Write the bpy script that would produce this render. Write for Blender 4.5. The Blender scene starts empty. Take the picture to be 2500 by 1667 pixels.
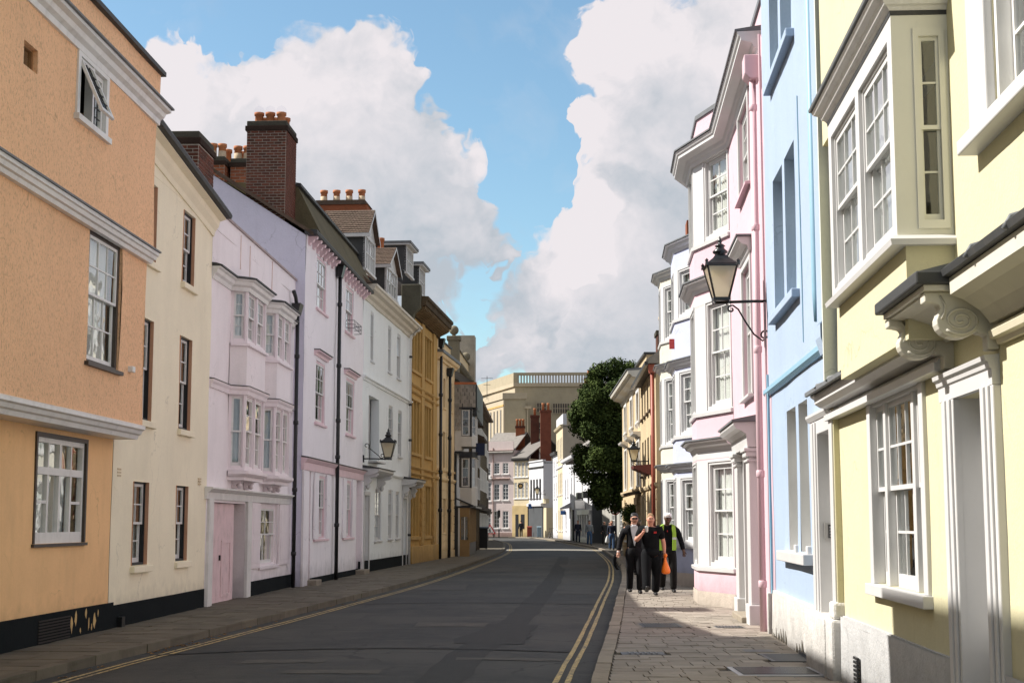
import bpy, bmesh, math, random
from mathutils import Vector, Matrix
import numpy as np
rnd = random.Random(7)
R = math.radians
C = bpy.context.scene.collection
SC = bpy.context.scene

# ---------------------------------------------------------------- camera, sky, sun, exposure
EYE = 1.72
cam_d = bpy.data.cameras.new('camera'); cam = bpy.data.objects.new('camera', cam_d); C.objects.link(cam)
cam_d.sensor_width = 36; cam_d.lens = 52.04; cam_d.clip_end = 3000; cam_d.clip_start = 0.1
cam.location = (0, 0, EYE); cam.rotation_euler = (math.pi/2 + math.atan(442/3614), 0, 0)
SC.camera = cam
SUN_EL, SUN_AZ = 43.0, 9.0          # elevation; degrees the sun stands beyond square to the street, on the left
SKY_STRENGTH, SUN_STRENGTH, EXPOSURE = 0.085, 4.3, 1.0
sv = Vector((-math.cos(R(SUN_AZ))*math.cos(R(SUN_EL)), math.sin(R(SUN_AZ))*math.cos(R(SUN_EL)), math.sin(R(SUN_EL))))
sun_d = bpy.data.lights.new('sun', 'SUN'); sun = bpy.data.objects.new('sun', sun_d); C.objects.link(sun)
sun_d.energy = SUN_STRENGTH; sun_d.angle = R(0.55); sun_d.color = (1, .955, .885)
sun.rotation_euler = sv.to_track_quat('Z', 'Y').to_euler(); sun.location = sv*60
vs = SC.view_settings
SC.display_settings.display_device = 'sRGB'
vs.view_transform = 'Standard'; vs.look = 'None'; vs.gamma = 1; vs.use_curve_mapping = False; vs.exposure = EXPOSURE
SC.cycles.max_bounces = 8; SC.cycles.transparent_max_bounces = 16
SC.cycles.use_denoising = True

def pdir(az, el):          # direction of a spot in the sky: degrees right of due ahead, degrees above the horizon
    return Vector((math.sin(R(az))*math.cos(R(el)), math.cos(R(az))*math.cos(R(el)), math.sin(R(el))))

def make_world():
    w = bpy.data.worlds.new('World'); SC.world = w; w.use_nodes = True
    nt = w.node_tree; N = nt.nodes; Lk = nt.links; N.clear()
    def nd(t, **k):
        n = N.new(t)
        for a, b in k.items(): setattr(n, a, b)
        return n
    def m(op, a, b=None, c=None, clamp=False):
        n = nd('ShaderNodeMath', operation=op, use_clamp=clamp)
        for i, q in enumerate((a, b, c)):
            if q is None: continue
            if isinstance(q, (int, float)): n.inputs[i].default_value = q
            else: Lk.new(q, n.inputs[i])
        return n.outputs[0]
    sky = nd('ShaderNodeTexSky', sky_type='NISHITA', sun_disc=False)
    sky.sun_elevation = R(SUN_EL); sky.sun_rotation = math.atan2(sv.x, sv.y)
    sky.air_density = 1.0; sky.dust_density = 0.6; sky.ozone_density = 1.6
    tc = nd('ShaderNodeTexCoord'); D = tc.outputs['Generated']
    def noise(vec, scale, detail, rough, dist=0.0):
        n = nd('ShaderNodeTexNoise'); n.inputs['Scale'].default_value = scale; n.inputs['Detail'].default_value = detail
        n.inputs['Roughness'].default_value = rough; n.inputs['Distortion'].default_value = dist
        Lk.new(vec, n.inputs['Vector']); return n.outputs['Fac']
    def vadd(a, b, sc=None):
        n = nd('ShaderNodeVectorMath', operation='ADD'); Lk.new(a, n.inputs[0])
        if isinstance(b, tuple): n.inputs[1].default_value = b
        else: Lk.new(b, n.inputs[1])
        return n.outputs[0]
    def warp(vec, scale, amount):            # push the lookup about, so that no outline stays round
        n = nd('ShaderNodeTexNoise'); n.inputs['Scale'].default_value = scale; n.inputs['Detail'].default_value = 4; n.inputs['Roughness'].default_value = .6; Lk.new(vec, n.inputs['Vector'])
        q = nd('ShaderNodeVectorMath', operation='SUBTRACT'); Lk.new(n.outputs['Color'], q.inputs[0]); q.inputs[1].default_value = (.5, .5, .5)
        r = nd('ShaderNodeVectorMath', operation='SCALE'); Lk.new(q.outputs[0], r.inputs[0]); r.inputs['Scale'].default_value = amount
        nn = nd('ShaderNodeVectorMath', operation='NORMALIZE'); Lk.new(vadd(vec, r.outputs[0]), nn.inputs[0]); return nn.outputs[0]
    def caps(V, lst):
        acc = None
        for (x, y, r) in lst:
            c = pdir(x, y); ct = math.cos(R(r))
            dt = nd('ShaderNodeVectorMath', operation='DOT_PRODUCT'); Lk.new(V, dt.inputs[0]); dt.inputs[1].default_value = c
            v = m('MULTIPLY', m('SUBTRACT', dt.outputs['Value'], ct), 1/(1-ct))
            acc = v if acc is None else m('MAXIMUM', acc, v)
        return acc
    CLOUD = [(-14.25, 12.53, 6.74), (-9.5, 14.22, 5.06), (-6.14, 16.14, 3.37), (-5.08, 13.03, 4.04), (-3.36, 12.23, 2.78), (-1.73, 10.74, 1.77), (-8.09, 10.64, 7.08), (-0.44, 9.9, 0.76), (7.85, 17.42, 4.0), (5.5, 19.26, 2.53), (6.47, 14.51, 3.12), (10.99, 14.81, 7.08), (5.18, 10.03, 4.04), (2.8, 9.39, 2.36), (1.94, 7.37, 2.95), (5.48, 6.34, 5.06), (8.85, 8.29, 6.74), (-0.61, 6.45, 1.18), (3.86, 14.55, 1.52), (-23.84, 10.77, 8.43), (23.32, 15.42, 11.8)]
    CLEAR = [(-1.84, 17.53, 2.53), (0.07, 14.58, 1.69), (1.1, 12.75, 1.1), (-17.41, 20.03, 4.04), (-11.64, 19.42, 1.43), (-1.55, 7.8, 0.84), (-2.02, 19.63, 2.86), (-3.1, 23.86, 5.56), (2.13, 13.41, 1.18)]
    def density(vec):
        w1 = warp(warp(vec, 9.0, .16), 32.0, .05)
        cl = m('MAXIMUM', caps(w1, CLOUD), -1.2); cr = m('MAXIMUM', m('MULTIPLY', caps(w1, CLEAR), 1.3), 0.0)
        dv = nd('ShaderNodeVectorMath', operation='DOT_PRODUCT'); Lk.new(vec, dv.inputs[0]); dv.inputs[1].default_value = pdir(0, 11.7)
        away = nd('ShaderNodeMapRange', interpolation_type='SMOOTHSTEP'); Lk.new(dv.outputs['Value'], away.inputs[0])     # outside the view, broken cloud made thicker to add fill light
        away.inputs[1].default_value = .93; away.inputs[2].default_value = .80; away.inputs[3].default_value = -3; away.inputs[4].default_value = 0
        glob = m('ADD', m('MULTIPLY', m('SUBTRACT', noise(vec, 2.2, 3, .5), .37), 4.5), away.outputs[0])
        f = m('ADD', m('MULTIPLY', m('SUBTRACT', noise(vec, 15.0, 8, .58, .2), .5), .8), m('MULTIPLY', m('SUBTRACT', noise(vec, 55.0, 6, .6, .2), .5), .5))
        return m('ADD', m('SUBTRACT', m('MAXIMUM', cl, glob), cr), f)
    dens = density(D)
    soft = m('MULTIPLY', m('SUBTRACT', noise(D, 7.0, 3, .5), .36), 1.9, clamp=True)      # some edges crisp, some frayed
    al = nd('ShaderNodeMapRange', interpolation_type='SMOOTHSTEP'); Lk.new(dens, al.inputs[0])
    al.inputs[1].default_value = -.10; Lk.new(m('ADD', m('MULTIPLY', soft, .75), .16), al.inputs[2])
    # lit from the sun's side: how much cloud lies a step towards the sun
    d1 = density(vadd(D, (-.030, .0, .046))); 
    g1 = m('MULTIPLY', m('SUBTRACT', m('MINIMUM', dens, 1.0), m('MINIMUM', d1, 1.0)), .46)
    fine = m('MULTIPLY', m('SUBTRACT', noise(D, 24.0, 7, .6, .3), .5), 1.5)
    broad = m('MULTIPLY', m('SUBTRACT', noise(D, 6.0, 4, .5), .5), -1.7)
    sz = nd('ShaderNodeSeparateXYZ'); Lk.new(D, sz.inputs[0]); low = nd('ShaderNodeMapRange', interpolation_type='SMOOTHSTEP'); Lk.new(sz.outputs[2], low.inputs[0])
    low.inputs[1].default_value = .10; low.inputs[2].default_value = .27; low.inputs[3].default_value = -.22; low.inputs[4].default_value = .06      # shaded bases, sunlit tops
    sh = m('ADD', m('ADD', m('ADD', g1, low.outputs[0]), m('ADD', fine, broad)), .36, clamp=True)
    ramp = nd('ShaderNodeMix', data_type='RGBA'); Lk.new(sh, ramp.inputs['Factor'])
    k = 1/(SKY_STRENGTH*2**EXPOSURE)
    ramp.inputs['A'].default_value = (.50*k, .55*k, .61*k, 1); ramp.inputs['B'].default_value = (.86*k, .815*k, .84*k, 1)
    # the clear sky: the Nishita sky, a little paler towards the horizon as its own dust makes it
    mul = nd('ShaderNodeMix', data_type='RGBA', blend_type='MULTIPLY'); mul.inputs['Factor'].default_value = 1
    Lk.new(sky.outputs[0], mul.inputs['A']); mul.inputs['B'].default_value = (SKY_MUL[0], SKY_MUL[1], SKY_MUL[2], 1)
    mix = nd('ShaderNodeMix', data_type='RGBA'); thin = m('MULTIPLY', m('MULTIPLY', m('SUBTRACT', noise(warp(D, 6.0, .12), 9.0, 6, .6), .50), 2.2, clamp=True), .55); Lk.new(m('MAXIMUM', al.outputs[0], thin), mix.inputs['Factor'])
    Lk.new(mul.outputs['Result'], mix.inputs['A']); Lk.new(ramp.outputs['Result'], mix.inputs['B'])
    bg = nd('ShaderNodeBackground'); bg.inputs['Strength'].default_value = SKY_STRENGTH; Lk.new(mix.outputs['Result'], bg.inputs['Color'])
    out = nd('ShaderNodeOutputWorld'); Lk.new(bg.outputs[0], out.inputs[0])
SKY_MUL = (.90, 1.03, .97)
make_world()

# ---------------------------------------------------------------- materials
def srgb(r, g, b):
    def f(c):
        c /= 255.; return c/12.92 if c <= .04045 else ((c+.055)/1.055)**2.4
    return (f(r), f(g), f(b))
MATS = {}
class NT:
    def __init__(s, name):
        s.m = bpy.data.materials.new(name); s.m.use_nodes = True; s.nt = s.m.node_tree; s.nt.nodes.clear()
        s.out = s.n('ShaderNodeOutputMaterial'); s.b = s.n('ShaderNodeBsdfPrincipled'); s.nt.links.new(s.b.outputs[0], s.out.inputs[0])
        s.pos = s.n('ShaderNodeNewGeometry').outputs['Position']
    def n(s, t, **k):
        n = s.nt.nodes.new(t)
        for a, b in k.items(): setattr(n, a, b)
        return n
    def l(s, a, b): s.nt.links.new(a, b)
    def math(s, op, a, b=None, clamp=False):
        n = s.n('ShaderNodeMath', operation=op, use_clamp=clamp)
        for i, q in enumerate((a, b)):
            if q is None: continue
            if isinstance(q, (int, float)): n.inputs[i].default_value = q
            else: s.l(q, n.inputs[i])
        return n.outputs[0]
    def mapv(s, sc, src=None):
        n = s.n('ShaderNodeMapping'); n.inputs['Scale'].default_value = sc; s.l(src or s.pos, n.inputs['Vector']); return n.outputs[0]
    def noise(s, scale, detail=4, rough=.55, vec=None):
        n = s.n('ShaderNodeTexNoise'); n.inputs['Scale'].default_value = scale; n.inputs['Detail'].default_value = detail; n.inputs['Roughness'].default_value = rough
        s.l(vec or s.pos, n.inputs['Vector']); return n.outputs['Fac']
    def rng(s, v, a, b, c, d):
        n = s.n('ShaderNodeMapRange'); s.l(v, n.inputs[0])
        for i, q in enumerate((a, b, c, d)): n.inputs[i+1].default_value = q
        return n.outputs[0]
    def mix(s, f, a, b, blend='MIX'):
        n = s.n('ShaderNodeMix', data_type='RGBA', blend_type=blend)
        for k, q in (('Factor', f), ('A', a), ('B', b)):
            if isinstance(q, (int, float)): n.inputs[k].default_value = q
            elif isinstance(q, (tuple, list)): n.inputs[k].default_value = (q[0], q[1], q[2], 1)
            else: s.l(q, n.inputs[k])
        return n.outputs['Result']
    def bump(s, h, strength, dist=.01, prev=None):
        n = s.n('ShaderNodeBump'); n.inputs['Strength'].default_value = strength; n.inputs['Distance'].default_value = dist; s.l(h, n.inputs['Height'])
        if prev is not None: s.l(prev, n.inputs['Normal'])
        return n.outputs[0]
    def col(s, c):
        if isinstance(c, (tuple, list)): s.b.inputs['Base Color'].default_value = (c[0], c[1], c[2], 1)
        else: s.l(c, s.b.inputs['Base Color'])
def scaled(c, k): return (min(1, c[0]*k), min(1, c[1]*k), min(1, c[2]*k))
def stucco(name, c, bump=.35, fine=70., var=.10, streak=.10, speck=0.0, rough=.85, dirt=None, stain=.0):
    if name in MATS: return MATS[name]
    g = NT(name)
    big = g.noise(.8, 6, .62); st = g.noise(1.0, 5, .65, g.mapv((2.2, 2.2, .5))); fn = g.noise(fine, 3); md = g.noise(9, 3)
    sk = g.noise(1.0, 5, .7, g.mapv((7, 7, .28)))
    f = g.math('ADD', g.rng(big, .3, .7, 1-var, 1+var*.4), g.rng(st, .45, .75, 0, -streak*.6))
    c2 = g.mix(1.0, c, g.mix(f, (0, 0, 0), (1, 1, 1)), 'MULTIPLY')
    g_c = c2
    if speck:
        sp = g.noise(34, 2, .7, g.mapv((1, 1, .55))); g_c = g.mix(g.rng(sp, .53, .64, 0, speck), g_c, scaled(c, .45))
    if stain:
        sn = g.noise(1.3, 5, .65, g.mapv((1, 1, .5))); g_c = g.mix(g.rng(sn, .56, .75, 0, stain), g_c, scaled((.32, .27, .2), .8))
    if streak: g_c = g.mix(g.math('MULTIPLY', g.rng(sk, .58, .72, 0, .22), g.rng(md, .40, .62, 0, 1)), g_c, scaled(c, .55))
    # grime thrown up from the pavement, uneven
    pt = g.noise(.9, 2, .4, g.mapv((1, 1, 1.6))); g_c = g.mix(g.rng(pt, .60, .615, 0, .07 if max(c) > .15 else 0), g_c, scaled(c, .72))
    gn = g.noise(26, 4, .7); g_c = g.mix(g.rng(gn, .35, .68, .0, .13), g_c, scaled(c, .6))
    vo = g.n('ShaderNodeTexVoronoi', feature='DISTANCE_TO_EDGE'); vo.inputs['Scale'].default_value = .55
    wv = g.n('ShaderNodeVectorMath', operation='ADD'); wn = g.n('ShaderNodeTexNoise'); wn.inputs['Scale'].default_value = 1.6; wn.inputs['Detail'].default_value = 6; g.l(g.pos, wn.inputs['Vector']); g.l(g.pos, wv.inputs[0]); g.l(wn.outputs['Color'], wv.inputs[1]); g.l(wv.outputs[0], vo.inputs['Vector'])
    ck = g.math('MULTIPLY', g.rng(vo.outputs['Distance'], .0015, .008, 1, 0), g.rng(big, .50, .60, 0, .38)); g_c = g.mix(ck, g_c, scaled(c, .35))
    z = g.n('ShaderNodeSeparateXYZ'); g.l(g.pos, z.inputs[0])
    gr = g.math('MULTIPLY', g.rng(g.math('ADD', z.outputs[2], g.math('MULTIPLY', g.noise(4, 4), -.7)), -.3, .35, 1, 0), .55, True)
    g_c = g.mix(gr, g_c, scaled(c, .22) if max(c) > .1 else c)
    g.col(g_c); g.b.inputs['Roughness'].default_value = rough; g.b.inputs['Specular IOR Level'].default_value = .25 if max(c) > .05 else .08
    h = g.math('ADD', g.math('MULTIPLY', fn, .6), g.math('ADD', md, gn))
    g.l(g.bump(h, bump, .012), g.b.inputs['Normal'])
    MATS[name] = g.m; return g.m
def paint(name, c, rough=.45, var=.06, dirt=.0, bump=.08, spec=.4, metal=0.0):
    if name in MATS: return MATS[name]
    g = NT(name); a = g.noise(3.0, 5, .6); f = g.rng(a, .3, .7, 1-var, 1.0)
    cc = g.mix(1.0, c, g.mix(f, (0, 0, 0), (1, 1, 1)), 'MULTIPLY')
    if dirt:
        d = g.noise(5, 6, .7, g.mapv((1, 1, .6))); cc = g.mix(g.rng(d, .5, .72, 0, dirt), cc, (.16, .14, .11))
    g.col(cc); g.b.inputs['Roughness'].default_value = rough; g.b.inputs['Specular IOR Level'].default_value = spec; g.b.inputs['Metallic'].default_value = metal
    g.l(g.bump(g.noise(26, 3), bump, .006), g.b.inputs['Normal'])
    MATS[name] = g.m; return g.m
def varied(name, c1, c2, rough=.85, bump=.5, scale=18., moss=0.0, spec=.25):      # every piece of its own shade
    if name in MATS: return MATS[name]
    g = NT(name); oi = g.n('ShaderNodeObjectInfo').outputs['Random']
    a = g.noise(scale, 5, .65); b = g.noise(2.2, 4)
    t = g.math('ADD', g.math('MULTIPLY', oi, .65), g.math('MULTIPLY', a, .45), True)
    cc = g.mix(t, c1, c2)
    cc = g.mix(g.rng(b, .45, .7, 0, .35), cc, scaled(c1, .55))
    if moss: cc = g.mix(g.rng(g.noise(7, 5, .7), .52, .68, 0, moss), cc, (.05, .06, .025))
    g.col(cc); g.b.inputs['Roughness'].default_value = rough; g.b.inputs['Specular IOR Level'].default_value = spec
    g.l(g.bump(g.math('ADD', g.noise(60, 3), a), bump, .008), g.b.inputs['Normal'])
    MATS[name] = g.m; return g.m
def glass_mat(name, tint=(.955, .975, .97), refl=1.0):
    if name in MATS: return MATS[name]
    m = bpy.data.materials.new(name); m.use_nodes = True; nt = m.node_tree; nt.nodes.clear()
    o = nt.nodes.new('ShaderNodeOutputMaterial'); mx = nt.nodes.new('ShaderNodeMixShader'); tr = nt.nodes.new('ShaderNodeBsdfTransparent'); gl = nt.nodes.new('ShaderNodeBsdfGlossy')
    fr = nt.nodes.new('ShaderNodeFresnel'); fr.inputs['IOR'].default_value = 1.52
    mm = nt.nodes.new('ShaderNodeMath'); mm.operation = 'MULTIPLY_ADD'; mm.inputs[1].default_value = 2.0*refl; mm.inputs[2].default_value = .015; mm.use_clamp = True
    tr.inputs['Color'].default_value = (*tint, 1); gl.inputs['Roughness'].default_value = .015; gl.inputs['Color'].default_value = (.95, .97, .97, 1)
    # old glass: faintly rippled
    no = nt.nodes.new('ShaderNodeTexNoise'); no.inputs['Scale'].default_value = 3.2; no.inputs['Detail'].default_value = 1
    ge = nt.nodes.new('ShaderNodeNewGeometry'); nt.links.new(ge.outputs['Position'], no.inputs['Vector'])
    bu = nt.nodes.new('ShaderNodeBump'); bu.inputs['Strength'].default_value = .25; bu.inputs['Distance'].default_value = .012; nt.links.new(no.outputs['Fac'], bu.inputs['Height'])
    nt.links.new(bu.outputs[0], gl.inputs['Normal'])
    nt.links.new(fr.outputs[0], mm.inputs[0]); fb = nt.nodes.new('ShaderNodeMath'); fb.operation = 'SUBTRACT'; fb.inputs[0].default_value = 1; nt.links.new(ge.outputs['Backfacing'], fb.inputs[1]); ff = nt.nodes.new('ShaderNodeMath'); ff.operation = 'MULTIPLY'; nt.links.new(mm.outputs[0], ff.inputs[0]); nt.links.new(fb.outputs[0], ff.inputs[1]); nt.links.new(ff.outputs[0], mx.inputs[0]); nt.links.new(tr.outputs[0], mx.inputs[1]); nt.links.new(gl.outputs[0], mx.inputs[2]); nt.links.new(mx.outputs[0], o.inputs[0])
    MATS[name] = m; return m
GLASS = glass_mat('window_glass')
WHITE = paint('white_paint', (.76, .75, .73), .4, .10, .22)
WHITEC = paint('clean_white_paint', (.58, .575, .57), .4, .05, .04)
BLACK = paint('black_paint', (.018, .018, .02), .35, .2)
DARKTRIM = paint('dark_brown_paint', (.06, .047, .036), .5, .2)
LEAD = paint('lead_sheet', (.16, .17, .18), .55, .3, .3, .2)
DLEAD = paint('dark_lead', (.045, .047, .048), .6, .3, .2, .2)
PLINTH = stucco('dark_plinth_paint', (.011, .014, .0155), .4, 50, .3, .0, 0, .95)
CURT = paint('sheer_curtain', (.78, .76, .72), .95, .1)
CURTD = paint('grey_curtain', (.50, .49, .47), .95, .2)
CURTY = paint('cream_curtain', (.72, .62, .40), .95, .1)
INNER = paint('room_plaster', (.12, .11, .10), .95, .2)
BRICK = varied('brick_red', (.20, .065, .035), (.33, .11, .05), .9, .5, 30, .25)
BRICKD = varied('brick_sooty', (.035, .022, .018), (.19, .060, .036), .9, .5, 30, .3)
MORTAR = stucco('mortar', (.50, .46, .40), .5, 60, .3, 0, 0, .95)
POT = varied('terracotta_pot', (.36, .12, .05), (.48, .20, .09), .8, .3, 9, .15)
POTC = varied('buff_pot', (.45, .34, .22), (.55, .43, .30), .8, .3, 9, .3)
TILE = varied('clay_tile', (.05, .036, .028), (.17, .115, .085), .9, .6, 12, .35)
SLATE = varied('stone_slate', (.22, .20, .18), (.38, .345, .31), .85, .5, 10, .25)
RSLATE = varied('roof_slate', (.15, .14, .13), (.24, .22, .20), .8, .5, 5, .2)
IRON = paint('black_iron', (.012, .013, .014), .3, .2, 0, .1, .5)
# ---------------------------------------------------------------- geometry helpers
class Frame:                                   # a vertical plane of a house: t along it, q out of it
    def __init__(s, s0=0, o0=0, s1=1, o1=0):
        L = math.hypot(s1-s0, o1-o0); s.s0, s.o0, s.L = s0, o0, L; s.ds, s.do = (s1-s0)/L, (o1-o0)/L
    def p(s, t, q): return (s.s0+t*s.ds-q*s.do, s.o0+t*s.do+q*s.ds)
    def ang(s): return math.atan2(s.do, s.ds)
FLAT = Frame()
class MB:
    sg = 1                                     # +1: street lies to +y of the facade line, -1: to -y
    def __init__(s, fr=FLAT): s.v = []; s.f = []; s.fr = fr
    def P(s, t, q, z):
        a, b = s.fr.p(t, q); s.v.append((a, b*MB.sg, z)); return len(s.v)-1
    def quad(s, *pts): s.f.append([s.P(*p) for p in pts]); return s
    def box(s, t0, t1, q0, q1, z0, z1):
        i = [s.P(t, q, z) for z in (z0, z1) for (t, q) in ((t0, q0), (t1, q0), (t1, q1), (t0, q1))]
        for f in ((0, 1, 2, 3), (4, 7, 6, 5), (0, 4, 5, 1), (1, 5, 6, 2), (2, 6, 7, 3), (3, 7, 4, 0)): s.f.append([i[k] for k in f])
        return s
    def prism(s, poly, t0, t1):                # polygon in (q, z), run along t
        n = len(poly); a = [s.P(t0, q, z) for q, z in poly]; b = [s.P(t1, q, z) for q, z in poly]
        s.f.append(a[::-1]); s.f.append(b)
        for i in range(n): s.f.append([a[i], a[(i+1) % n], b[(i+1) % n], b[i]])
        return s
    def plate(s, poly, q0, q1):                # polygon in (t, z), thick along q
        n = len(poly); a = [s.P(t, q0, z) for t, z in poly]; b = [s.P(t, q1, z) for t, z in poly]
        s.f.append(a[::-1]); s.f.append(b)
        for i in range(n): s.f.append([a[i], a[(i+1) % n], b[(i+1) % n], b[i]])
        return s
    def slab(s, poly, z0, z1):                 # polygon in (t, q), thick along z
        n = len(poly); a = [s.P(t, q, z0) for t, q in poly]; b = [s.P(t, q, z1) for t, q in poly]
        s.f.append(a[::-1]); s.f.append(b)
        for i in range(n): s.f.append([a[i], a[(i+1) % n], b[(i+1) % n], b[i]])
        return s
    def sweep(s, path, prof, caps=True, dz=None):       # profile (q, z) swept along path of (t, q), mitred
        n = len(path); rows = []
        dirs = []
        for i in range(n-1):
            dx, dy = path[i+1][0]-path[i][0], path[i+1][1]-path[i][1]; L = math.hypot(dx, dy); dirs.append((dx/L, dy/L))
        for i in range(n):
            if i == 0: nx, ny = -dirs[0][1], dirs[0][0]
            elif i == n-1: nx, ny = -dirs[-1][1], dirs[-1][0]
            else:
                a, b = dirs[i-1], dirs[i]; mx, my = -(a[1]+b[1]), a[0]+b[0]; L = math.hypot(mx, my); mx, my = mx/L, my/L
                k = 1/max(.35, mx*(-a[1])+my*a[0]); nx, ny = mx*k, my*k
            rows.append([s.P(path[i][0]+nx*q, path[i][1]+ny*q, z+(dz[i] if dz else 0)) for q, z in prof])
        m = len(prof)
        for i in range(n-1):
            for j in range(m): s.f.append([rows[i][j], rows[i+1][j], rows[i+1][(j+1) % m], rows[i][(j+1) % m]])
        if caps: s.f.append(rows[0][:]); s.f.append(rows[-1][::-1])
        return s
    def tube(s, pts, r, n=8, cap=True):        # pts (t, q, z)
        w = [Vector((*s.fr.p(p[0], p[1]), p[2])) for p in pts]; rows = []
        rr = r if isinstance(r, (list, tuple)) else [r]*len(w)
        for i, p in enumerate(w):
            d = (w[min(i+1, len(w)-1)]-w[max(i-1, 0)]).normalized()
            up = Vector((0, 0, 1)) if abs(d.z) < .9 else Vector((1, 0, 0))
            a = d.cross(up).normalized(); b = d.cross(a)
            row = []
            for k in range(n):
                th = 2*math.pi*k/n; q = p+a*(rr[i]*math.cos(th))+b*(rr[i]*math.sin(th)); s.v.append((q.x, q.y*MB.sg, q.z)); row.append(len(s.v)-1)
            rows.append(row)
        for i in range(len(rows)-1):
            for k in range(n): s.f.append([rows[i][k], rows[i][(k+1) % n], rows[i+1][(k+1) % n], rows[i+1][k]])
        if cap: s.f.append(rows[0][::-1]); s.f.append(rows[-1])
        return s
    def lathe(s, c, prof, n=16, sq=False):     # profile (r, z) turned about the upright through c=(t, q)
        rows = []; cx, cy = s.fr.p(*c)
        for r, z in prof:
            row = []
            for k in range(n):
                th = 2*math.pi*(k+.5)/n; s.v.append((cx+r*math.cos(th), (cy+r*math.sin(th))*MB.sg, z)); row.append(len(s.v)-1)
            rows.append(row)
        for i in range(len(rows)-1):
            for k in range(n): s.f.append([rows[i][k], rows[i][(k+1) % n], rows[i+1][(k+1) % n], rows[i+1][k]])
        s.f.append(rows[0][::-1]); s.f.append(rows[-1]); return s
    def build(s, name, mat, parent=None, smooth=False, kind=None, bevel=0):
        me = bpy.data.meshes.new(name); me.from_pydata(s.v, [], s.f); me.update()
        bm = bmesh.new(); bm.from_mesh(me); bmesh.ops.recalc_face_normals(bm, faces=bm.faces[:]); bm.to_mesh(me); bm.free()
        me.materials.append(mat)
        if smooth:
            for p in me.polygons: p.use_smooth = True
        o = bpy.data.objects.new(name, me); C.objects.link(o)
        if parent is not None: o.parent = parent
        if kind: o['kind'] = kind
        if bevel:
            b = o.modifiers.new('edge', 'BEVEL'); b.width = bevel; b.segments = 2; b.limit_method = 'ANGLE'; b.angle_limit = R(40)
        return o
UNIT = {}
def unit_mesh(name, mat):
    k = (name, mat.name)
    if k not in UNIT:
        me = bpy.data.meshes.new(name); h = .5
        v = [(x, y, z) for z in (-h, h) for (x, y) in ((-h, -h), (h, -h), (h, h), (-h, h))]
        me.from_pydata(v, [], [(3, 2, 1, 0), (4, 5, 6, 7), (0, 1, 5, 4), (1, 2, 6, 5), (2, 3, 7, 6), (3, 0, 4, 7)]); me.update(); me.materials.append(mat)
        UNIT[k] = me
    return UNIT[k]
def piece(name, mat, parent, c, size, fr=FLAT, tilt=(0, 0, 0)):       # one block: centre (t, q, z), size (along t, along q, z)
    o = bpy.data.objects.new(name, unit_mesh(name, mat)); C.objects.link(o); o.parent = parent
    a, b = fr.p(c[0], c[1]); o.location = (a, b*MB.sg, c[2]); o.scale = size; o.rotation_euler = (tilt[0], tilt[1], fr.ang()*MB.sg+tilt[2]); return o
def tag(o, label=None, cat=None, group=None, kind=None):
    if label: o['label'] = label
    if cat: o['category'] = cat
    if group: o['group'] = group
    if kind: o['kind'] = kind
    return o
def empty(name, loc, rz, label, cat, group=None):
    o = bpy.data.objects.new(name, None); C.objects.link(o); o.location = loc; o.rotation_euler = (0, 0, rz); o.empty_display_size = .2
    return tag(o, label, cat, group)
def wob(t, z, k=1.0): return k*(.006*math.sin(1.7*t+.6*z+1)+.005*math.sin(.9*t-1.9*z)+.004*math.sin(3.1*t+2.3*z+.5))
def wall(mb, t0, t1, z0, z1, holes=(), rv=.16, q=0.0, k=1.0, cell=.7, reveal=True):
    ts = {t0, t1}; zs = {z0, z1}
    for h in holes: ts |= {max(t0, h[0]), min(t1, h[1])}; zs |= {max(z0, h[2]), min(z1, h[3])}
    def fill(a):
        a = sorted(a); o = []
        for i in range(len(a)-1):
            n = max(1, int(math.ceil((a[i+1]-a[i])/cell)))
            o += [a[i]+(a[i+1]-a[i])*j/n for j in range(n)]
        return o+[a[-1]]
    T, Z = fill(ts), fill(zs)
    idx = {}
    def P(i, j):
        if (i, j) not in idx: idx[(i, j)] = mb.P(T[i], q+wob(T[i], Z[j], k), Z[j])
        return idx[(i, j)]
    for i in range(len(T)-1):
        for j in range(len(Z)-1):
            ct, cz = (T[i]+T[i+1])/2, (Z[j]+Z[j+1])/2
            if any(h[0] < ct < h[1] and h[2] < cz < h[3] for h in holes): continue
            mb.f.append([P(i, j), P(i+1, j), P(i+1, j+1), P(i, j+1)])
    if reveal:
        for h in holes:
            r = h[4] if len(h) > 4 else rv
            c = [(h[0], h[2]), (h[1], h[2]), (h[1], h[3]), (h[0], h[3])]
            for a in range(4):
                (ta, za), (tb, zb) = c[a], c[(a+1) % 4]
                mb.quad((ta, q+wob(ta, za, k), za), (tb, q+wob(tb, zb, k), zb), (tb, q-r, zb), (ta, q-r, za))
    return mb
def curtain(parent, fr, t0, t1, z0, z1, q, mat, amp=.025):
    mb = MB(fr); n = max(6, int((t1-t0)/.03)); rows = []
    for z in (z0, z1):
        rows.append([mb.P(t0+(t1-t0)*i/n, q+amp*math.sin(i*1.9+.6*math.sin(i*.7)), z) for i in range(n+1)])
    for i in range(n): mb.f.append([rows[0][i], rows[0][i+1], rows[1][i+1], rows[1][i]])
    return mb.build('curtain', mat, parent, True)
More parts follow.
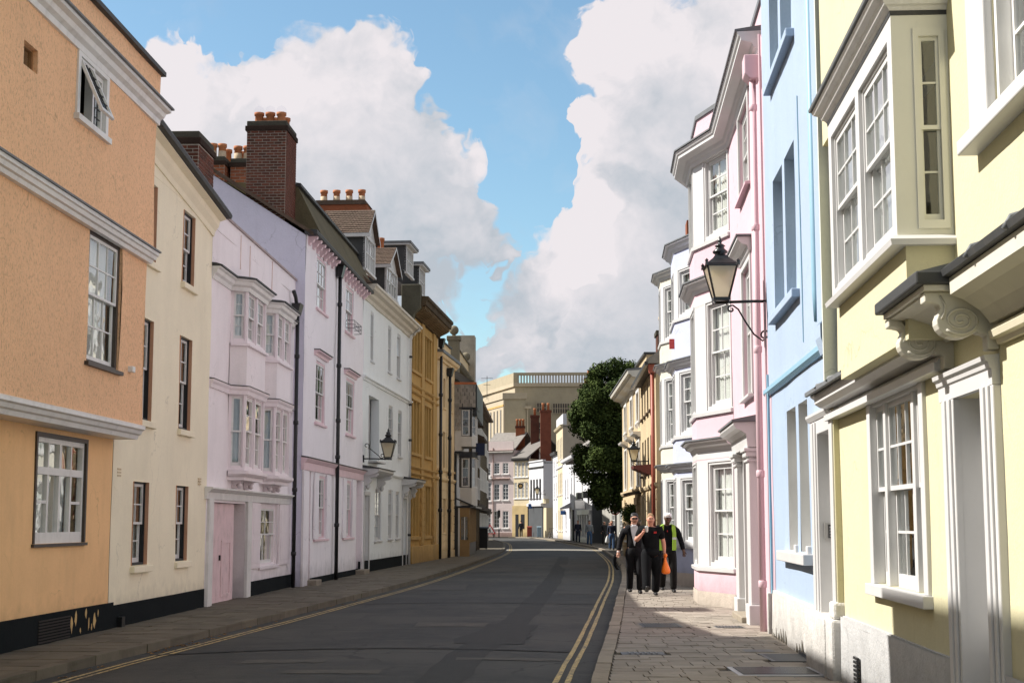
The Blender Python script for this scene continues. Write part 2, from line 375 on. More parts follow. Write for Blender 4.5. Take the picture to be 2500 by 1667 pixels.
def sash_leaf(win, fr, t0, t1, z0, z1, q, cols, rows, mat, st=.045, top=.045, bot=.06, bar=.02, th=.035, glass=None):
    mb = MB(fr); mb.box(t0, t0+st, q-th, q, z0, z1); mb.box(t1-st, t1, q-th, q, z0, z1)
    mb.box(t0+st, t1-st, q-th, q, z0, z0+bot); mb.box(t0+st, t1-st, q-th, q, z1-top, z1)
    a0, a1, b0, b1 = t0+st, t1-st, z0+bot, z1-top
    for i in range(1, cols): c = a0+(a1-a0)*i/cols; mb.box(c-bar/2, c+bar/2, q-th*.8, q-.003, b0, b1)
    for j in range(1, rows): c = b0+(b1-b0)*j/rows; mb.box(a0, a1, q-th*.78, q-.004, c-bar/2, c+bar/2)
    mb.build('sash', mat, win)
    for i in range(cols):
        for j in range(rows):
            piece('pane', glass or GLASS, win, (a0+(a1-a0)*(i+.5)/cols, q-th*.55, b0+(b1-b0)*(j+.5)/rows), ((a1-a0)/cols-.002, .004, (b1-b0)/rows-.002), fr,
                  (rnd.gauss(0, .004), 0, rnd.gauss(0, .006)))
def sash_window(H, fr, t0, t1, z0, z1, q=0.0, rv=.11, cols=2, rows=(2, 2), mat=None, fmat=None, split=.5, sill=None, smat=None, cur=None, fw=.05, curq=.16, lab=None, raised=0.0, bar=.02, sq=.012):
    mat = mat or WHITE; fmat = fmat or mat
    qf = q-rv
    mb = MB(fr); mb.box(t0, t0+fw, qf-.11, qf, z0, z1); mb.box(t1-fw, t1, qf-.11, qf, z0, z1); mb.box(t0+fw, t1-fw, qf-.11, qf, z1-fw, z1); mb.box(t0+fw, t1-fw, qf-.11, qf+.01, z0, z0+.04)
    w = mb.build('window', fmat, H)
    if lab: w['label'] = lab
    zm = z0+.04+(z1-fw-z0-.04)*split
    a, b = t0+fw, t1-fw
    sash_leaf(w, fr, a, b, zm-.02, z1-fw, qf-sq, cols, rows[0], mat, bot=.035, bar=bar)
    sash_leaf(w, fr, a, b, z0+.04+raised, zm+.02+raised, qf-sq-.043, cols, rows[1], mat, top=.035, bot=.075, bar=bar)
    if sill:
        pr, th, ex = sill; mb = MB(fr); mb.prism([(q-rv-.02, z0-th), (q+pr, z0-th), (q+pr, z0-.02), (q-rv-.02, z0-.001)], t0-ex, t1+ex); mb.build('sill', smat or mat, w, bevel=.008)
    if cur: hang(w, fr, a, b, z0+.05, z1-fw, qf-curq, cur)
    return w
def hang(w, fr, a, b, z0, z1, q, cur):
    k = cur[0] if isinstance(cur, (tuple, list)) else cur
    m = cur[1] if isinstance(cur, (tuple, list)) else CURT
    if k == 'full': curtain(w, fr, a, b, z0, z1, q, m)
    elif k == 'pair':
        d = (b-a)*.36; curtain(w, fr, a, a+d, z0, z1, q, m); curtain(w, fr, b-d, b, z0, z1, q, m)
    elif k == 'low': curtain(w, fr, a, b, z0, z0+(z1-z0)*.5, q, m)
    elif k == 'far': curtain(w, fr, a+(b-a)*.45, b, z0, z1, q, m)
    elif k == 'near': curtain(w, fr, a, a+(b-a)*.5, z0, z1, q, m)
class House:
    def __init__(s, name, label, X, Y, slope, side, cat='house', group=None):
        s.side = side; s.sg = 1 if side == 'R' else -1
        MB.sg = s.sg
        s.e = empty(name, (X, Y, 0), math.atan2(1, slope), label, cat, group); s.X, s.Y, s.sl = X, Y, slope
        n = math.hypot(1, slope); s.d = (slope/n, 1/n); s.n = (s.d[1], -s.d[0]) if side == 'L' else (-s.d[1], s.d[0])
    def w(s, t, o): return (s.X+s.d[0]*t+s.n[0]*o, s.Y+s.d[1]*t+s.n[1]*o)
    def shell(s, t0, t1, z1, D, mat, near=True, far=True, o=0.0, z0=-.3, roofz=None, inner=True):
        mb = MB()
        if near: mb.quad((t0, o, z0), (t0, -D, z0), (t0, -D, z1), (t0, o, z1))
        if far: mb.quad((t1, o, z0), (t1, -D, z0), (t1, -D, z1), (t1, o, z1))
        mb.quad((t0, -D, z0), (t1, -D, z0), (t1, -D, z1), (t0, -D, z1))
        mb.build('side_wall', mat, s.e)
        if inner:      # floors and a cross wall: what one sees through the glass is a room
            mb = MB()
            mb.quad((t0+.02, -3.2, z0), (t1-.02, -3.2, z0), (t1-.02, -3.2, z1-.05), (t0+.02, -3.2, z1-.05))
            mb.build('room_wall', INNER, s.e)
    def roof(s, t0, t1, ze, zr, D, mat, over=.25, th=.12):
        mb = MB(); h = -D/2
        sl = (zr-ze)/(over-h)
        mb.prism([(over, ze), (over, ze+th), (h, zr+th), (-D-over, ze+th), (-D-over, ze), (h, zr)], t0, t1); return mb.build('roof', mat, s.e)
    def flat_roof(s, t0, t1, z, D, mat, o=-.02): return MB().box(t0, t1, -D, o, z-.1, z).build('roof', mat, s.e)
def brick_stack(H, parent, s0, s1, o0, o1, z0, z1, mat=None, near=True, street=True, bl=.225, bh=.075, joined_street=False, cap=True):
    mat = mat or BRICKD
    MB().box(s0, s1, o0, o1, z0, z1).build('brick_core', MORTAR, parent)
    n = int((z1-z0)/bh); k = 0
    side = MB()
    for i in range(n):
        z = z0+(i+.5)*bh
        if near:
            w = o1-o0; m = max(1, round(w/bl)); off = .5 if i % 2 else 0
            x = -off*w/m
            while x < w-1e-4:
                a, b = max(0, x), min(w, x+w/m); x += w/m
                if b-a < .03: continue
                piece('brick', mat, parent, (s0-.002, o0+(a+b)/2, z), (.03, b-a-.018, bh-.020), FLAT)
        if street:
            w = s1-s0; m = max(1, round(w/bl)); off = .5 if i % 2 == 0 else 0
            x = -off*w/m
            while x < w-1e-4:
                a, b = max(0, x), min(w, x+w/m); x += w/m
                if b-a < .03: continue
                if joined_street: side.box(s0+a+.007, s0+b-.007, o1-.015, o1+.013, z-bh/2+.008, z+bh/2-.008)
                else: piece('brick', mat, parent, (s0+(a+b)/2, o1-.002, z), (b-a-.014, .03, bh-.016), FLAT)
    if joined_street and street: side.build('brick_courses', mat, parent, kind='stuff')
    if cap:
        e = .045
        MB().box(s0-e, s1+e, o0-e, o1+e, z1, z1+.13).build('corbel', SOOTB, parent, bevel=.01)
        MB().box(s0-.01, s1+.01, o0-.01, o1+.01, z1+.131, z1+.27).build('chimney_cap', DSTONE, parent, bevel=.02)
def pot(parent, t, o, z, h=.42, r=.11, mat=None, two=False):
    mb = MB(); mb.lathe((t, o), [(r*1.1, z), (r*1.05, z+.05), (r*.95, z+h*.75), (r*1.18, z+h*.78), (r*1.18, z+h), (r*.85, z+h), (r*.85, z+h-.1)], 14)
    p = mb.build('chimney_pot', mat or POT, parent, True)
    if two: MB().lathe((t, o), [(r*1.12, z-.001), (r*1.07, z+.05), (r*1.0, z+h*.5)], 14).build('pot_band', POTC, p, True)
    return p
SOOTB = stucco('sooty_brick', (.045, .03, .024), .6, 14, .3, .2, .3, .95)
DSTONE = stucco('weathered_stone', (.075, .07, .055), .6, 40, .35, .2, .3, .95)
def tile_rows(parent, mb_pts, rows, cols, mat, name='roof_tiles', th=.018, lift=.02):
    # rows of overlapping tiles on the slope A(bottom-left) B(bottom-right) C(top-right) D(top-left); points (t, q, z)
    A, B, Cc, Dd = [Vector(p) for p in mb_pts]; mb = MB(); nrm = (B-A).cross(Dd-A).normalized()
    if nrm.z < 0: nrm = -nrm
    for j in range(rows):
        v0, v1 = j/rows, min(1.0, (j+1.25)/rows)
        n = cols; off = .5 if j % 2 else 0
        for i in range(-1, n):
            u0, u1 = max(0, (i+off)/n), min(1, (i+1+off)/n)
            if u1-u0 < .01: continue
            def pt(u, v, l): return A.lerp(B, u).lerp(Dd.lerp(Cc, u), v)+nrm*l
            g = .004/max(.2, (B-A).length)*1.0; l0 = lift+rnd.uniform(0, .012); 
            q = [pt(u0+g, v0, l0+th), pt(u1-g, v0, l0+th), pt(u1-g, v1, th), pt(u0+g, v1, th)]; b = [pt(u0+g, v0, l0-th*.2), pt(u1-g, v0, l0-th*.2)]
            ids = [mb.P(*p) for p in q+b]
            mb.f += [[ids[0], ids[1], ids[2], ids[3]], [ids[4], ids[5], ids[1], ids[0]]]
    return mb.build(name, mat, parent, kind='stuff')
def strip(pts_l, pts_r, z, name, mat, kind='structure', parent=None, zf=None):
    v = []; f = []
    for (a, b) in zip(pts_l, pts_r): v += [(a[0], a[1], z), (b[0], b[1], z)]
    for i in range(len(pts_l)-1): f.append((2*i, 2*i+1, 2*i+3, 2*i+2))
    me = bpy.data.meshes.new(name); me.from_pydata(v, [], f); me.update(); me.materials.append(mat)
    o = bpy.data.objects.new(name, me); C.objects.link(o)
    if kind: o['kind'] = kind
    if parent: o.parent = parent
    return o
def resample(pts, step):
    out = [Vector(pts[0])]; pts = [Vector(p) for p in pts]
    # Catmull-Rom through the points
    dense = []
    for i in range(len(pts)-1):
        p0, p1, p2, p3 = pts[max(i-1, 0)], pts[i], pts[i+1], pts[min(i+2, len(pts)-1)]
        for k in range(24):
            t = k/24.; dense.append(.5*((2*p1)+(-p0+p2)*t+(2*p0-5*p1+4*p2-p3)*t*t+(-p0+3*p1-3*p2+p3)*t**3))
    dense.append(pts[-1]); acc = 0; out = [dense[0]]
    for a, b in zip(dense, dense[1:]):
        L = (b-a).length; 
        while acc+L >= step:
            a = a+(b-a)*((step-acc)/L); L = (b-a).length; out.append(a.copy()); acc = 0
        acc += L
    return out
def offset(pts, d):
    o = []
    for i, p in enumerate(pts):
        t = (pts[min(i+1, len(pts)-1)]-pts[max(i-1, 0)]).normalized(); o.append(p+Vector((t.y, -t.x))*d)
    return o
# ---------------------------------------------------------------- ground, road, pavements
def asphalt():
    g = NT('asphalt')
    fine = g.noise(120, 3, .7); mid = g.noise(3.2, 5, .6); big = g.noise(.35, 4, .55); st = g.noise(1.0, 4, .6, g.mapv((2.2, .22, 1)))
    c = g.mix(g.rng(mid, .3, .7, 0, 1), (.022, .0225, .0215), (.040, .0395, .0365))
    c = g.mix(g.rng(big, .42, .60, 0, .75), c, (.060, .057, .050)); str_ = g.noise(1.0, 5, .7, g.mapv((.7, 2.6, 1))); c = g.mix(g.rng(str_, .56, .70, 0, .6), c, (.080, .074, .062))
    c = g.mix(g.rng(st, .5, .75, 0, .45), c, (.018, .0195, .019))
    c = g.mix(g.rng(fine, .60, .75, 0, .55), c, (.15, .148, .14))
    vo = g.n('ShaderNodeTexVoronoi', feature='DISTANCE_TO_EDGE'); vo.inputs['Scale'].default_value = .42
    wv = g.n('ShaderNodeVectorMath', operation='ADD'); nn = g.n('ShaderNodeTexNoise'); nn.inputs['Scale'].default_value = 1.1; nn.inputs['Detail'].default_value = 5; g.l(g.pos, nn.inputs['Vector']); g.l(g.pos, wv.inputs[0]); g.l(nn.outputs['Color'], wv.inputs[1])
    g.l(wv.outputs[0], vo.inputs['Vector'])
    c = g.mix(g.math('MULTIPLY', g.rng(vo.outputs['Distance'], .003, .012, 1, 0), g.rng(big, .45, .55, 0, .8)), c, (.012, .012, .012))
    g.col(c); g.b.inputs['Roughness'].default_value = .78; g.b.inputs['Specular IOR Level'].default_value = .35
    g.l(g.bump(g.math('ADD', fine, g.math('MULTIPLY', mid, .8)), .5, .01), g.b.inputs['Normal']); MATS['asphalt'] = g.m; return g.m
ASPH = asphalt()
def patch_mat(name, a, b):
    g = NT(name); n = g.noise(5, 5, .65); f = g.noise(140, 3, .7); c = g.mix(g.rng(n, .3, .7, 0, 1), a, b); c = g.mix(g.rng(f, .6, .76, 0, .4), c, (.14, .135, .13)); g.col(c)
    g.b.inputs['Roughness'].default_value = .85; g.l(g.bump(f, .5, .008), g.b.inputs['Normal']); return g.m
PATCHD = patch_mat('asphalt_patch_dark', (.012, .013, .0125), (.021, .022, .021)); PATCHL = patch_mat('asphalt_patch_grey', (.036, .035, .032), (.056, .053, .047))
SOIL = stucco('ground_earth', (.10, .09, .07), .4, 20, .3, 0, 0, .95)
v = [(-900, -40, -.03), (900, -40, -.03), (900, 1600, -.03), (-900, 1600, -.03)]
gm = bpy.data.meshes.new('ground'); gm.from_pydata(v, [], [(0, 1, 2, 3)]); gm.materials.append(SOIL); go = bpy.data.objects.new('ground', gm); C.objects.link(go); go['kind'] = 'structure'
KR = resample([(-.6, -14), (-.1, 4), (.89, 16.4), (1.37, 21.8), (2.24, 32.2), (3.45, 47), (4.5, 64), (5.25, 84), (5.55, 97), (5.15, 112), (4.2, 137), (2.9, 160), (.2, 171.5), (-6, 174), (-20, 178)], .9)
KL = resample([(-7.2, -14), (-6.05, 4), (-5.22, 16.4), (-4.68, 21.9), (-3.80, 30.8), (-2.52, 46), (-.95, 75), (-.45, 96), (-.9, 130), (-3.2, 152), (-8.5, 163), (-20, 168)], .9)
WR = [(2.0, -14), (2.73, 4), (3.45, 15.5), (4.9, 38), (5.3, 50), (5.6, 74), (11, 76), (11, 100), (8.5, 119), (6.6, 123), (5.8, 137), (5.0, 155), (4.1, 168), (.3, 176.3), (-3.6, 178.4), (-20, 184)]
WL = [(-7.8, -14), (-7.05, 4), (-6.5, 16), (-5.7, 38), (-4.9, 48), (-3.4, 67), (-2.6, 80), (-2.2, 96), (-2.6, 130), (-4.5, 148), (-9, 158), (-20, 163)]
def grid_between(A, B, n):
    # road surface with a little camber
    v = []; f = []
    for i in range(n+1):
        a, b = A[int(i*(len(A)-1)/n)], B[int(i*(len(B)-1)/n)]
        for k in range(9):
            u = k/8; p = a.lerp(b, u); v.append((p.x, p.y, .035*(1-(2*u-1)**2)*1.0))
    for i in range(n):
        for k in range(8): j = i*9+k; f.append((j, j+1, j+10, j+9))
    return v, f
def ymatch(L, y):      # x on a polyline at a given y (monotone part)
    for a, b in zip(L, L[1:]):
        if a[1] <= y <= b[1]: return a[0]+(b[0]-a[0])*(y-a[1])/(b[1]-a[1]+1e-9)
    return L[-1][0]
ys = [-14+i*1.0 for i in range(0, 180)]
A = [Vector((ymatch(KL, y), y)) for y in ys if y <= 150]; B = [Vector((ymatch(KR, y), y)) for y in ys if y <= 150]
v, f = grid_between(A, B, len(A)-1)
j = len(v); v += [(-30, 150, .0), (5, 150.0, .0), (2, 176, .0), (-30, 186, .0)]; f.append((j, j+1, j+2, j+3))
rm = bpy.data.meshes.new('road'); rm.from_pydata(v, [], f); rm.materials.append(ASPH)
for p in rm.polygons: p.use_smooth = True
road = bpy.data.objects.new('road', rm); C.objects.link(road); road['kind'] = 'structure'
def road_z(x, y):
    a, b = ymatch(KL, y), ymatch(KR, y); u = (x-a)/(b-a); return .035*(1-(2*u-1)**2) if 0 < u < 1 else 0
def patch(name, pts, mat, z=.004):
    vv = [(x, y, road_z(x, y)+z) for x, y in pts]; n = len(vv)//2
    f = [(i, i+1, 2*n-2-i, 2*n-1-i) for i in range(n-1)]
    me = bpy.data.meshes.new(name); me.from_pydata(vv, [], f); me.materials.append(mat); o = bpy.data.objects.new(name, me); C.objects.link(o); o.parent = road; return o
def long_patch(u0, u1, y0, y1, mat, wob_=.06, z=.004):
    n = int((y1-y0)/1.0)+2; L, Rr = [], []
    for i in range(n):
        y = y0+(y1-y0)*i/(n-1); a, b = ymatch(KL, y), ymatch(KR, y)
        L.append((a+(b-a)*u0+rnd.uniform(-wob_, wob_), y)); Rr.append((a+(b-a)*u1+rnd.uniform(-wob_, wob_), y))
    return patch('repair_or_sun_patch', L+Rr[::-1], mat, z)
TAR = patch_mat('tar_band', (.008, .0085, .0085), (.013, .0135, .013)); WORN = patch_mat('worn_asphalt', (.045, .042, .036), (.078, .072, .060))
def ribbon(pts, w, mat, z=.004, jag=.02):
    c = resample(pts, .8); L = offset(c, -w/2); Rr = offset(c, w/2)
    return patch('repair_or_sun_patch', [(p.x+rnd.uniform(-jag, jag), p.y) for p in L]+[(p.x+rnd.uniform(-jag, jag), p.y) for p in Rr[::-1]], mat, z)
ribbon([(-1.1, 13), (-.78, 16.1), (-.53, 19.8), (-.06, 24.3), (.70, 35.4), (1.48, 49.9), (2.6, 75)], .52, PATCHD, .004, .035)       # the long trench
ribbon([(-.35, 21.2), (-.2, 23.0), (.02, 25.2)], .95, PATCHD, .0055, .10)
ribbon([(-4.7, 19.6), (-3, 20.2), (-1, 20.35), (1.0, 20.0), (1.25, 19.9)], .13, TAR, .008, .02); ribbon([(-3.6, 31.5), (-1.5, 31.9), (.8, 31.6), (2.1, 31.7)], .10, TAR, .007, .02)
def block_patch(x0, x1, y0, y1, mat, z=.006):
    n = 9; return patch('repair_or_sun_patch', [(x0+(x1-x0)*k/n, y0+rnd.uniform(-.04, .04)) for k in range(n+1)]+[(x1-(x1-x0)*k/n, y1+rnd.uniform(-.05, .05)) for k in range(n+1)], mat, z)
PALEP = patch_mat('sunlit_strip_asphalt', (.15, .138, .118), (.22, .205, .175)); block_patch(ymatch(KL, 94)+.05, ymatch(KR, 94)-.02, 91.2, 97.4, PALEP, .0055); block_patch(-.7, .62, 18.75, 19.05, WORN); block_patch(-3.3, -2.3, 18.3, 18.75, WORN, .0045); block_patch(-2.6, -1.5, 17.0, 17.4, WORN, .0045); block_patch(-1.6, -.4, 24.6, 25.6, WORN, .0045); block_patch(1.1, 2.2, 36, 37.6, PATCHL); block_patch(-2.6, -1.2, 38, 41.5, PATCHL); block_patch(-1.5, .4, 52, 57, PATCHL); block_patch(1.9, 3.3, 56, 61, PATCHL)  # first, kerb to kerb: a strip of sunlight painted as pale asphalt colour
# pavements: a bed, kerb stones, flags
BED = stucco('pavement_bed', (.085, .075, .06), .4, 40, .3, 0, 0, .95)
FLAG = varied('paving_stone', (.215, .185, .152), (.32, .28, .235), .85, .6, 14, .25)
FLAGL = varied('paving_stone_worn', (.095, .082, .062), (.165, .142, .106), .85, .6, 14, .3)
KERB = varied('kerb_stone', (.22, .185, .145), (.32, .275, .215), .85, .6, 10, .3)
def pavement(K, W, sgn, name):
    yy = [y for y in ys if y <= 148]
    l = [(ymatch(K, y), y) for y in yy]; r = [(ymatch([Vector(p) for p in W], y)+sgn*.6, y) for y in yy]
    if sgn > 0: l += [(4.2, 150), (3.0, 160), (1.2, 170.8), (-8, 174.5), (-20, 178)]; r += [(7.5, 150), (7, 160), (6, 176), (-4, 181), (-20, 188)]
    else: l += [(-3.2, 152), (-8.5, 163), (-20, 168)]; r += [(-8, 150), (-12, 158), (-20, 160)]
    return strip(l, r, .082, name, BED)
pr = pavement(KR, WR, 1, 'pavement'); pl = pavement(KL, WL, -1, 'pavement')
MB.sg = 1
def kerbs(K, sgn, parent, y0, y1, y2, wd, KERB):
    far = MB()
    n = 0
    for a, b in zip(K, K[1:]):
        if not (y0 <= a.y <= y2): continue
        d = (b-a); L = d.length; d.normalize(); nn = Vector((d.y, -d.x))*sgn; c = (a+b)/2+nn*(wd/2); fr = Frame(a.x, a.y, b.x, b.y)
        if a.y <= y1:
            o = piece('kerb_stone', KERB, parent, (0, 0, 0), (L-.012, wd, .16+rnd.uniform(-.006, .006))); o.location = (c.x+nn.x*rnd.uniform(-.008, .008), c.y, .035+rnd.uniform(-.004, .004)); o.rotation_euler = (0, 0, math.atan2(d.y, d.x)+rnd.uniform(-.008, .008)); n += 1
        else:
            p = [a+d*.006, b-d*.006, b-d*.006+nn*wd, a+d*.006+nn*wd]; far.slab([(q.x, q.y) for q in p], -.04, .115)
    far.build('far_kerb_stones', KERB, parent, kind='stuff')
kerbs(KR, 1, pr, 9, 75, 172, .17, KERB); kerbs(KL, -1, pl, 11, 75, 150, .16, FLAGL)
def flags(K, W, sgn, parent, y0, y1, y2, mat, rowd, wid, kw, zt, skip=()):
    Wv = [Vector(p) for p in W]; y = y0; far = MB(); n = 0
    while y < y2:
        rd = rnd.choice(rowd)
        k = ymatch(K, y)+sgn*(kw+.012); w = ymatch(Wv, y)+sgn*.12; sl = (ymatch(K, y+1)-ymatch(K, y))
        x = 0; tot = abs(w-k)
        while x < tot-.05:
            ww = min(rnd.uniform(*wid), tot-x)
            if tot-x-ww < .12: ww = tot-x
            cx = k+sgn*(x+ww/2); cy = y+rd/2
            hit = any(s[0] < cx < s[1] and s[2] < cy < s[3] for s in skip)
            if not hit:
                ang = -math.atan(sl)
                if y < y1 and n < 300:
                    o = piece('paving_stone', mat, parent, (0, 0, 0), (ww-.013, rd-.014, .05)); o.location = (cx+sl*rd/2, cy, zt-.025+rnd.uniform(-.0035, .0035)); o.rotation_euler = (rnd.gauss(0, .004), rnd.gauss(0, .005), rnd.gauss(0, .006)); n += 1
                else:
                    z = zt+rnd.uniform(-.003, .003); a0, a1 = min(k+sgn*x, k+sgn*(x+ww)), max(k+sgn*x, k+sgn*(x+ww))
                    far.slab([(a0+.006, y+.007), (a1-.006, y+.007), (a1-.006+sl*rd, y+rd-.007), (a0+.006+sl*rd, y+rd-.007)], zt-.03, z)
            x += ww
        y += rd
    far.build('far_paving_stones', mat, parent, kind='stuff')
COVERS = [(1.98, 2.72, 23.35, 24.35), (3.12, 3.66, 23.2, 23.75), (3.06, 3.62, 17.75, 18.75), (2.42, 3.36, 16.1, 17.05), (2.9, 3.36, 18.95, 19.4), (1.36, 1.9, 18.6, 19.0)]
flags(KR, WR, 1, pr, 14.2, 34, 74, FLAG, (.26, .32, .38, .44), (.17, .44), .17, .103, COVERS)
flags(KR, WR, 1, pr, 8, 8, 14.2, FLAG, (.34, .40), (.3, .62), .17, .103)
flags(KL, WL, -1, pl, 15.5, 44, 96, FLAGL, (.45, .52, .6), (.42, .75), .16, .103)
def cover(x0, x1, y0, y1, frame, fill, bars=0, along=False, label=None):
    o = MB().box(x0, x1, y0, y1, .06, .1075).build('drain_frame', frame, pr, bevel=.004)
    MB().box(x0+.05, x1-.05, y0+.05, y1-.05, .07, .109).build('drain_cover', fill, o)
    m = MB()
    for i in range(bars):
        if along: c = y0+.07+(y1-y0-.14)*(i+.5)/bars; m.box(x0+.06, x1-.06, c-.012, c+.012, .1, .116)
        else: c = x0+.07+(x1-x0-.14)*(i+.5)/bars; m.box(c-.012, c+.012, y0+.06, y1-.06, .1, .116)
    if bars: m.build('grate_bars', IRON, o)
    return o
CIRON = paint('cast_iron_cover', (.10, .10, .10), .5, .3, .3, .3, .4, .3); GALV = paint('galvanised_grate', (.42, .42, .43), .4, .2, .1, .2, .5, .5); CONC = stucco('pale_concrete', (.40, .36, .30), .3, 50, .15, 0, 0, .9)
cover(1.98, 2.72, 23.35, 24.35, CONC, CIRON, 14); cover(3.12, 3.66, 23.2, 23.75, CONC, CIRON, 8)
cover(3.06, 3.62, 17.75, 18.75, CIRON, DLEAD); cover(2.42, 3.36, 16.1, 17.05, GALV, GALV, 16, True); cover(2.9, 3.36, 18.95, 19.4, CONC, CIRON, 0); cover(1.36, 1.9, 18.6, 19.0, CIRON, CIRON, 6)
YEL = None
def yellow():
    g = NT('yellow_line_paint'); n = g.noise(22, 5, .7); b = g.noise(1.6, 4); c = g.mix(g.rng(b, .3, .7, 0, 1), (.52, .37, .13), (.60, .46, .21))
    c = g.mix(g.rng(g.math('ADD', n, g.math('MULTIPLY', b, .25)), .56, .70, 0, .9), c, (.07, .066, .06)); g.col(c); g.b.inputs['Roughness'].default_value = .75; g.l(g.bump(g.noise(120, 2), .3, .006), g.b.inputs['Normal']); return g.m
YEL = yellow()
def line(K, d, w, y0, y1):
    Kf = [p for p in K if y0 <= p.y <= y1]; a, b = offset(Kf, d), offset(Kf, d+w)
    vv = []; f = []
    for p, q in zip(a, b): vv += [(p.x+rnd.gauss(0, .003), p.y, road_z(p.x, p.y)+.0075), (q.x+rnd.gauss(0, .003), q.y, road_z(q.x, q.y)+.0075)]
    for i in range(len(a)-1): f.append((2*i, 2*i+1, 2*i+3, 2*i+2))
    me = bpy.data.meshes.new('yellow_line'); me.from_pydata(vv, [], f); me.materials.append(YEL); o = bpy.data.objects.new('yellow_line', me); C.objects.link(o); o.parent = road
line(KR, -.31, .06, 8, 148); line(KR, -.44, .06, 8, 148); line(KL, .28, .055, 8, 146); line(KL, .40, .055, 8, 146)
# leaves and scraps in the left gutter
LEAF = varied('fallen_leaf', (.22, .10, .04), (.42, .26, .10), .8, .2, 9)
m = MB()
for i in range(60):
    y = rnd.choice([rnd.uniform(16, 34), rnd.uniform(20, 23)]); x = ymatch(KL, y)+rnd.uniform(.02, .25); a = rnd.uniform(0, 6.28); s_ = rnd.uniform(.02, .05); z = road_z(x, y)
    m.quad((x+s_*math.cos(a), y+s_*math.sin(a), z+.006), (x-s_*.5*math.sin(a), y+s_*.5*math.cos(a), z+.014), (x-s_*math.cos(a), y-s_*math.sin(a), z+.006), (x+s_*.5*math.sin(a), y-s_*.5*math.cos(a), z+.018))
tag(m.build('leaf_litter', LEAF), 'brown leaves and scraps scattered along the left gutter', 'litter', kind='stuff')
# ---------------------------------------------------------------- left side of the street, from the near end
OR_G = stucco('orange_smooth_render', (.90, .56, .28), .22, 50, .08, .12, 0, .85, stain=.12)
OR_R = stucco('orange_roughcast', (.90, .55, .32), 1.0, 42, .06, .06, .5, .9, stain=.10)
H = House('rendered_house', 'orange roughcast house with white jettied mouldings, nearest on the left', -6.2, 23.0, .0415, 'L')
E_ = H.e
def cornice_prof(q0, q1, z0, z1):
    d, h = q1-q0, z1-z0
    return [(q0, z0), (q0+d*.25, z0), (q0+d*.3, z0+h*.3), (q0+d*.55, z0+h*.42), (q0+d*.65, z0+h*.62), (q0+d, z0+h*.7), (q0+d, z0+h), (q0, z0+h)]
hg = (-3.30, -1.2, 1.44, 2.93)
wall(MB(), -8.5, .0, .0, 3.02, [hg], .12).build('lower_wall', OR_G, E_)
MB().box(-8.5, .25, -.05, .02, -.1, .50).build('plinth', PLINTH, E_)
fl = MB()
for (a, z, w, h) in [(-1.66, .30, .10, .25), (-1.50, .36, .12, .20), (-1.05, .40, .10, .14), (-.92, .25, .06, .20), (-.66, .27, .14, .22), (-.78, .20, .05, .12), (-1.28, .18, .07, .08), (-.5, .38, .05, .1)]:
    n = 9; fl.plate([(a+w*.5*math.cos(6.283*k/n)*rnd.uniform(.5, 1.2), z+h*.5*math.sin(6.283*k/n)*rnd.uniform(.6, 1.2)) for k in range(n)], .018, .0225)
fl.build('flaked_paint', paint('bare_ochre_render', (.62, .42, .18), .9, .2, .2), E_)
m = MB()
for k in range(9): m.box(-3.0, -1.75, .02, .034, .08+k*.04, .10+k*.04)
m.build('vent_grille', paint('rusty_iron', (.022, .017, .014), .8, .3), E_)
# ground-floor window: four lights with a transom
w = MB().box(-3.30, -3.24, -.10, .022, 1.44, 2.93).box(-1.26, -1.2, -.10, .022, 1.44, 2.93).box(-3.24, -1.26, -.10, .022, 2.87, 2.93).box(-3.34, -1.16, -.10, .045, 1.395, 1.437).build('window', DARKTRIM, E_)
a0, a1, b0, b1 = -3.24, -1.26, 1.44, 2.87; zt = 2.42
f = MB().box(a0, a0+.07, -.09, -.02, b0, b1).box(a1-.07, a1, -.09, -.02, b0, b1).box(a0+.07, a1-.07, -.09, -.02, b1-.07, b1).box(a0+.07, a1-.07, -.09, -.02, b0, b0+.15).box(a0+.07, a1-.07, -.09, -.012, zt-.05, zt+.05).box((a0+a1)/2-.045, (a0+a1)/2+.045, -.09, -.018, zt+.05, b1-.07)
L = a1-a0-.14; xs = [a0+.07+L*k/4 for k in range(5)]
for k in (1, 2, 3): f.box(xs[k]-.035, xs[k]+.035, -.085, -.022, b0+.15, zt-.05)
for k in (1, 3): f.box(xs[k]-.02, xs[k]+.02, -.085, -.024, zt+.05, b1-.07)
for k in (0, 3): f.box(xs[k]+.03, xs[k+1]-.03, -.085, -.03, 1.98, 2.02)
f.build('frame', WHITE, w)
for k in range(4):
    piece('pane', GLASS, w, ((xs[k]+xs[k+1])/2, -.06, (zt+.05+b1-.07)/2), (L/4-.03, .004, b1-.07-zt-.05), FLAT, (rnd.gauss(0, .006), 0, rnd.gauss(0, .006)))
    if k in (0, 3):
        for z0, z1 in ((b0+.15, 1.98), (2.02, zt-.05)): piece('pane', GLASS, w, ((xs[k]+xs[k+1])/2, -.06, (z0+z1)/2), (L/4-.05, .004, z1-z0), FLAT, (rnd.gauss(0, .006), 0, rnd.gauss(0, .006)))
    else: piece('pane', GLASS, w, ((xs[k]+xs[k+1])/2, -.06, (b0+.15+zt-.05)/2), (L/4-.05, .004, zt-.2-b0), FLAT, (rnd.gauss(0, .006), 0, rnd.gauss(0, .006)))
curtain(w, FLAT, a0+.05, a1-.05, b0, b1, -.30, CURT)
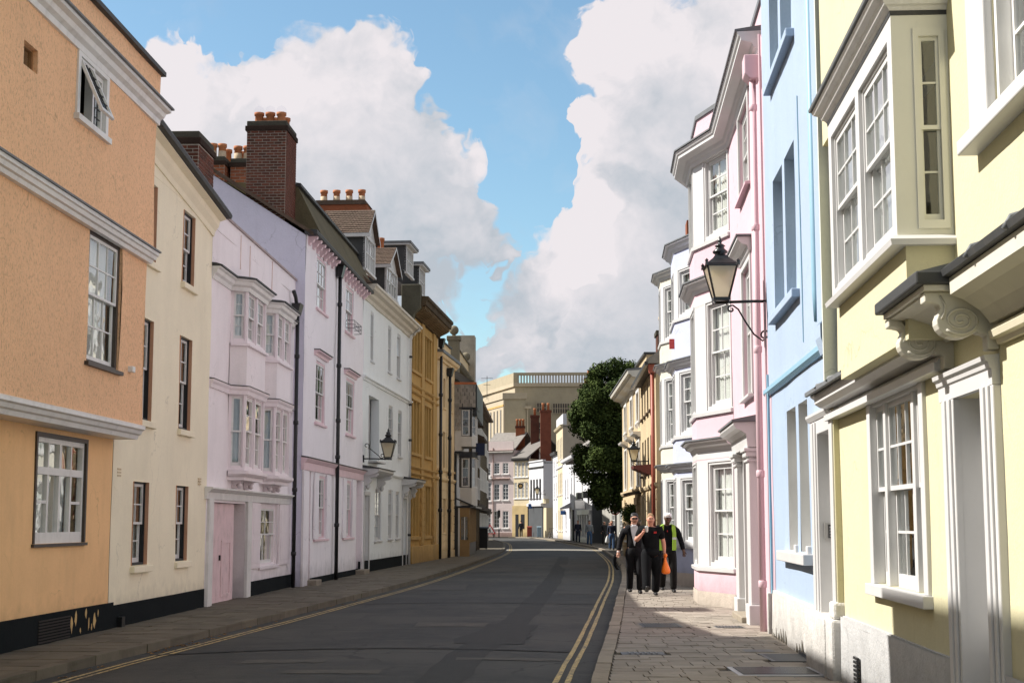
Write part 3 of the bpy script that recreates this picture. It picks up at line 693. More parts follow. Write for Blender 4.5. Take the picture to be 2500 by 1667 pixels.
# jetty
jp = [(.0, 3.0), (.38, 3.0), (.40, 3.06), (.44, 3.08), (.46, 3.13), (.50, 3.15), (.50, 3.20), (.45, 3.225), (.0, 3.225)]
MB().sweep([(-8.5, 0), (.03, 0)], jp).build('jetty_moulding', WHITE, E_)
hf = (-2.72, -1.28, 3.93, 5.80)
wall(MB(), -8.5, .0, 3.22, 5.80, [hf], .12, q=.45, k=1.6).build('upper_wall', OR_R, E_)
MB().box(-.02, 0, -1, .445, 3.22, 8.7).build('end_wall', OR_R, E_)
MB().box(-2.80, -1.20, .30, .51, 3.87, 3.925).build('window_sill', DARKTRIM, E_)
sash_window(E_, FLAT, hf[0], hf[1], hf[2], hf[3], .45, .03, 3, (2, 2), WHITE, DARKTRIM, .53, cur=('full', CURT), fw=.075)
MB().sweep([(-8.5, 0.5), (.02, 0.5)], [(-.05, 5.76), (.03, 5.76), (.05, 5.81), (.09, 5.82), (.11, 5.87), (.14, 5.88), (.14, 5.93), (-.05, 5.93)]).build('moulding', WHITE, E_)
MB().sweep([(-8.5, 0.5), (.04, 0.5)], [(-.05, 5.931), (.17, 5.931), (.17, 5.955), (.05, 5.99), (-.05, 5.99)]).build('lead_flashing', LEAD, E_)
ht, hs = (-3.75, -2.55, 7.12, 8.0), (-5.70, -5.25, 7.2, 7.5)
wall(MB(), -8.5, .0, 5.96, 8.04, [ht, hs], .10, q=.55, k=1.6).build('upper_wall', OR_R, E_)
w = MB().box(ht[0]-.06, ht[0]+.05, .45, .575, 7.10, 8.03).box(ht[1]-.05, ht[1]+.06, .45, .575, 7.10, 8.03).box(ht[0]+.05, ht[1]-.05, .45, .575, 7.94, 8.03).box(ht[0]-.1, ht[1]+.1, .45, .62, 7.04, 7.12).box(-3.18, -3.11, .45, .565, 7.12, 7.94).build('window', WHITE, E_)
def casement(w, fr, t0, t1, z0, z1, q, nx, nz):
    mb = MB(fr).box(t0, t0+.06, q-.04, q, z0, z1).box(t1-.06, t1, q-.04, q, z0, z1).box(t0+.06, t1-.06, q-.04, q, z0, z0+.06).box(t0+.06, t1-.06, q-.04, q, z1-.06, z1)
    mb.build('casement', WHITE, w)
    mb = MB(fr)
    for i in range(1, nx): c = t0+.06+(t1-t0-.12)*i/nx; mb.box(c-.006, c+.006, q-.03, q-.006, z0+.06, z1-.06)
    for i in range(1, nz): c = z0+.06+(z1-z0-.12)*i/nz; mb.box(t0+.06, t1-.06, q-.029, q-.007, c-.006, c+.006)
    mb.build('lead_bars', DLEAD, w)
    for i in range(nx):
        for j in range(nz):
            piece('pane', GLASS, w, (t0+.06+(t1-t0-.12)*(i+.5)/nx, q-.018, z0+.06+(z1-z0-.12)*(j+.5)/nz), ((t1-t0-.12)/nx, .003, (z1-z0-.12)/nz), fr, (rnd.gauss(0, .008), 0, rnd.gauss(0, .01)))
casement(w, FLAT, -3.10, -2.61, 7.13, 7.93, .52, 3, 5)
before = set(w.children); casement(w, FLAT, -3.69, -3.19, 7.13, 7.93, .56, 3, 5)
bpy.context.view_layer.update()
for o in w.children:          # the near leaf hangs from its head, pushed open at the foot
    if o not in before: o.matrix_basis = Matrix.Translation((0, -.56, 7.93)) @ Matrix.Rotation(R(-24), 4, 'X') @ Matrix.Translation((0, .56, -7.93)) @ o.matrix_basis
curtain(w, FLAT, -3.0, -2.6, 7.13, 7.95, .40, CURT)
w = MB().box(hs[0], hs[0]+.04, .44, .50, hs[2], hs[3]).box(hs[1]-.04, hs[1], .44, .50, hs[2], hs[3]).box(hs[0]+.04, hs[1]-.04, .44, .50, hs[2], hs[2]+.03).box(hs[0]+.04, hs[1]-.04, .44, .50, hs[3]-.03, hs[3]).build('window', paint('brown_frame', (.30, .15, .06), .6), E_)
piece('pane', GLASS, w, ((hs[0]+hs[1])/2, .47, (hs[2]+hs[3])/2), (.37, .004, .24))
MB().sweep([(-8.5, 0.55), (.05, 0.55)], [(-.1, 8.0), (.03, 8.0), (.04, 8.08), (.10, 8.12), (.13, 8.18), (.21, 8.2), (.21, 8.25), (-.1, 8.25)]).build('cornice', WHITE, E_)
MB().sweep([(-8.5, 0.55), (.09, 0.55)], [(-.1, 8.251), (.25, 8.251), (.25, 8.28), (.06, 8.33), (-.1, 8.33)]).build('lead_flashing', LEAD, E_)
wall(MB(), -8.5, .0, 8.3, 8.8, [], 0, q=.58).build('parapet', OR_R, E_)
MB().box(-8.5, .06, .3, .66, 8.80, 8.87).build('coping', DLEAD, E_)
MB().box(-.82, -.68, .44, .53, 3.97, 4.06).build('alarm_box', WHITE, E_, bevel=.01)
H.shell(-8.5, -.03, 8.6, 7, OR_R); H.flat_roof(-8.5, -.03, 8.3, 7, DLEAD, .4)

# cream house
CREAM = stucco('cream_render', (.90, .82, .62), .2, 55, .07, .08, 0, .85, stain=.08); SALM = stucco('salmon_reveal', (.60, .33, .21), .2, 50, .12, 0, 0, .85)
BLKF = paint('black_box_frame', (.012, .014, .016), .5, .2)
H = House('cream_house', 'cream rendered house with black window boxes, between the orange house and the pink gate', -6.2, 23.0, .036, 'L'); E_ = H.e
hs = [(1.19, 2.06), (3.85, 4.68)]; zs = [(1.03, 2.39), (3.42, 5.12), (6.12, 7.46)]
holes = [(a, b, c, d) for a, b in hs for c, d in zs]
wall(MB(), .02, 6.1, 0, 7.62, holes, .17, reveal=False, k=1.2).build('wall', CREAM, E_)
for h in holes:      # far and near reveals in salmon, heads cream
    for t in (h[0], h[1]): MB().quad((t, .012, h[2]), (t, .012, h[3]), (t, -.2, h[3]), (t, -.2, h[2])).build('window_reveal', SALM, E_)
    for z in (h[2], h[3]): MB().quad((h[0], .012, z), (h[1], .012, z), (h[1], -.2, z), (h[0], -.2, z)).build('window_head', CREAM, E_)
for (a, b) in hs:
    for k, (c, d) in enumerate(zs):
        w = sash_window(E_, FLAT, a, b, c, d, 0, .05, 2, (2, 2), WHITE, BLKF, .5 if k != 1 else .52, cur=('low', CURT) if k == 0 else None, fw=.03, sq=.03)
        MB().box(a-.05, b+.16, -.1, .075, c-.12, c-.012).build('sill', CREAM, w, bevel=.01)
# eave falls slightly towards the far end
ez = lambda t: 8.36-.1*t
MB().plate([(.02, 7.62), (6.1, 7.62), (6.1, ez(6.1)-.02), (.02, ez(.02)-.02)], -.1, .006).build('wall_head', CREAM, E_)
MB().sweep([(.02, 0), (6.12, 0)], [(.0, -.36), (.03, -.36), (.05, -.26), (.12, -.16), (.14, -.06), (.26, -.02), (.26, .0), (.0, .0)], dz=[ez(0), ez(6.1)]).build('cornice', CREAM, E_)
MB().sweep([(.0, 0), (6.16, 0)], [(.14, .003), (.36, .003), (.38, .06), (.36, .11), (.14, .11)], dz=[ez(0), ez(6.1)]).build('gutter', DLEAD, E_)
rf = MB(); i = [rf.P(t, q, z+ez(t)) for t in (0, 6.12) for q, z in ((.30, .115), (-3.2, 1.75), (-6.8, .1), (-6.8, 0), (.30, .06))]
rf.f += [[i[0], i[5], i[6], i[1]], [i[1], i[6], i[7], i[2]], [i[0], i[1], i[2], i[3], i[4]], [i[5], i[9], i[8], i[7], i[6]], [i[4], i[9], i[5], i[0]]]
rf.build('roof', TILE, E_)
MB().box(.24, 6.08, -.05, .016, -.1, .45).build('plinth', PLINTH, E_)
for (t, z) in ((.36, 2.51), (5.53, 2.51)):
    m = MB()
    for k in range(3): m.box(t-.1, t+.1, -.02, .012, z-.07+k*.05, z-.04+k*.05)
    m.build('air_brick', stucco('air_brick_cream', (.62, .50, .33), .3), E_)
MB().box(.45, .62, .02, .10, .10, .26).build('boot_scraper', IRON, E_)
ch = MB().box(6.15, 7.4, -1.04, -.34, 8.0, 8.05).build('chimney', BRICKD, E_)
brick_stack(H, ch, 6.15, 7.4, -1.04, -.34, 7.7, 9.30, BRICKD, cap=True)
H.shell(.02, 6.1, 7.7, 6.5, CREAM, near=False)

# pink house with two oriel bays
PINK = stucco('pale_pink_render', (.88, .815, .825), .3, 55, .06, .08, 0, .85, stain=.06); PINKF = paint('pink_frame_paint', (.84, .755, .78), .45, .06, .1); PINKD = paint('worn_pink_door', (.78, .58, .60), .55, .15, .35)
H = House('pink_oriel_house', 'pale pink house with two stacked oriel bays and a carriage gate', -6.2, 23.0, .036, 'L'); E_ = H.e
gate = (6.55, 9.72, -.3, 2.13); gw = (11.18, 13.35, .74, 2.17)
bays = [(7.85, 8.0, 9.9, 10.05), (11.1, 11.25, 13.0, 13.15)]; BO = .33
bh = [(b[0]+.02, b[3]-.02, 2.84, 4.40) for b in bays]+[(b[0]+.02, b[3]-.02, 5.5, 6.62) for b in bays]
wall(MB(), 6.1, 15.22, -.1, 7.6, [gate+(.55,), gw]+bh, .14, k=1.2).build('wall', PINK, E_)
MB().plate([(6.1, 7.6), (15.22, 7.6), (15.22, 7.98), (6.6, 7.98), (6.1, 7.82)], -.25, .004).build('parapet', PINK, E_)
MB().box(6.5, 15.24, -.28, .045, 7.981, 8.03).build('coping', paint('grey_pink_stone', (.42, .34, .33), .8, .2, .3), E_)
MB().box(9.9, 15.24, -.05, .03, -.1, .42).build('plinth', PLINTH, E_)
for q in ((8.6, 7.15), (9.55, 7.1), (12.05, 7.2)):
    MB().plate([(q[0], q[1]), (q[0]+.03, q[1]+.02), (q[0]+.035, q[1]+.75), (q[0]+.01, q[1]+.75)], .0, .022).build('rust_stain', paint('rust_streak', (.80, .64, .60), .9, .2), E_)
def oriel(b, z0, z1, nsplit, side, fr_rows, curs, fmat, low):
    p = [(b[0], 0), (b[1], BO), (b[2], BO), (b[3], 0)]
    bay = None
    for k in range(3):
        fr = Frame(p[k][0], p[k][1], p[k+1][0], p[k+1][1]); L = fr.L
        n = nsplit if k == 1 else 1
        e = .07 if k == 1 else .05
        cell = (L-e*2-(n-1)*.10)/n; hl = [(e+i*(cell+.10), e+i*(cell+.10)+cell, z0+.06, z1-.04) for i in range(n)]
        m = wall(MB(fr), 0, L, z0, z1, hl, .05, k=0, cell=3)
        o = m.build('bay', fmat, bay or E_)
        if bay is None: bay = o
        for i, h in enumerate(hl):
            if k == 1: sash_window(E_, fr, *h, 0, .035, fr_rows[0], fr_rows[1], WHITE, fmat, .52, cur=curs, fw=.03, curq=.14, bar=.018)
            else: sash_window(E_, fr, *h, 0, .03, side[0], side[1], WHITE, fmat, .5, cur=('full', CURTD if low else CURT), fw=.02, curq=.12, bar=.018)
    return p
for b in bays:
    p = oriel(b, 5.47, 6.62, 2, (1, (2, 2)), (3, (2, 2)), None, PINKF, False)
    MB().sweep(p, [(-.04, 5.40), (.07, 5.41), (.07, 5.46), (-.04, 5.468)]).build('bay_sill', PINKF, E_)
    wall_p = [p[0], p[1], p[2], p[3]]
    for k in range(3): fr = Frame(*p[k], *p[k+1]); wall(MB(fr), 0, fr.L, 4.56, 5.41, [], 0, k=0).build('bay_apron', PINK, E_)
    p = oriel(b, 2.80, 4.40, 2, (1, (1, 1)), (1, (2, 2)), ('pair', CURTY), PINKF, True)
    MB().sweep(p, [(-.05, 2.68), (.05, 2.68), (.10, 2.73), (.10, 2.79), (-.05, 2.798)]).build('bay_sill', PINKF, E_)
    MB().slab(p, 2.60, 2.68).build('bay_soffit', PINKF, E_)
    for t in (b[1]+.30, b[2]-.45):
        br = MB().prism([(0, 2.44), (.06, 2.43), (.10, 2.48), (.07, 2.52), (.13, 2.53), (.20, 2.57), (.17, 2.61), (.26, 2.63), (.30, 2.68), (0, 2.68)], t, t+.22).build('bracket', PINKF, E_, bevel=.012)
        MB().lathe((t+.11, .14), [(.02, 2.44), (.06, 2.47), (.05, 2.53), (.02, 2.57)], 10).build('carved_leaf', PINKF, br, True)
path = [(6.12, 0)]+[q for b in bays for q in ((b[0]-.12, 0), (b[1]-.02, BO), (b[2]+.02, BO), (b[3]+.06, 0))]+[(15.2, 0)]
path_u = [(6.12, .0), (7.73, .0), (7.98, BO), (9.92, BO), (10.1, .0), (11.05, 0), (11.23, BO), (13.02, BO), (13.2, 0), (14.75, 0)]
MB().sweep(path_u, [(-.02, 6.56), (.03, 6.56), (.05, 6.64), (.10, 6.68), (.12, 6.75), (.17, 6.77), (.17, 6.80), (-.02, 6.80)]).build('cornice', WHITE, E_)
MB().sweep(path_u, [(-.03, 6.801), (.21, 6.801), (.21, 6.83), (.08, 6.87), (-.03, 6.88)]).build('lead_flashing', DLEAD, E_)
MB().sweep(path_u, [(-.02, 4.38), (.03, 4.38), (.05, 4.46), (.08, 4.50), (.09, 4.545), (-.02, 4.545)]).build('string_course', PINKF, E_)
MB().sweep(path_u, [(-.02, 4.546), (.105, 4.546), (.105, 4.56), (-.02, 4.58)]).build('lead_flashing', DLEAD, E_)
MB().sweep([(5.95, 0.0), (14.9, 0.0)], [(-.02, 2.18), (.05, 2.18), (.06, 2.32), (.10, 2.33), (.14, 2.37), (.17, 2.38), (.17, 2.41), (-.02, 2.43)]).build('fascia', WHITE, E_)
MB().box(6.18, 6.54, -.05, .06, -.1, 2.18).build('gate_post', WHITE, E_, bevel=.01); MB().box(9.74, 10.15, -.05, .06, -.1, 2.18).build('gate_post', WHITE, E_, bevel=.01)
g_ = MB().box(6.55, 7.52, -.16, -.10, -.08, 2.12).build('gate_leaf', PINKD, E_, bevel=.006)
g_ = MB().box(7.545, 9.05, -.16, -.105, -.08, 2.12).build('gate_leaf', PINKD, E_, bevel=.006)
MB().box(7.9, 8.75, -.11, -.088, 1.30, 1.36).box(7.9, 7.96, -.11, -.088, .2, 1.30).box(8.69, 8.75, -.11, -.088, .2, 1.30).box(7.96, 8.69, -.11, -.088, .2, .26).build('door_panel', PINKD, g_)
MB().box(7.75, 8.0, -.10, -.08, .03, .10).build('letter_plate', IRON, g_); MB().box(7.72, 7.77, -.105, -.07, .95, 1.06).build('handle', IRON, g_)
MB().box(9.06, 9.72, -.5, -.3, -.08, 2.12).build('gate_jamb', stucco('stained_plaster', (.34, .24, .24), .3, 40, .3, .3), E_)
sash_window(E_, FLAT, *gw, 0, .06, 2, (2, 1), WHITE, PINKF, .53, sill=(.06, .09, .05), smat=PINKF, cur=('pair', CURTY), fw=.12)
for (t0, t1) in ((10.22, 11.14), (13.42, 14.75)):
    s_ = MB().box(t0, t1, .0, .05, .70, 2.16).build('shutter', PINKF, E_, bevel=.006)
    MB().box(t0+.12, t1-.12, .05, .058, .82, 1.35).box(t0+.12, t1-.12, .05, .058, 1.47, 2.04).build('shutter_panel', PINKF, s_, bevel=.004)
dp = MB().tube([(14.72, .16, 7.0), (14.72, .16, -.02)], .05, 10).tube([(14.4, .10, 7.6), (14.5, .14, 7.45), (14.68, .16, 7.15), (14.72, .16, 7.0)], .05, 10).build('downpipe', BLACK, E_, True)
MB().prism([(.04, 7.02), (.20, 7.02), (.27, 7.30), (.04, 7.30)], 14.5, 14.95).build('hopper', BLACK, dp)
for z in (5.9, 4.2, 2.5, .9): MB().lathe((14.72, .16), [(.06, z), (.068, z+.01), (.068, z+.09), (.06, z+.1)], 10).build('pipe_collar', BLACK, dp, True)
H.shell(6.1, 15.22, 7.7, 6.5, PINK, near=False); H.flat_roof(6.12, 15.2, 7.75, 6.5, DLEAD, -.26)
# lilac house: tall gable end, big brick chimney, mansard slope
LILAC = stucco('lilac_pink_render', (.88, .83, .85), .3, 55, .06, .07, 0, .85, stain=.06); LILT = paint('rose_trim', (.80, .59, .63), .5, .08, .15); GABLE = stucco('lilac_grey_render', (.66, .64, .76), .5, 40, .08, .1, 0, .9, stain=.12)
H = House('lilac_house', 'tall lilac pink house with big brick chimney and black downpipe, beside the double oriel house', -5.40, 38.2, .05, 'L'); E_ = H.e
wu = [(1.62, 3.15, 7.53, 8.98), (6.55, 8.0, 7.53, 8.94)]; wm = [(1.68, 3.16, 4.42, 6.1), (6.85, 8.4, 4.42, 6.12)]; wg = [(2.25, 3.45, 1.30, 3.0), (6.95, 8.05, 1.29, 3.0)]
doors = [(.78, 1.28, -.1, 3.06), (9.15, 10.0, -.1, 3.06)]
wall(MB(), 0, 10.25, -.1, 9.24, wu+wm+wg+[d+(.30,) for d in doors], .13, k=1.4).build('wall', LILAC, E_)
for i, h in enumerate(wu+wm): sash_window(E_, FLAT, *h, 0, .02, 3, (2, 2), WHITE, LILT, .5, sill=(.07, .08, .1), smat=LILT, cur=[('low', CURT), None, None, ('low', CURT)][i], fw=.06)
for h in wg:
    w = sash_window(E_, FLAT, *h, 0, .02, 3, (2, 2), WHITE, LILT, .5, sill=(.05, .08, .5), smat=LILT, cur=('full', CURTD), fw=.07)
    for (a, b) in ((h[0]-.62, h[0]-.02), (h[1]+.02, h[1]+.55)):
        s_ = MB().box(a, b, .005, .05, h[2]-.02, h[3]+.05).build('shutter', LILAC, w, bevel=.005)
for d in doors:
    MB().box(d[0]+.03, d[1]-.03, -.28, -.22, .1, 2.2).build('door', LILT, E_, bevel=.01); MB().box(d[0]+.02, d[1]-.02, -.27, -.20, 2.22, 3.0).build('door_head', LILT, E_)
    MB().box(d[0]-.12, d[1]+.12, -.05, .30, -.1, .24).build('door_step', KERB, E_, bevel=.015)
for (t0, t1) in ((0.02, .74), (10.02, 10.24)):
    MB().box(t0, t1, -.02, .06, -.05, 3.05).build('pilaster', LILAC, E_, bevel=.008)
MB().sweep([(-.05, 0), (10.25, 0)], [(-.02, 3.08), (.05, 3.08), (.06, 3.28), (.09, 3.29), (.13, 3.34), (.15, 3.36), (.15, 3.38), (-.02, 3.40)]).build('fascia', LILT, E_)
MB().sweep([(-.05, 0), (10.25, 0)], [(-.02, 3.401), (.18, 3.385), (.18, 3.41), (-.02, 3.44)]).build('lead_flashing', DLEAD, E_)
for (a, b) in ((1.35, 3.4), (6.35, 8.6)):
    hd = MB().sweep([(a, 0), (b, 0)], [(-.02, 6.20), (.05, 6.20), (.07, 6.27), (.16, 6.30), (.16, 6.33), (-.02, 6.34)]).build('window_hood', LILT, E_); MB().box(a-.02, b+.02, -.02, .185, 6.341, 6.36).build('lead_cap', DLEAD, hd)
MB().box(1.3, 10.25, -.05, .016, -.15, .27).build('plinth', PLINTH, E_)
# scalloped brackets under the gutter
for k in range(17):
    t = .25+k*.6
    if 4.2 < t < 4.6: continue
    MB().prism([(0, 9.0), (.05, 8.98), (.08, 9.05), (.14, 9.07), (.17, 9.14), (.24, 9.15), (.26, 9.22), (0, 9.22)], t, t+.16).build('eave_bracket', LILT, E_)
MB().sweep([(-.12, 0), (10.32, 0)], [(-.02, 9.225), (.30, 9.225), (.32, 9.29), (.30, 9.33), (-.02, 9.33)]).build('gutter', DLEAD, E_)
MANS = stucco('mansard_slate', (.125, .105, .06), .5, 22, .3, .3, .25, .9)
ro = MB(); ro.quad((1.46, .24, 9.3), (12.2, .24, 9.3), (12.2, -.55, 10.86), (1.46, -.55, 10.86)); ro.quad((1.46, -.55, 10.86), (12.2, -.55, 10.86), (12.2, -2.65, 11.0), (1.46, -2.65, 11.0)); ro.f.append([ro.P(1.46, .24, 9.3), ro.P(1.46, -.55, 10.86), ro.P(1.46, -2.65, 11.0), ro.P(1.46, -2.65, 9.3)]); ro.quad((-.02, .1, 9.25), (1.5, .1, 9.25), (1.5, -2.65, 10.93), (-.02, -2.65, 10.93)); ro.quad((-.06, -2.65, 11.0), (12.2, -2.65, 11.0), (12.2, -7, 8.6), (-.06, -7, 8.6)); rf = ro.build('roof', MANS, E_)
MB().sweep([(1.40, -.5), (12.2, -.5)], [(-.08, 10.84), (.06, 10.84), (.06, 10.92), (-.08, 10.94)]).build('roof_edge', DLEAD, E_)
# gable end towards the camera
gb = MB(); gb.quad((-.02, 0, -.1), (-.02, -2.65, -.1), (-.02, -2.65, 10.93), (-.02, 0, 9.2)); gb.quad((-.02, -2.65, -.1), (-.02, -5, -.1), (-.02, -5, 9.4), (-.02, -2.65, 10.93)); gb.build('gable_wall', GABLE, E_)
vg = MB(); 
for (a, b) in (((.22, 9.16), (-2.6, 10.98)), ((-2.6, 10.98), (-5, 9.45))):
    vg.f.append([vg.P(-.12, a[0], a[1]), vg.P(-.12, b[0], b[1]), vg.P(-.12, b[0], b[1]+.1), vg.P(-.12, a[0], a[1]+.1)]); vg.f.append([vg.P(-.12, a[0], a[1]+.1), vg.P(-.12, b[0], b[1]+.1), vg.P(.4, b[0], b[1]+.1), vg.P(.4, a[0], a[1]+.1)]); vg.f.append([vg.P(-.12, a[0], a[1]), vg.P(-.12, b[0], b[1]), vg.P(0, b[0], b[1]), vg.P(0, a[0], a[1])])
vg.build('verge_tiles', TILE, E_)
c = MB().box(.1, 1.45, -1.65, -.60, 9.3, 9.4).build('chimney', BRICKD, E_)
brick_stack(H, c, .1, 1.45, -1.65, -.60, 9.2, 12.05, BRICKD, joined_street=True)
DOME = glass_mat('wire_dome', (.97, .97, .98), .10)
for k in range(3):
    pp = pot(c, .5, -1.42+k*.30, 12.30, .34, .115)
    ms = MB().lathe((.5, -1.42+k*.30), [(.14, 12.60), (.145, 12.66), (.13, 12.74), (.09, 12.80), (.03, 12.83)], 14).build('bird_guard', DOME, pp, True)
for k in range(3): pot(c, 1.05, -1.42+k*.30, 12.30, .34, .115)
# low stacks behind the ridge
c = MB().box(6.0, 7.2, -4.3, -3.45, 10.6, 10.7).build('chimney', BRICKD, E_)
brick_stack(H, c, 6.0, 7.2, -4.3, -3.72, 10.6, 12.6, BRICK, bl=.29, bh=.1); brick_stack(H, c, 6.3, 7.6, -3.6, -3.0, 10.6, 12.6, BRICK, bl=.3, bh=.1)
for (t, o, two) in ((6.25, -4.15, True), (6.3, -3.87, True), (7.0, -3.87, False), (6.6, -3.45, True), (6.6, -3.15, True), (7.2, -3.15, True), (7.3, -3.5, False)): pot(c, t, o, 12.86, .46, .12, two=two)
dp = MB().tube([(4.72, .12, 9.2), (4.72, .12, .0)], .055, 10).build('downpipe', BLACK, E_, True)
MB().prism([(.03, 8.85), (.18, 8.85), (.26, 9.2), (.03, 9.2)], 4.55, 4.9).build('hopper', BLACK, dp)
for z in (8.0, 6.2, 4.6, 3.55, 1.6): MB().lathe((4.72, .12), [(.065, z), (.075, z+.01), (.075, z+.1), (.065, z+.11)], 10).build('pipe_collar', BLACK, dp, True)
m = MB()
for z in (7.60, 7.72, 7.84): m.tube([(6.5, .02, z), (6.55, .26, z), (8.05, .26, z), (8.1, .02, z)], .009, 5)
for k in range(6): m.tube([(6.6+k*.28, .26, 7.58), (6.6+k*.28, .26, 7.86)], .007, 5)
m.build('window_guard', IRON, E_)
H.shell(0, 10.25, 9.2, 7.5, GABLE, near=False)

# white house with two dormers
WHR = stucco('white_blue_render', (.83, .86, .86), .25, 55, .05, .05, 0, .85, stain=.05)
H = House('white_house', 'white house with two shell hoods over its doors and two tiled dormers', -4.9, 48.25, .075, 'L'); E_ = H.e
ut = [(1.45, 2.1, 7.17, 8.86), (5.2, 5.95, 7.17, 8.86), (7.4, 8.25, 7.15, 8.84)]; um = [(5.5, 6.45, 4.22, 5.97), (7.85, 8.75, 4.22, 5.97)]; ub = (1.25, 3.45, 3.8, 5.97); ug = [(2.72, 4.1, 1.12, 2.87), (5.68, 6.55, 1.15, 2.9), (7.4, 8.3, 1.15, 2.88)]; ud = [(.55, 1.45, -.1, 2.6), (9.15, 10.0, -.1, 2.62)]
wall(MB(), 0, 10.9, -.1, 9.3, ut+um+[ub+(.3,)]+ug+[d+(.25,) for d in ud], .12, k=1.3).build('wall', WHR, E_)
for i, h in enumerate(ut+um): sash_window(E_, FLAT, *h, 0, .012, 2, (2, 2) if i > 2 else (1, 1), WHITEC, WHITEC, .52, sill=(.06, .07, .06), cur=('full', CURT) if i in (1, 2) else ('low', CURT), fw=.06)
sash_window(E_, FLAT, ub[0]+.15, ub[1]-.5, ub[2], ub[3], 0, .25, 2, (1, 1), WHITEC, WHITEC, .5, sill=(.32, .08, .1), cur=('full', CURT), fw=.1)
for h in ug: sash_window(E_, FLAT, *h, 0, .025, 2, (2, 2), WHITEC, WHITEC, .5, sill=(.06, .07, .08), cur=('low', CURT), fw=.07)
for k, d in enumerate(ud):
    dr = MB().box(d[0], d[1], -.24, -.19, .3, d[3]-.05).build('door', WHITEC if k else paint('brown_glazed_door', (.25, .16, .09), .5), E_, bevel=.01)
    MB().box(d[0]-.12, d[0]-.005, -.02, .04, .1, d[3]+.1).box(d[1]+.005, d[1]+.12, -.02, .04, .1, d[3]+.1).box(d[0]-.12, d[1]+.12, -.02, .05, d[3]+.02, d[3]+.14).build('door_case', WHITEC, E_, bevel=.006)
def hood(a, b, z, d):
    o = MB().sweep([(a, 0), (b, 0)], [(-.02, z-.05), (d*.5, z-.03), (d*.85, z+.03), (d, z+.1), (d, z+.17), (-.02, z+.20)]).build('door_hood', WHITEC, E_)
    MB().prism([(-.02, z+.205), (d+.05, z+.175), (d+.05, z+.20), (-.02, z+.30)], a-.04, b+.04).build('lead_cap', DLEAD, o)
    for t in (a+.1, b-.3):
        br = MB().prism([(0, z-.55), (.06, z-.55), (.10, z-.45), (.07, z-.38), (.16, z-.36), (.26, z-.28), (.3, z-.2), (.24, z-.14), (d*.8, z-.1), (d*.92, z-.02), (d*.9, z+.02), (0, z+.0)], t, t+.2).build('console', WHITEC, o, bevel=.015)
        MB().lathe((t+.1, .16), [(.03, z-.5), (.08, z-.42), (.06, z-.34), (.09, z-.28)], 10).build('carved_leaf', WHITEC, br, True)
hood(.2, 3.4, 3.3, .55); hood(8.9, 11.3, 3.2, .6)
MB().sweep([(0, 0), (10.9, 0)], [(-.02, 6.38), (.04, 6.38), (.06, 6.45), (.12, 6.48), (.12, 6.53), (-.02, 6.56)]).build('string_course', WHR, E_)
MB().sweep([(3.4, 0), (8.9, 0)], [(-.02, 3.38), (.04, 3.38), (.08, 3.44), (.08, 3.48), (-.02, 3.5)]).build('string_course', WHR, E_)
MB().sweep([(0, 0), (11.1, 0)], [(-.02, 9.05), (.05, 9.06), (.08, 9.16), (.18, 9.22), (.22, 9.32), (.36, 9.36), (.40, 9.44), (.46, 9.46), (.46, 9.54), (-.02, 9.54)]).build('cornice', paint('cream_cornice', (.66, .60, .50), .6, .1, .3), E_)
MB().box(-.1, 10.9, -.05, .016, -.15, .48).build('plinth', PLINTH, E_)
dp = MB().tube([(10.45, .42, 9.5), (10.40, .38, 9.35), (10.2, .12, 9.1), (10.2, .12, 0)], .05, 8).build('downpipe', WHITE, E_, True)
for z in (8.2, 6.3, 4.9, 3.0, 1.2): MB().lathe((10.2, .12), [(.06, z), (.07, z+.01), (.07, z+.08), (.06, z+.09)], 8).build('pipe_collar', DLEAD, dp, True)
ro = MB(); ro.quad((-.1, .3, 9.55), (11, .3, 9.55), (11, -3.2, 12.6), (-.1, -3.2, 12.6)); ro.quad((-.1, -3.2, 12.6), (11, -3.2, 12.6), (11, -7, 9.5), (-.1, -7, 9.5)); ro.quad((11, .3, 9.55), (11, -3.2, 12.6), (11, -7, 9.5)); ro.quad((-.1, .3, 9.55), (-.1, -3.2, 12.6), (-.1, -7, 9.5)); ro.build('roof', TILE, E_)
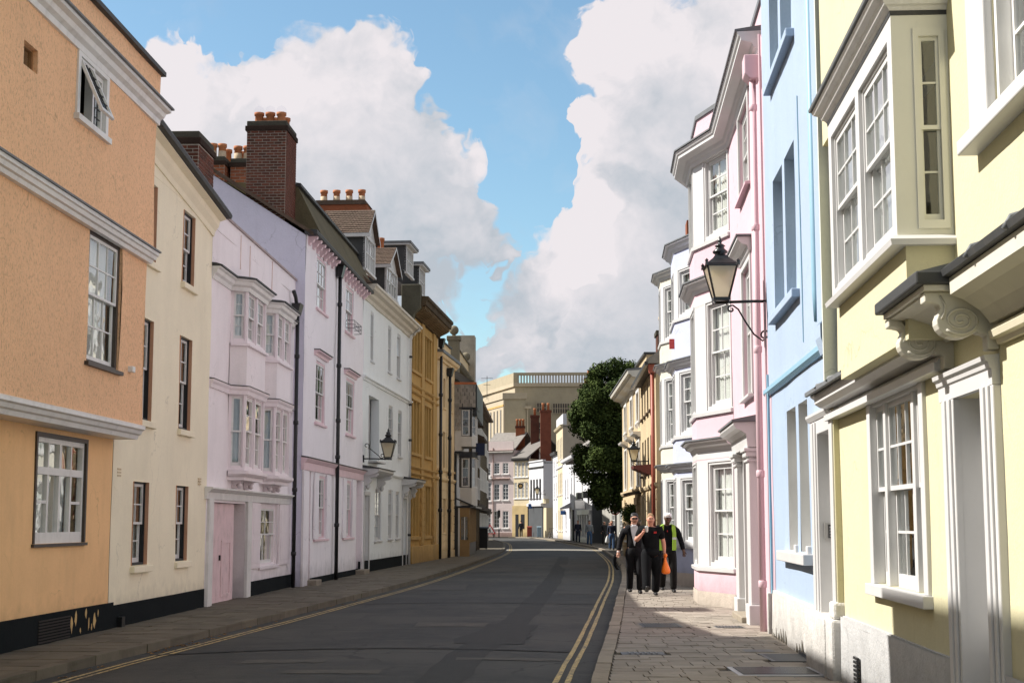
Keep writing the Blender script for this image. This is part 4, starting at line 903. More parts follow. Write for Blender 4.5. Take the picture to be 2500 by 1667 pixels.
def dormer(t0, t1, o, zb, ze, zp, back, flat=False, mat=TILE, cheek=DLEAD):
    d = MB().quad((t0, o, zb), (t0, o-back, ze-.02), (t0, o, ze)).quad((t1, o, zb), (t1, o-back, ze-.02), (t1, o, ze)).quad((t0, o-.02, zb-.6), (t0, o-back, ze-.02), (t0, o-.02, zb)).build('dormer', cheek, E_)
    MB().box(t0, t0+.12, o-.06, o+.02, zb, ze).box(t1-.12, t1, o-.06, o+.02, zb, ze).box(t0+.12, t1-.12, o-.06, o+.02, ze-.1, ze).box(t0-.03, t1+.03, o-.06, o+.06, zb-.08, zb).build('frame', WHITEC, d)
    nl = 4; L = (t1-t0-.24)/nl; mb = MB()
    for k in range(1, nl): mb.box(t0+.12+L*k-.025, t0+.12+L*k+.025, o-.05, o+.005, zb, ze-.1)
    mb.box(t0+.12, t1-.12, o-.045, o-.002, (zb+ze)/2-.02, (zb+ze)/2+.02); mb.build('glazing_bars', WHITEC, d)
    for k in range(nl):
        for z0, z1 in ((zb, (zb+ze)/2), ((zb+ze)/2, ze-.1)): piece('pane', GLASS, d, (t0+.12+L*(k+.5), o-.03, (z0+z1)/2), (L-.05, .004, z1-z0-.03), FLAT, (rnd.gauss(0, .01), 0, rnd.gauss(0, .01)))
    curtain(d, FLAT, t0+.1, t1-.1, zb, ze-.1, o-.15, CURT)
    if flat:
        MB().box(t0-.15, t1+.15, o-back, o+.18, ze+.001, ze+.06).build('dormer_eave', WHITEC, d); MB().box(t0-.18, t1+.18, o-back, o+.22, ze+.061, ze+.16).build('dormer_roof', LEAD, d)
    else:
        tm = (t0+t1)/2
        MB().plate([(t0, ze), (t1, ze), (tm, zp-.08)], o-.02, o+.0).build('pediment', WHITEC, d)
        for (a, b) in ((t0-.14, t1+.14),):
            m = MB(); m.quad((a, o+.16, ze-.05), (tm, o+.16, zp), (tm, o-back, zp), (a, o-back, ze-.05)); m.quad((b, o+.16, ze-.05), (tm, o+.16, zp), (tm, o-back, zp), (b, o-back, ze-.05)); rr = m.build('dormer_roof', mat, d)
            tile_rows(rr, [(a, o-back, ze-.05), (a, o+.17, ze-.05), (tm, o+.17, zp), (tm, o-back, zp)], 12, 16, mat)
        MB().box(t0-.17, t0-.10, o-back, o+.2, ze-.16, ze-.04).build('dormer_eave', WHITEC, d)
        m = MB()
        m.quad((t0-.16, o+.18, ze-.16), (t0-.16, o+.18, ze-.03), (tm, o+.18, zp+.03), (tm, o+.18, zp-.10)); m.quad((t1+.16, o+.18, ze-.16), (t1+.16, o+.18, ze-.03), (tm, o+.18, zp+.03), (tm, o+.18, zp-.10)); m.build('bargeboard', WHITEC, d)
    return d
dormer(1.85, 3.95, -.3, 10.4, 11.62, 12.62, 1.6); dormer(6.5, 9.2, -.3, 10.3, 11.35, 12.2, 1.6)
c = MB().box(3.6, 4.5, -2.45, -.55, 10.5, 11.0).build('chimney', BRICK, E_)
MB().box(3.6, 4.5, -2.45, -.55, 11.0, 13.0).build('brick_core', BRICK, c); m = MB().prism([(-2.5, 13.0), (-.5, 13.0), (-.62, 13.16), (-2.38, 13.16)], 3.55, 4.55).build('chimney_cap', TILE, c)
for k in range(4): pot(c, 4.05, -2.2+k*.46, 13.16, .46, .12, two=True)
H.shell(0, 10.9, 9.2, 7, WHR)
c = MB().box(9.3, 10.1, -1.6, -.9, 11, 12.4).build('chimney', BRICK, E_)
for o in (-1.45, -1.05): pot(c, 9.7, o, 12.4, .55, .13)

# golden stone house
GOLD = stucco('golden_stone', (.56, .35, .12), .35, 30, .18, .18, 0, .9, stain=.25); GOLDT = stucco('golden_stone_trim', (.55, .35, .13), .3, 30, .2, .2, 0, .9, stain=.3); SOOT = stucco('sooty_cornice_stone', (.10, .072, .042), .5, 25, .4, .3, .3, .9)
H = House('golden_stone_house', 'golden stone house with mullioned windows in bands and a dark toothed cornice', -4.08, 59.2, .09, 'L'); E_ = H.e
fl = [(1.18, 3.25), (4.55, 6.65), (7.9, 9.62)]; cl = [(.12, 2.45), (3.72, 5.72)]
holes = []
for (a, b) in fl:
    for (c0, c1) in cl:
        w = (c1-c0-.30)/3
        for k in range(3): holes.append((c0+k*(w+.15), c0+k*(w+.15)+w, a, b))
wall(MB(), 0, 7.65, -.1, 10.15, holes, .22, k=.6).build('wall', GOLD, E_)
for h in holes:
    w = MB().box(h[0], h[0]+.05, -.24, -.19, h[2], h[3]).box(h[1]-.05, h[1], -.24, -.19, h[2], h[3]).box(h[0]+.05, h[1]-.05, -.24, -.19, h[3]-.05, h[3]).box(h[0]+.05, h[1]-.05, -.24, -.19, h[2], h[2]+.05).box(h[0]+.05, h[1]-.05, -.235, -.195, (h[2]+h[3])/2-.02, (h[2]+h[3])/2+.02).build('window', DARKTRIM, E_)
    zc = (h[2]+h[3])/2
    for z0, z1 in ((h[2], zc), (zc, h[3])): piece('pane', GLASS, w, ((h[0]+h[1])/2, -.215, (z0+z1)/2), (h[1]-h[0]-.1, .004, z1-z0-.08), FLAT, (rnd.gauss(0, .008), 0, rnd.gauss(0, .01)))
    curtain(w, FLAT, h[0], h[1], h[2], h[3], -.45, CURTD)
for (c0, c1) in cl:
    for (a, b) in fl:
        MB().box(c0-.12, c1+.12, .0, .05, b+.02, b+.14).build('window_head', GOLDT, E_); MB().box(c0-.12, c1+.12, .0, .09, a-.14, a-.02).build('sill', GOLDT, E_)
for (t0, t1) in ((2.72, 3.45), (6.1, 6.75)): MB().box(t0, t1, .0, .07, .8, 10.1).build('pilaster', GOLDT, E_, bevel=.01)
for z in (3.62, 3.88, 6.93, 7.2): MB().sweep([(0, 0), (7.65, 0)], [(-.02, z), (.05, z), (.10, z+.06), (.10, z+.10), (-.02, z+.12)]).build('string_course', GOLDT, E_)
for t in (2.66, 6.05):
    for k in range(11):
        wd = .44 if k % 2 else .36; piece('quoin_stone', GOLDT, E_, (t+.42, .085, .98+k*.24), (wd*1.8, .045, .225))
MB().box(-.02, 7.66, -.05, .12, -.15, .78).build('plinth', GOLDT, E_, bevel=.02)
MB().sweep([(-.1, 0), (7.75, 0)], [(-.02, 10.05), (.12, 10.06), (.14, 10.2), (.52, 10.42), (.62, 10.44), (.65, 10.62), (.72, 10.66), (.72, 10.78), (-.1, 10.82)]).build('cornice', SOOT, E_)
for k in range(22):
    t = .1+k*.345; MB().prism([(.10, 10.06), (.44, 10.22), (.56, 10.30), (.58, 10.42), (.14, 10.30)], t, t+.18).build('cornice_bracket', stucco('cornice_tooth_stone', (.20, .135, .07), .5, 25, .3, .3, .2, .95), E_)
MB().prism([(-.35, 9.5), (.12, 9.5), (.16, 10.05), (.42, 10.3), (.44, 10.7), (.42, 11.25), (-.35, 11.25)], -.3, .1).build('end_pier', stucco('mossy_dark_stone', (.12, .115, .085), .6, 20, .4, .3, .3, .95), E_, bevel=.03)
ro = MB(); ro.quad((0, .3, 10.83), (7.6, .3, 10.83), (7.6, -3.5, 13.6), (0, -3.5, 13.6)); ro.quad((0, -3.5, 13.6), (7.6, -3.5, 13.6), (7.6, -7, 10.8), (0, -7, 10.8)); ro.quad((0, .3, 10.83), (0, -3.5, 13.6), (0, -7, 10.8)); ro.build('roof', RSLATE, E_)
dormer(.5, 2.3, -.3, 11.9, 13.0, 13.2, 1.5, True, cheek=DLEAD); dormer(4.0, 5.7, -.3, 11.6, 12.75, 13, 1.5, True, cheek=DLEAD)
H.shell(0, 7.65, 10.1, 7, GOLD)

# pale stone house with two black pipes
PALE = stucco('pale_ochre_ashlar', (.82, .63, .38), .25, 30, .1, .12, 0, .9, stain=.15)
H = House('pale_stone_house', 'pale ochre stone house with banded ground floor and two black downpipes', -3.40, 66.8, .10, 'L'); E_ = H.e
ph = [(.75, 1.35, .9+.37, 2.95), (2.0, 2.75, 1.27, 2.95), (4.2, 4.9, 1.27, 2.95)]
for (a, b) in ((4.25, 5.92), (7.05, 8.42)):
    for (c0, c1) in ((.72, 1.35), (2.0, 2.7), (4.3, 4.95)): ph.append((c0, c1, a, b))
wall(MB(), 0, 5.8, -.1, 9.3, ph, .22, k=.4).build('wall', PALE, E_)
for h in ph:
    sash_window(E_, FLAT, *h, 0, .08, 2, (2, 2), paint('brown_sash', (.30, .22, .13), .5), None, .5, sill=(.06, .09, .06), smat=PALE, cur=('full', CURTD), fw=.05)
for k in range(8):
    z0 = .48+k*.39
    segs = [(0.03, .72), (1.38, 1.97), (2.78, 4.17), (4.93, 5.78)] if 1.2 < z0+.2 < 2.97 else [(.03, 1.4), (1.43, 2.8), (2.83, 4.3), (4.33, 5.78)]
    for (a, b) in segs: piece('stone_block', PALE, E_, ((a+b)/2, .01, z0+.19), (b-a-.02, .05, .36))
MB().sweep([(0, 0), (5.8, 0)], [(-.02, 3.62), (.06, 3.62), (.12, 3.70), (.12, 3.76), (-.02, 3.8)]).build('string_course', PALE, E_); MB().sweep([(0, 0), (5.8, 0)], [(-.02, 4.08), (.06, 4.08), (.08, 4.16), (-.02, 4.2)]).build('string_course', PALE, E_)
MB().box(0, 5.82, -.05, .06, -.15, .44).build('plinth', PALE, E_)
MB().sweep([(0, 0), (5.9, 0)], [(-.02, 9.1), (.08, 9.12), (.1, 9.22), (.2, 9.26), (.24, 9.34), (.24, 9.4), (-.02, 9.42)]).build('cornice', PALE, E_); MB().sweep([(0, 0), (5.9, 0)], [(-.02, 9.421), (.29, 9.41), (.29, 9.55), (-.02, 9.56)]).build('gutter', LEAD, E_)
wall(MB(), 0, 5.8, 9.5, 10.2, [], 0, q=-.2).build('parapet', PALE, E_); MB().box(0, 5.8, -.4, -.12, 10.2, 10.27).build('coping', DLEAD, E_)
for t in (.3, 3.2):
    zt = 9.75 if t < 1 else 8.7
    dp = MB().tube([(t, .14, zt), (t, .14, 0)], .07, 8).build('downpipe', BLACK, E_, True)
    MB().prism([(.03, zt-.1), (.22, zt-.1), (.32, zt+.3), (.03, zt+.3)], t-.2, t+.22).build('hopper', BLACK, dp)
    for z in (7.4, 5.6, 3.9, 2.2): MB().lathe((t, .14), [(.08, z), (.10, z+.02), (.10, z+.14), (.08, z+.16)], 8).build('pipe_collar', BLACK, dp, True)
H.shell(0, 5.8, 9.4, 6, PALE); H.flat_roof(0, 5.8, 9.5, 6, DLEAD, -.2)
# slate-hung timbered house that juts out, and what stands behind it (world-aligned: near side faces the camera)
WTIM = stucco('white_limewash', (.62, .60, .57), .3, 50, .1, .1, 0, .9, stain=.1)
class WHouse(House):          # a house laid out along +Y at a given X, street on +X
    pass
H = House('slate_hung_house', 'jettied timber house hung with grey slates and white oriels, beside the pale stone house', -2.84, 72.5, .022, 'L'); E_ = H.e
near = Frame(0, 0, 0, 1)      # its near side: t runs from the wall out into the street
near = Frame(0, 0, 0, 1.0); near.ds, near.do = 0, 1     # outward of this frame is -s, towards the camera
MB(near).box(-6, .05, -.3, -.02, -.1, 6.2).build('side_wall', WTIM, E_)
# upper slate-hung block
blk = MB().box(.02, 7.2, -5, 1.0, 7.36, 8.42).build('upper_wall', BLACK, E_)
MB().box(.02, 7.2, -5, .36, 5.2, 7.35).box(.02, 7.2, -5, .0, -.1, 5.2).build('wall', WTIM, E_)
# slates: rows across the near face, each a slate of its own
def slates(t0, t1, z0, z1, rowh, wd):
    k = 0; z = z0
    while z < z1-.02:
        t = t0-(wd*.5 if k % 2 else 0)
        while t < t1-.02:
            a, b = max(t0, t), min(t1, t+wd*rnd.uniform(.85, 1.1)); t += wd
            if b-a > .05: piece('slate', SLATE, E_, ((a+b)/2, .035+rnd.uniform(-.004, .006), z+rowh*.5), (b-a-.012, .016, rowh*1.06), near, (.045, 0, rnd.gauss(0, .01)))
        z += rowh; k += 1
slates(-.02, 1.06, 7.34, 8.46, .185, .22); slates(-.02, .36, 6.22, 7.30, .185, .2)
MB().prism([(-.03, 8.46), (1.1, 8.46), (1.1, 8.57), (-.03, 8.57)], -.07, .12).build('ridge_tiles', paint('orange_ridge_tile', (.50, .16, .07), .8, .3), E_)
rr = MB(); rr.quad((-.05, 1.1, 8.5), (7.3, 1.1, 8.5), (7.3, -2.2, 10.6), (-.05, -2.2, 10.6)); rr.build('roof', SLATE, E_)
MB().box(.0, 7.2, 1.0, 1.12, 6.9, 8.46).build('bargeboard', BLACK, E_)
def oriel_box(z0, z1, zb, zt):
    # side light facing the camera and lights to the street, black posts
    MB(near).box(.38, .44, -.05, .0, z0, z1).box(.70, .78, -.05, .0, z0, z1).box(.44, .70, -.05, .0, z1-.06, z1).box(.44, .70, -.05, .0, z0, z0+.06).build('window', WHITEC, E_)
    w = [o for o in E_.children if o.name.startswith('window')][-1]
    m = MB(near)
    for k in (1, 2): m.box(.44, .70, -.045, -.005, z0+.06+(z1-z0-.12)*k/3-.012, z0+.06+(z1-z0-.12)*k/3+.012)
    m.build('glazing_bars', WHITEC, w)
    for k in range(3): piece('pane', GLASS, w, (.57, -.03, z0+.06+(z1-z0-.12)*(k+.5)/3), (.26, .004, (z1-z0-.12)/3-.02), near, (rnd.gauss(0, .01), 0, rnd.gauss(0, .01)))
    MB(near).box(.78, .88, -.06, .012, z0-.05, z1+.05).build('oriel_post', BLACK, E_)
    MB().slab([(.0, .30), (.0, .88), (.35, 1.06), (2.2, 1.06), (2.4, .3)], zb, z0-.03).build('oriel_apron', WTIM, E_)
    fr = Frame(0.02, .88, .36, 1.06); 
    f2 = Frame(.36, 1.06, 2.2, 1.06)
    for f, n in ((fr, 1), (f2, 4)):
        L = f.L; m = MB(f).box(0, L, -.04, 0, z0-.03, z0+.03).box(0, L, -.04, 0, z1-.03, z1+.03)
        for k in range(n+1): m.box(L*k/n-.03, L*k/n+.03, -.045, .004, z0+.03, z1-.03)
        for k in (1, 2): m.box(0, L, -.035, -.003, z0+(z1-z0)*k/3-.012, z0+(z1-z0)*k/3+.012)
        w2 = m.build('window', WHITEC, E_)
        for k in range(n):
            for j in range(3): piece('pane', GLASS, w2, (L*(k+.5)/n, -.02, z0+(z1-z0)*(j+.5)/3), (L/n-.06, .004, (z1-z0)/3-.03), f, (rnd.gauss(0, .01), 0, rnd.gauss(0, .01)))
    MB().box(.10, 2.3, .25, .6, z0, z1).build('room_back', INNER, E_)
    MB().slab([(-.06, .25), (-.06, .9), (.3, 1.14), (2.3, 1.14), (2.5, .3)], z1+.03, zt).build('oriel_head', BLACK, E_)
oriel_box(5.95, 7.22, 5.42, 7.34); oriel_box(3.45, 4.85, 2.55, 5.16)
MB(near).box(-.02, .32, -.04, .03, 5.12, 5.16).box(-.06, .06, -.04, .03, 2.6, 5.1).build('timber_post', BLACK, E_)
m = MB().prism([(.1, 2.86), (.95, 2.50), (.98, 2.56), (.1, 2.94)], -.12, .05).build('jetty_brace', BLACK, E_)
MB().slab([(-.05, -.1), (-.05, .8), (.3, 1.06), (7.2, 1.06), (7.2, -.1)], 2.44, 2.53).build('jetty_soffit', BLACK, E_)
MB(near).box(-.02, .22, -.05, .02, -.1, 2.44).build('side_door', BLACK, E_); MB(near).box(.22, .30, -.06, .03, -.1, 2.44).build('door_post', WTIM, E_)
sf = MB(near).box(.30, .36, -.06, .0, 0, 2.44).box(.72, .78, -.06, 0, 0, 2.44).box(.36, .72, -.06, 0, 2.0, 2.44).box(.36, .72, -.06, 0, 0, .9).build('shop_window', paint('ochre_shopfront', (.30, .19, .08), .5, .2), E_)
for k in range(2): piece('pane', GLASS, sf, (.45+k*.18, -.03, 1.45), (.16, .005, 1.1), near)
m = MB(near).box(.525, .555, -.05, .0, .9, 2.0).build('glazing_bar', WHITE, sf)
MB().box(.02, 7.2, .0, .74, -.1, .75).build('stall_riser', DARKTRIM, E_)
f2 = Frame(.04, .78, 7.2, .78); m = MB(f2)
for k in range(10): m.box(k*.78, k*.78+.10, -.06, 0, .75, 2.44)
m.build('shopfront_posts', paint('ochre_shopfront', (.30, .19, .08)), E_)
for k in range(9): piece('pane', GLASS, E_, (k*.78+.44, -.04, 1.6), (.66, .005, 1.6), f2)
MB().box(.2, 7.0, .1, .3, .75, 2.4).build('room_back', INNER, E_)
MB().plate([(.35, 5.0), (.40, 5.0), (.40, 5.6), (.35, 5.6)], 1.05, 1.5).build('flag', paint('dark_blue_cloth', (.02, .03, .07), .9), E_)

GREYST = stucco('grey_stone', (.22, .19, .13), .5, 30, .35, .3, .3, .9)
H = House('ball_finial_house', 'stone house with ball finials on its parapet rising behind the slate-hung gable', -3.0, 79.8, .045, 'L'); E_ = H.e
wh = [(1.5, 2.2, 8.6, 9.6), (4.0, 4.7, 8.6, 9.6), (6.5, 7.2, 8.6, 9.6)]
wall(MB(), 0, 10.5, -.1, 10.2, wh, .2).build('wall', stucco('yellow_stone', (.60, .43, .17), .4, 30, .2, .2, 0, .9, stain=.2), E_)
for h in wh: sash_window(E_, FLAT, *h, 0, .12, 2, (1, 1), WHITE, None, .5)
MB().sweep([(0, 0), (10.5, 0)], [(-.02, 10.0), (.15, 10.05), (.28, 10.2), (.28, 10.3), (-.02, 10.32)]).build('cornice', GREYST, E_)
wall(MB(), 0, 10.5, 10.3, 11.2, [], 0, q=-.05).build('parapet', PALE, E_); MB().box(0, 10.5, -.3, .02, 11.2, 11.28).build('coping', GREYST, E_)
MB().box(-.35, .25, -.45, .15, 8, 11.5).build('pier', GREYST, E_, bevel=.02); MB().box(-.42, .32, -.52, .22, 11.5, 11.75).build('pier_cap', GREYST, E_, bevel=.03)
def ball(t, q, z, r):
    MB().lathe((t, q), [(r*.5, z), (r*.35, z+r*.35)]+[(r*math.sin(math.pi*k/12), z+r*1.3-r*math.cos(math.pi*k/12)) for k in range(2, 13)], 16).build('ball_finial', GREYST, E_, True)
ball(-.05, -.15, 11.75, .26); ball(8.6, -.15, 11.28, .26)
c = MB().box(9.4, 10.6, -.85, .30, 9.0, 13.0).build('chimney', stucco('pale_rubble', (.48, .42, .33), .9, 9, .4, 0, .3, .95), E_)
H.shell(0, 10.5, 10.2, 6, GREYST); H.flat_roof(0, 10.5, 10.4, 6, DLEAD, -.3)
m = MB().prism([(-.3, 8.4), (.75, 8.4), (.7, 8.52), (-.3, 9.6)], .3, 9.0).build('lean_to_roof', SLATE, E_)

# the dark leaning shop fronts beyond
DTIM = paint('dark_timber', (.05, .038, .028), .7, .3, .2)
def shop(name, label, X, Y, L, o, top, zs_, colr, cat='shop'):
    H = House(name, label, X, Y, .0 if L > 30 else .02, 'L', cat); e = H.e
    MB().box(0, L, -5, 0, -.1, top).build('wall', colr, e)
    MB().prism([(.45, top), (.5, top+.1), (-5, top+2.6), (-5, top)], -.1, L+.1).build('roof', TILE, e)
    for (z0, z1) in zs_:
        n = max(2, int(L/1.5))
        for k in range(n):
            t = L*(k+.25)/n; w = MB().box(t, t+.06, 0, .06, z0, z1).box(t+.7, t+.76, 0, .06, z0, z1).box(t+.06, t+.7, 0, .06, z1-.06, z1).box(t+.06, t+.7, 0, .06, z0, z0+.06).box(t+.06, t+.7, 0.01, .05, (z0+z1)/2-.02, (z0+z1)/2+.02).build('window', WHITE, e)
            for a, b in ((z0, (z0+z1)/2), ((z0+z1)/2, z1)): piece('pane', GLASS, w, (t+.38, .03, (a+b)/2), (.64, .004, (b-a)-.08))
    for k in range(int(L/1.2)+1): MB().box(k*1.2-.06, k*1.2+.06, 0, .035, 0, top).build('timber_post', DTIM, e)
    MB().sweep([(-.05, 0), (L, 0)], [(0, 2.5), (.35, 2.55), (.42, 2.75), (0, 2.85)]).build('fascia', DTIM, e)
    return H
h = shop('timbered_shop', 'narrow dark timbered shop with an overhanging roof, past the white oriels', -2.20, 80.5, 6, 0, 7.2, [(3.2, 4.7), (5.3, 6.6)], stucco('dingy_plaster', (.20, .15, .09), .4, 30, .3))
h = shop('corner_shop', 'dark narrow shop with a bracketed shopfront hood, farther along the left', -2.12, 86.8, 5.4, 0, 6.6, [(3.1, 4.4), (5.0, 6.2)], stucco('ochre_plaster', (.34, .23, .10), .4, 30, .3))
h = shop('pale_bay_house', 'pale cream house end glimpsed between the dark shops and the pink corner house', -2.40, 97.8, 19.5, 0, 9.6, [(.8, 2.4), (4.0, 5.6), (6.8, 8.4)], stucco('pale_cream_plaster', (.62, .54, .36), .3, 30, .2), 'house')
h = shop('tall_terrace', 'tall dark-roofed terrace house on the left beyond the shops, before the bend', -2.75, 117.6, 24, 0, 11.2, [(.8, 2.4), (4.0, 5.6), (6.8, 8.4)], stucco('buff_plaster', (.42, .36, .25), .3, 30, .2), 'house')
h2 = MB().prism([(.3, 11.3), (-4, 15.0), (-8.3, 11.3)], 0, 24).build('upper_roof', TILE, h.e)
# ---------------------------------------------------------------- right side of the street, from the near end
YELL = stucco('pale_yellow_render', (.58, .54, .36), .28, 60, .05, .05, 0, .85, stain=.05); CREAMW = paint('cream_gloss', (.66, .61, .46), .4, .05, .05)
H = House('yellow_house', 'pale yellow house with box oriel and scrolled door hood, nearest on the right', 3.45, 15.5, .0625, 'R'); E_ = H.e
yw = (-4.0, -1.82, 1.17, 2.84); yd = (-5.98, -5.20, -.1, 2.58); bw = (-8.2, -6.40, 4.25, 6.3)
ob = (-5.24, -2.22)          # oriel
wall(MB(), -15, .12, -.1, 8.2, [yw, yd+(.26,), bw, (ob[0]+.1, ob[1]-.1, 3.8, 5.3)], .12, k=.8).build('wall', YELL, E_)
# ground window: three lights
w = MB().box(yw[0]-.13, yw[0]+.02, -.12, .035, yw[2], yw[3]).box(yw[1]-.02, yw[1]+.13, -.12, .035, yw[2], yw[3]).box(yw[0]-.17, yw[1]+.17, -.12, .085, yw[2]-.10, yw[2]-.002).build('window', WHITEC, E_, bevel=.006)
lt = [(yw[0]+.02, -3.62), (-3.52, -2.42), (-2.32, yw[1]-.02)]
MB().box(-3.62, -3.52, -.12, -.0, yw[2], yw[3]).build('mullion', WHITEC, w, bevel=.006); MB().box(-2.42, -2.32, -.12, -.0, yw[2], yw[3]).build('mullion', WHITEC, w, bevel=.006)
MB().box(yw[0]+.02, yw[1]-.02, -.12, .015, yw[3]-.07, yw[3]).build('head', WHITEC, w)
for (a, b), n in zip(lt, (1, 3, 1)):
    zm = 2.02
    sash_leaf(w, FLAT, a, b, zm-.02, yw[3]-.07, -.03, n, 2, WHITEC, bot=.04, bar=.022, st=.04)
    sash_leaf(w, FLAT, a, b, yw[2]+.0, zm+.02, -.075, n, 2, WHITEC, top=.04, bot=.11, bar=.022, st=.04)
curtain(w, FLAT, -3.95, -3.3, 1.2, 2.8, -.5, CURTD); curtain(w, FLAT, -2.5, -1.85, 1.2, 2.8, -.5, CURTD)
# door
dc = MB().box(-5.20, -4.84, -.02, .05, .0, 2.58).box(-6.28, -5.98, -.02, .05, .0, 2.58).build('door_case', WHITEC, E_, bevel=.008)
for (a, b) in ((-5.16, -5.08), (-5.02, -4.96), (-6.10, -6.02), (-6.22, -6.16)): MB().box(a, b, .05, .068, .0, 2.58).build('door_moulding', WHITEC, dc, bevel=.006)
MB().sweep([(-6.28, 0), (-4.78, 0)], [(-.02, 2.581), (.05, 2.581), (.052, 2.68), (.065, 2.69), (.07, 2.72), (.09, 2.735), (.095, 2.765), (-.02, 2.775)]).build('door_head', WHITEC, dc)
MB().quad((-5.201, .0, .1), (-5.201, -.28, .1), (-5.201, -.28, 2.58), (-5.201, .0, 2.58)).quad((-5.979, .0, .1), (-5.979, -.28, .1), (-5.979, -.28, 2.58), (-5.979, .0, 2.58)).build('door_reveal', WHITEC, dc)
d_ = MB().box(-5.97, -5.21, -.30, -.24, .1, 2.57).build('door', WHITEC, E_); MB().box(-5.85, -5.62, -.24, -.225, .4, 1.1).box(-5.55, -5.32, -.24, -.225, .4, 1.1).box(-5.85, -5.62, -.24, -.225, 1.25, 2.3).box(-5.55, -5.32, -.24, -.225, 1.25, 2.3).build('door_panel', WHITEC, d_, bevel=.008)
MB().box(-6.0, -5.18, -.24, .22, -.1, .24).build('door_step', KERB, E_, bevel=.015)
# hood on scrolled consoles
SHELLP = paint('hood_stone_paint', (.60, .575, .49), .55, .08, .1)
hd = MB().box(-6.36, -5.0, -.02, .47, 3.165, 3.20).build('door_hood', SHELLP, E_)
MB().prism([(.0, 3.02), (.06, 2.98), (.12, 3.03), (.2, 3.10), (.32, 3.14), (.44, 3.15), (.44, 3.165), (0, 3.165)], -6.2, -5.12).build('hood_soffit', SHELLP, hd, smooth=False)
MB().box(-6.40, -4.96, -.02, .525, 3.201, 3.285).build('lead_edge', DLEAD, hd, bevel=.012); MB().prism([(-.02, 3.286), (.5, 3.286), (-.02, 3.42)], -6.38, -4.98).build('lead_cover', LEAD, hd)
def scroll(t0, t1):
    # side outline of the console in (q, z)
    pts = [(0, 2.80), (.07, 2.80), (.075, 2.90), (.11, 2.92), (.12, 2.955)]
    for k in range(13):        # big volute
        a = R(250-k*20.); pts.append((.235+.125*math.cos(a)*1.05, 2.985+.095*math.sin(a)))
    pts = [(0, 2.80), (.075, 2.80), (.075, 2.885), (.10, 2.90), (.125, 2.90)]
    for k in range(0, 11):
        a = R(215+k*17.); pts.append((.25+.135*math.cos(a), 2.975+.105*math.sin(a)))
    pts += [(.37, 3.035), (.355, 3.06), (.37, 3.085), (.41, 3.095), (.455, 3.10), (.455, 3.163), (0, 3.163)]
    c = MB().prism(pts, t0, t1).build('console', SHELLP, hd, bevel=.008)
    m = MB(); sp = []
    for k in range(60):
        a = R(-40-k*14.); r = .105*(1-k/66.); sp.append((t0-.004, .235+r*1.15*math.cos(a), 2.985+r*.9*math.sin(a)))
    m.tube(sp, .0085, 5); m.tube([(t0-.004, .36, 3.14), (t0-.004, .33, 3.08), (t0-.004, .335, 3.03), (t0-.004, .352, 2.99)], .0085, 5); m.build('volute', SHELLP, c, True)
    return c
scroll(-6.30, -6.17); scroll(-5.10, -4.97)
# far pent fascia with lead roll
LW = SHELLP
pf = MB().sweep([(-4.98, 0), (.42, 0)], [(-.02, 2.92), (.05, 2.92), (.09, 2.88), (.10, 2.86), (.12, 2.86), (.12, 2.80), (.02, 2.80)]).build('fascia_moulding', WHITEC, E_)
MB().sweep([(-4.96, 0), (.38, 0)], [(-.02, 2.93), (.08, 2.93), (.16, 2.94), (.22, 2.98), (.22, 3.08), (-.02, 3.09)]).build('fascia', WHITEC, E_)
pe = MB().sweep([(-4.96, 0), (.55, 0)], [(-.02, 3.10), (.26, 3.085), (.275, 3.07), (.30, 3.075), (.30, 3.115), (-.02, 3.22)]).build('pent_roof', LEAD, E_)
for t in (-.3, -1.1, -2.0, -2.9, -3.8): MB().tube([(t, .02, 3.205), (t, .29, 3.125), (t, .305, 3.09)], .018, 6).build('lead_roll', LEAD, pe, True)
MB().sweep([(.30, 0), (.56, 0)], [(-.02, 2.98), (.10, 2.98), (.14, 3.02), (.2, 3.04), (.24, 3.07), (.24, 3.083), (-.02, 3.09)]).build('fascia_stop', WHITEC, E_)
# near pent with deep cove
MB().sweep([(-15, 0), (-6.40, 0)], [(-.02, 2.95), (.08, 2.95), (.10, 2.98), (.14, 3.03), (.24, 3.10), (.32, 3.13), (.32, 3.235), (-.02, 3.24)]).build('coved_pent', SHELLP, E_)
pe = MB().sweep([(-15, 0), (-6.40, 0)], [(-.02, 3.245), (.30, 3.237), (.36, 3.245), (.37, 3.285), (.34, 3.31), (-.02, 3.42)]).build('pent_roof', DLEAD, E_)
for t in (-7.05, -7.9, -8.7): MB().tube([(t, .02, 3.41), (t, .34, 3.315), (t, .375, 3.25)], .018, 6).build('lead_roll', LEAD, pe, True)
MB().sweep([(-15, 0), (-6.36, 0)], [(-.02, 2.82), (.03, 2.82), (.04, 2.85), (.075, 2.86), (.085, 2.90), (.06, 2.93), (-.02, 2.945)]).build('cove_moulding', CREAMW, E_)
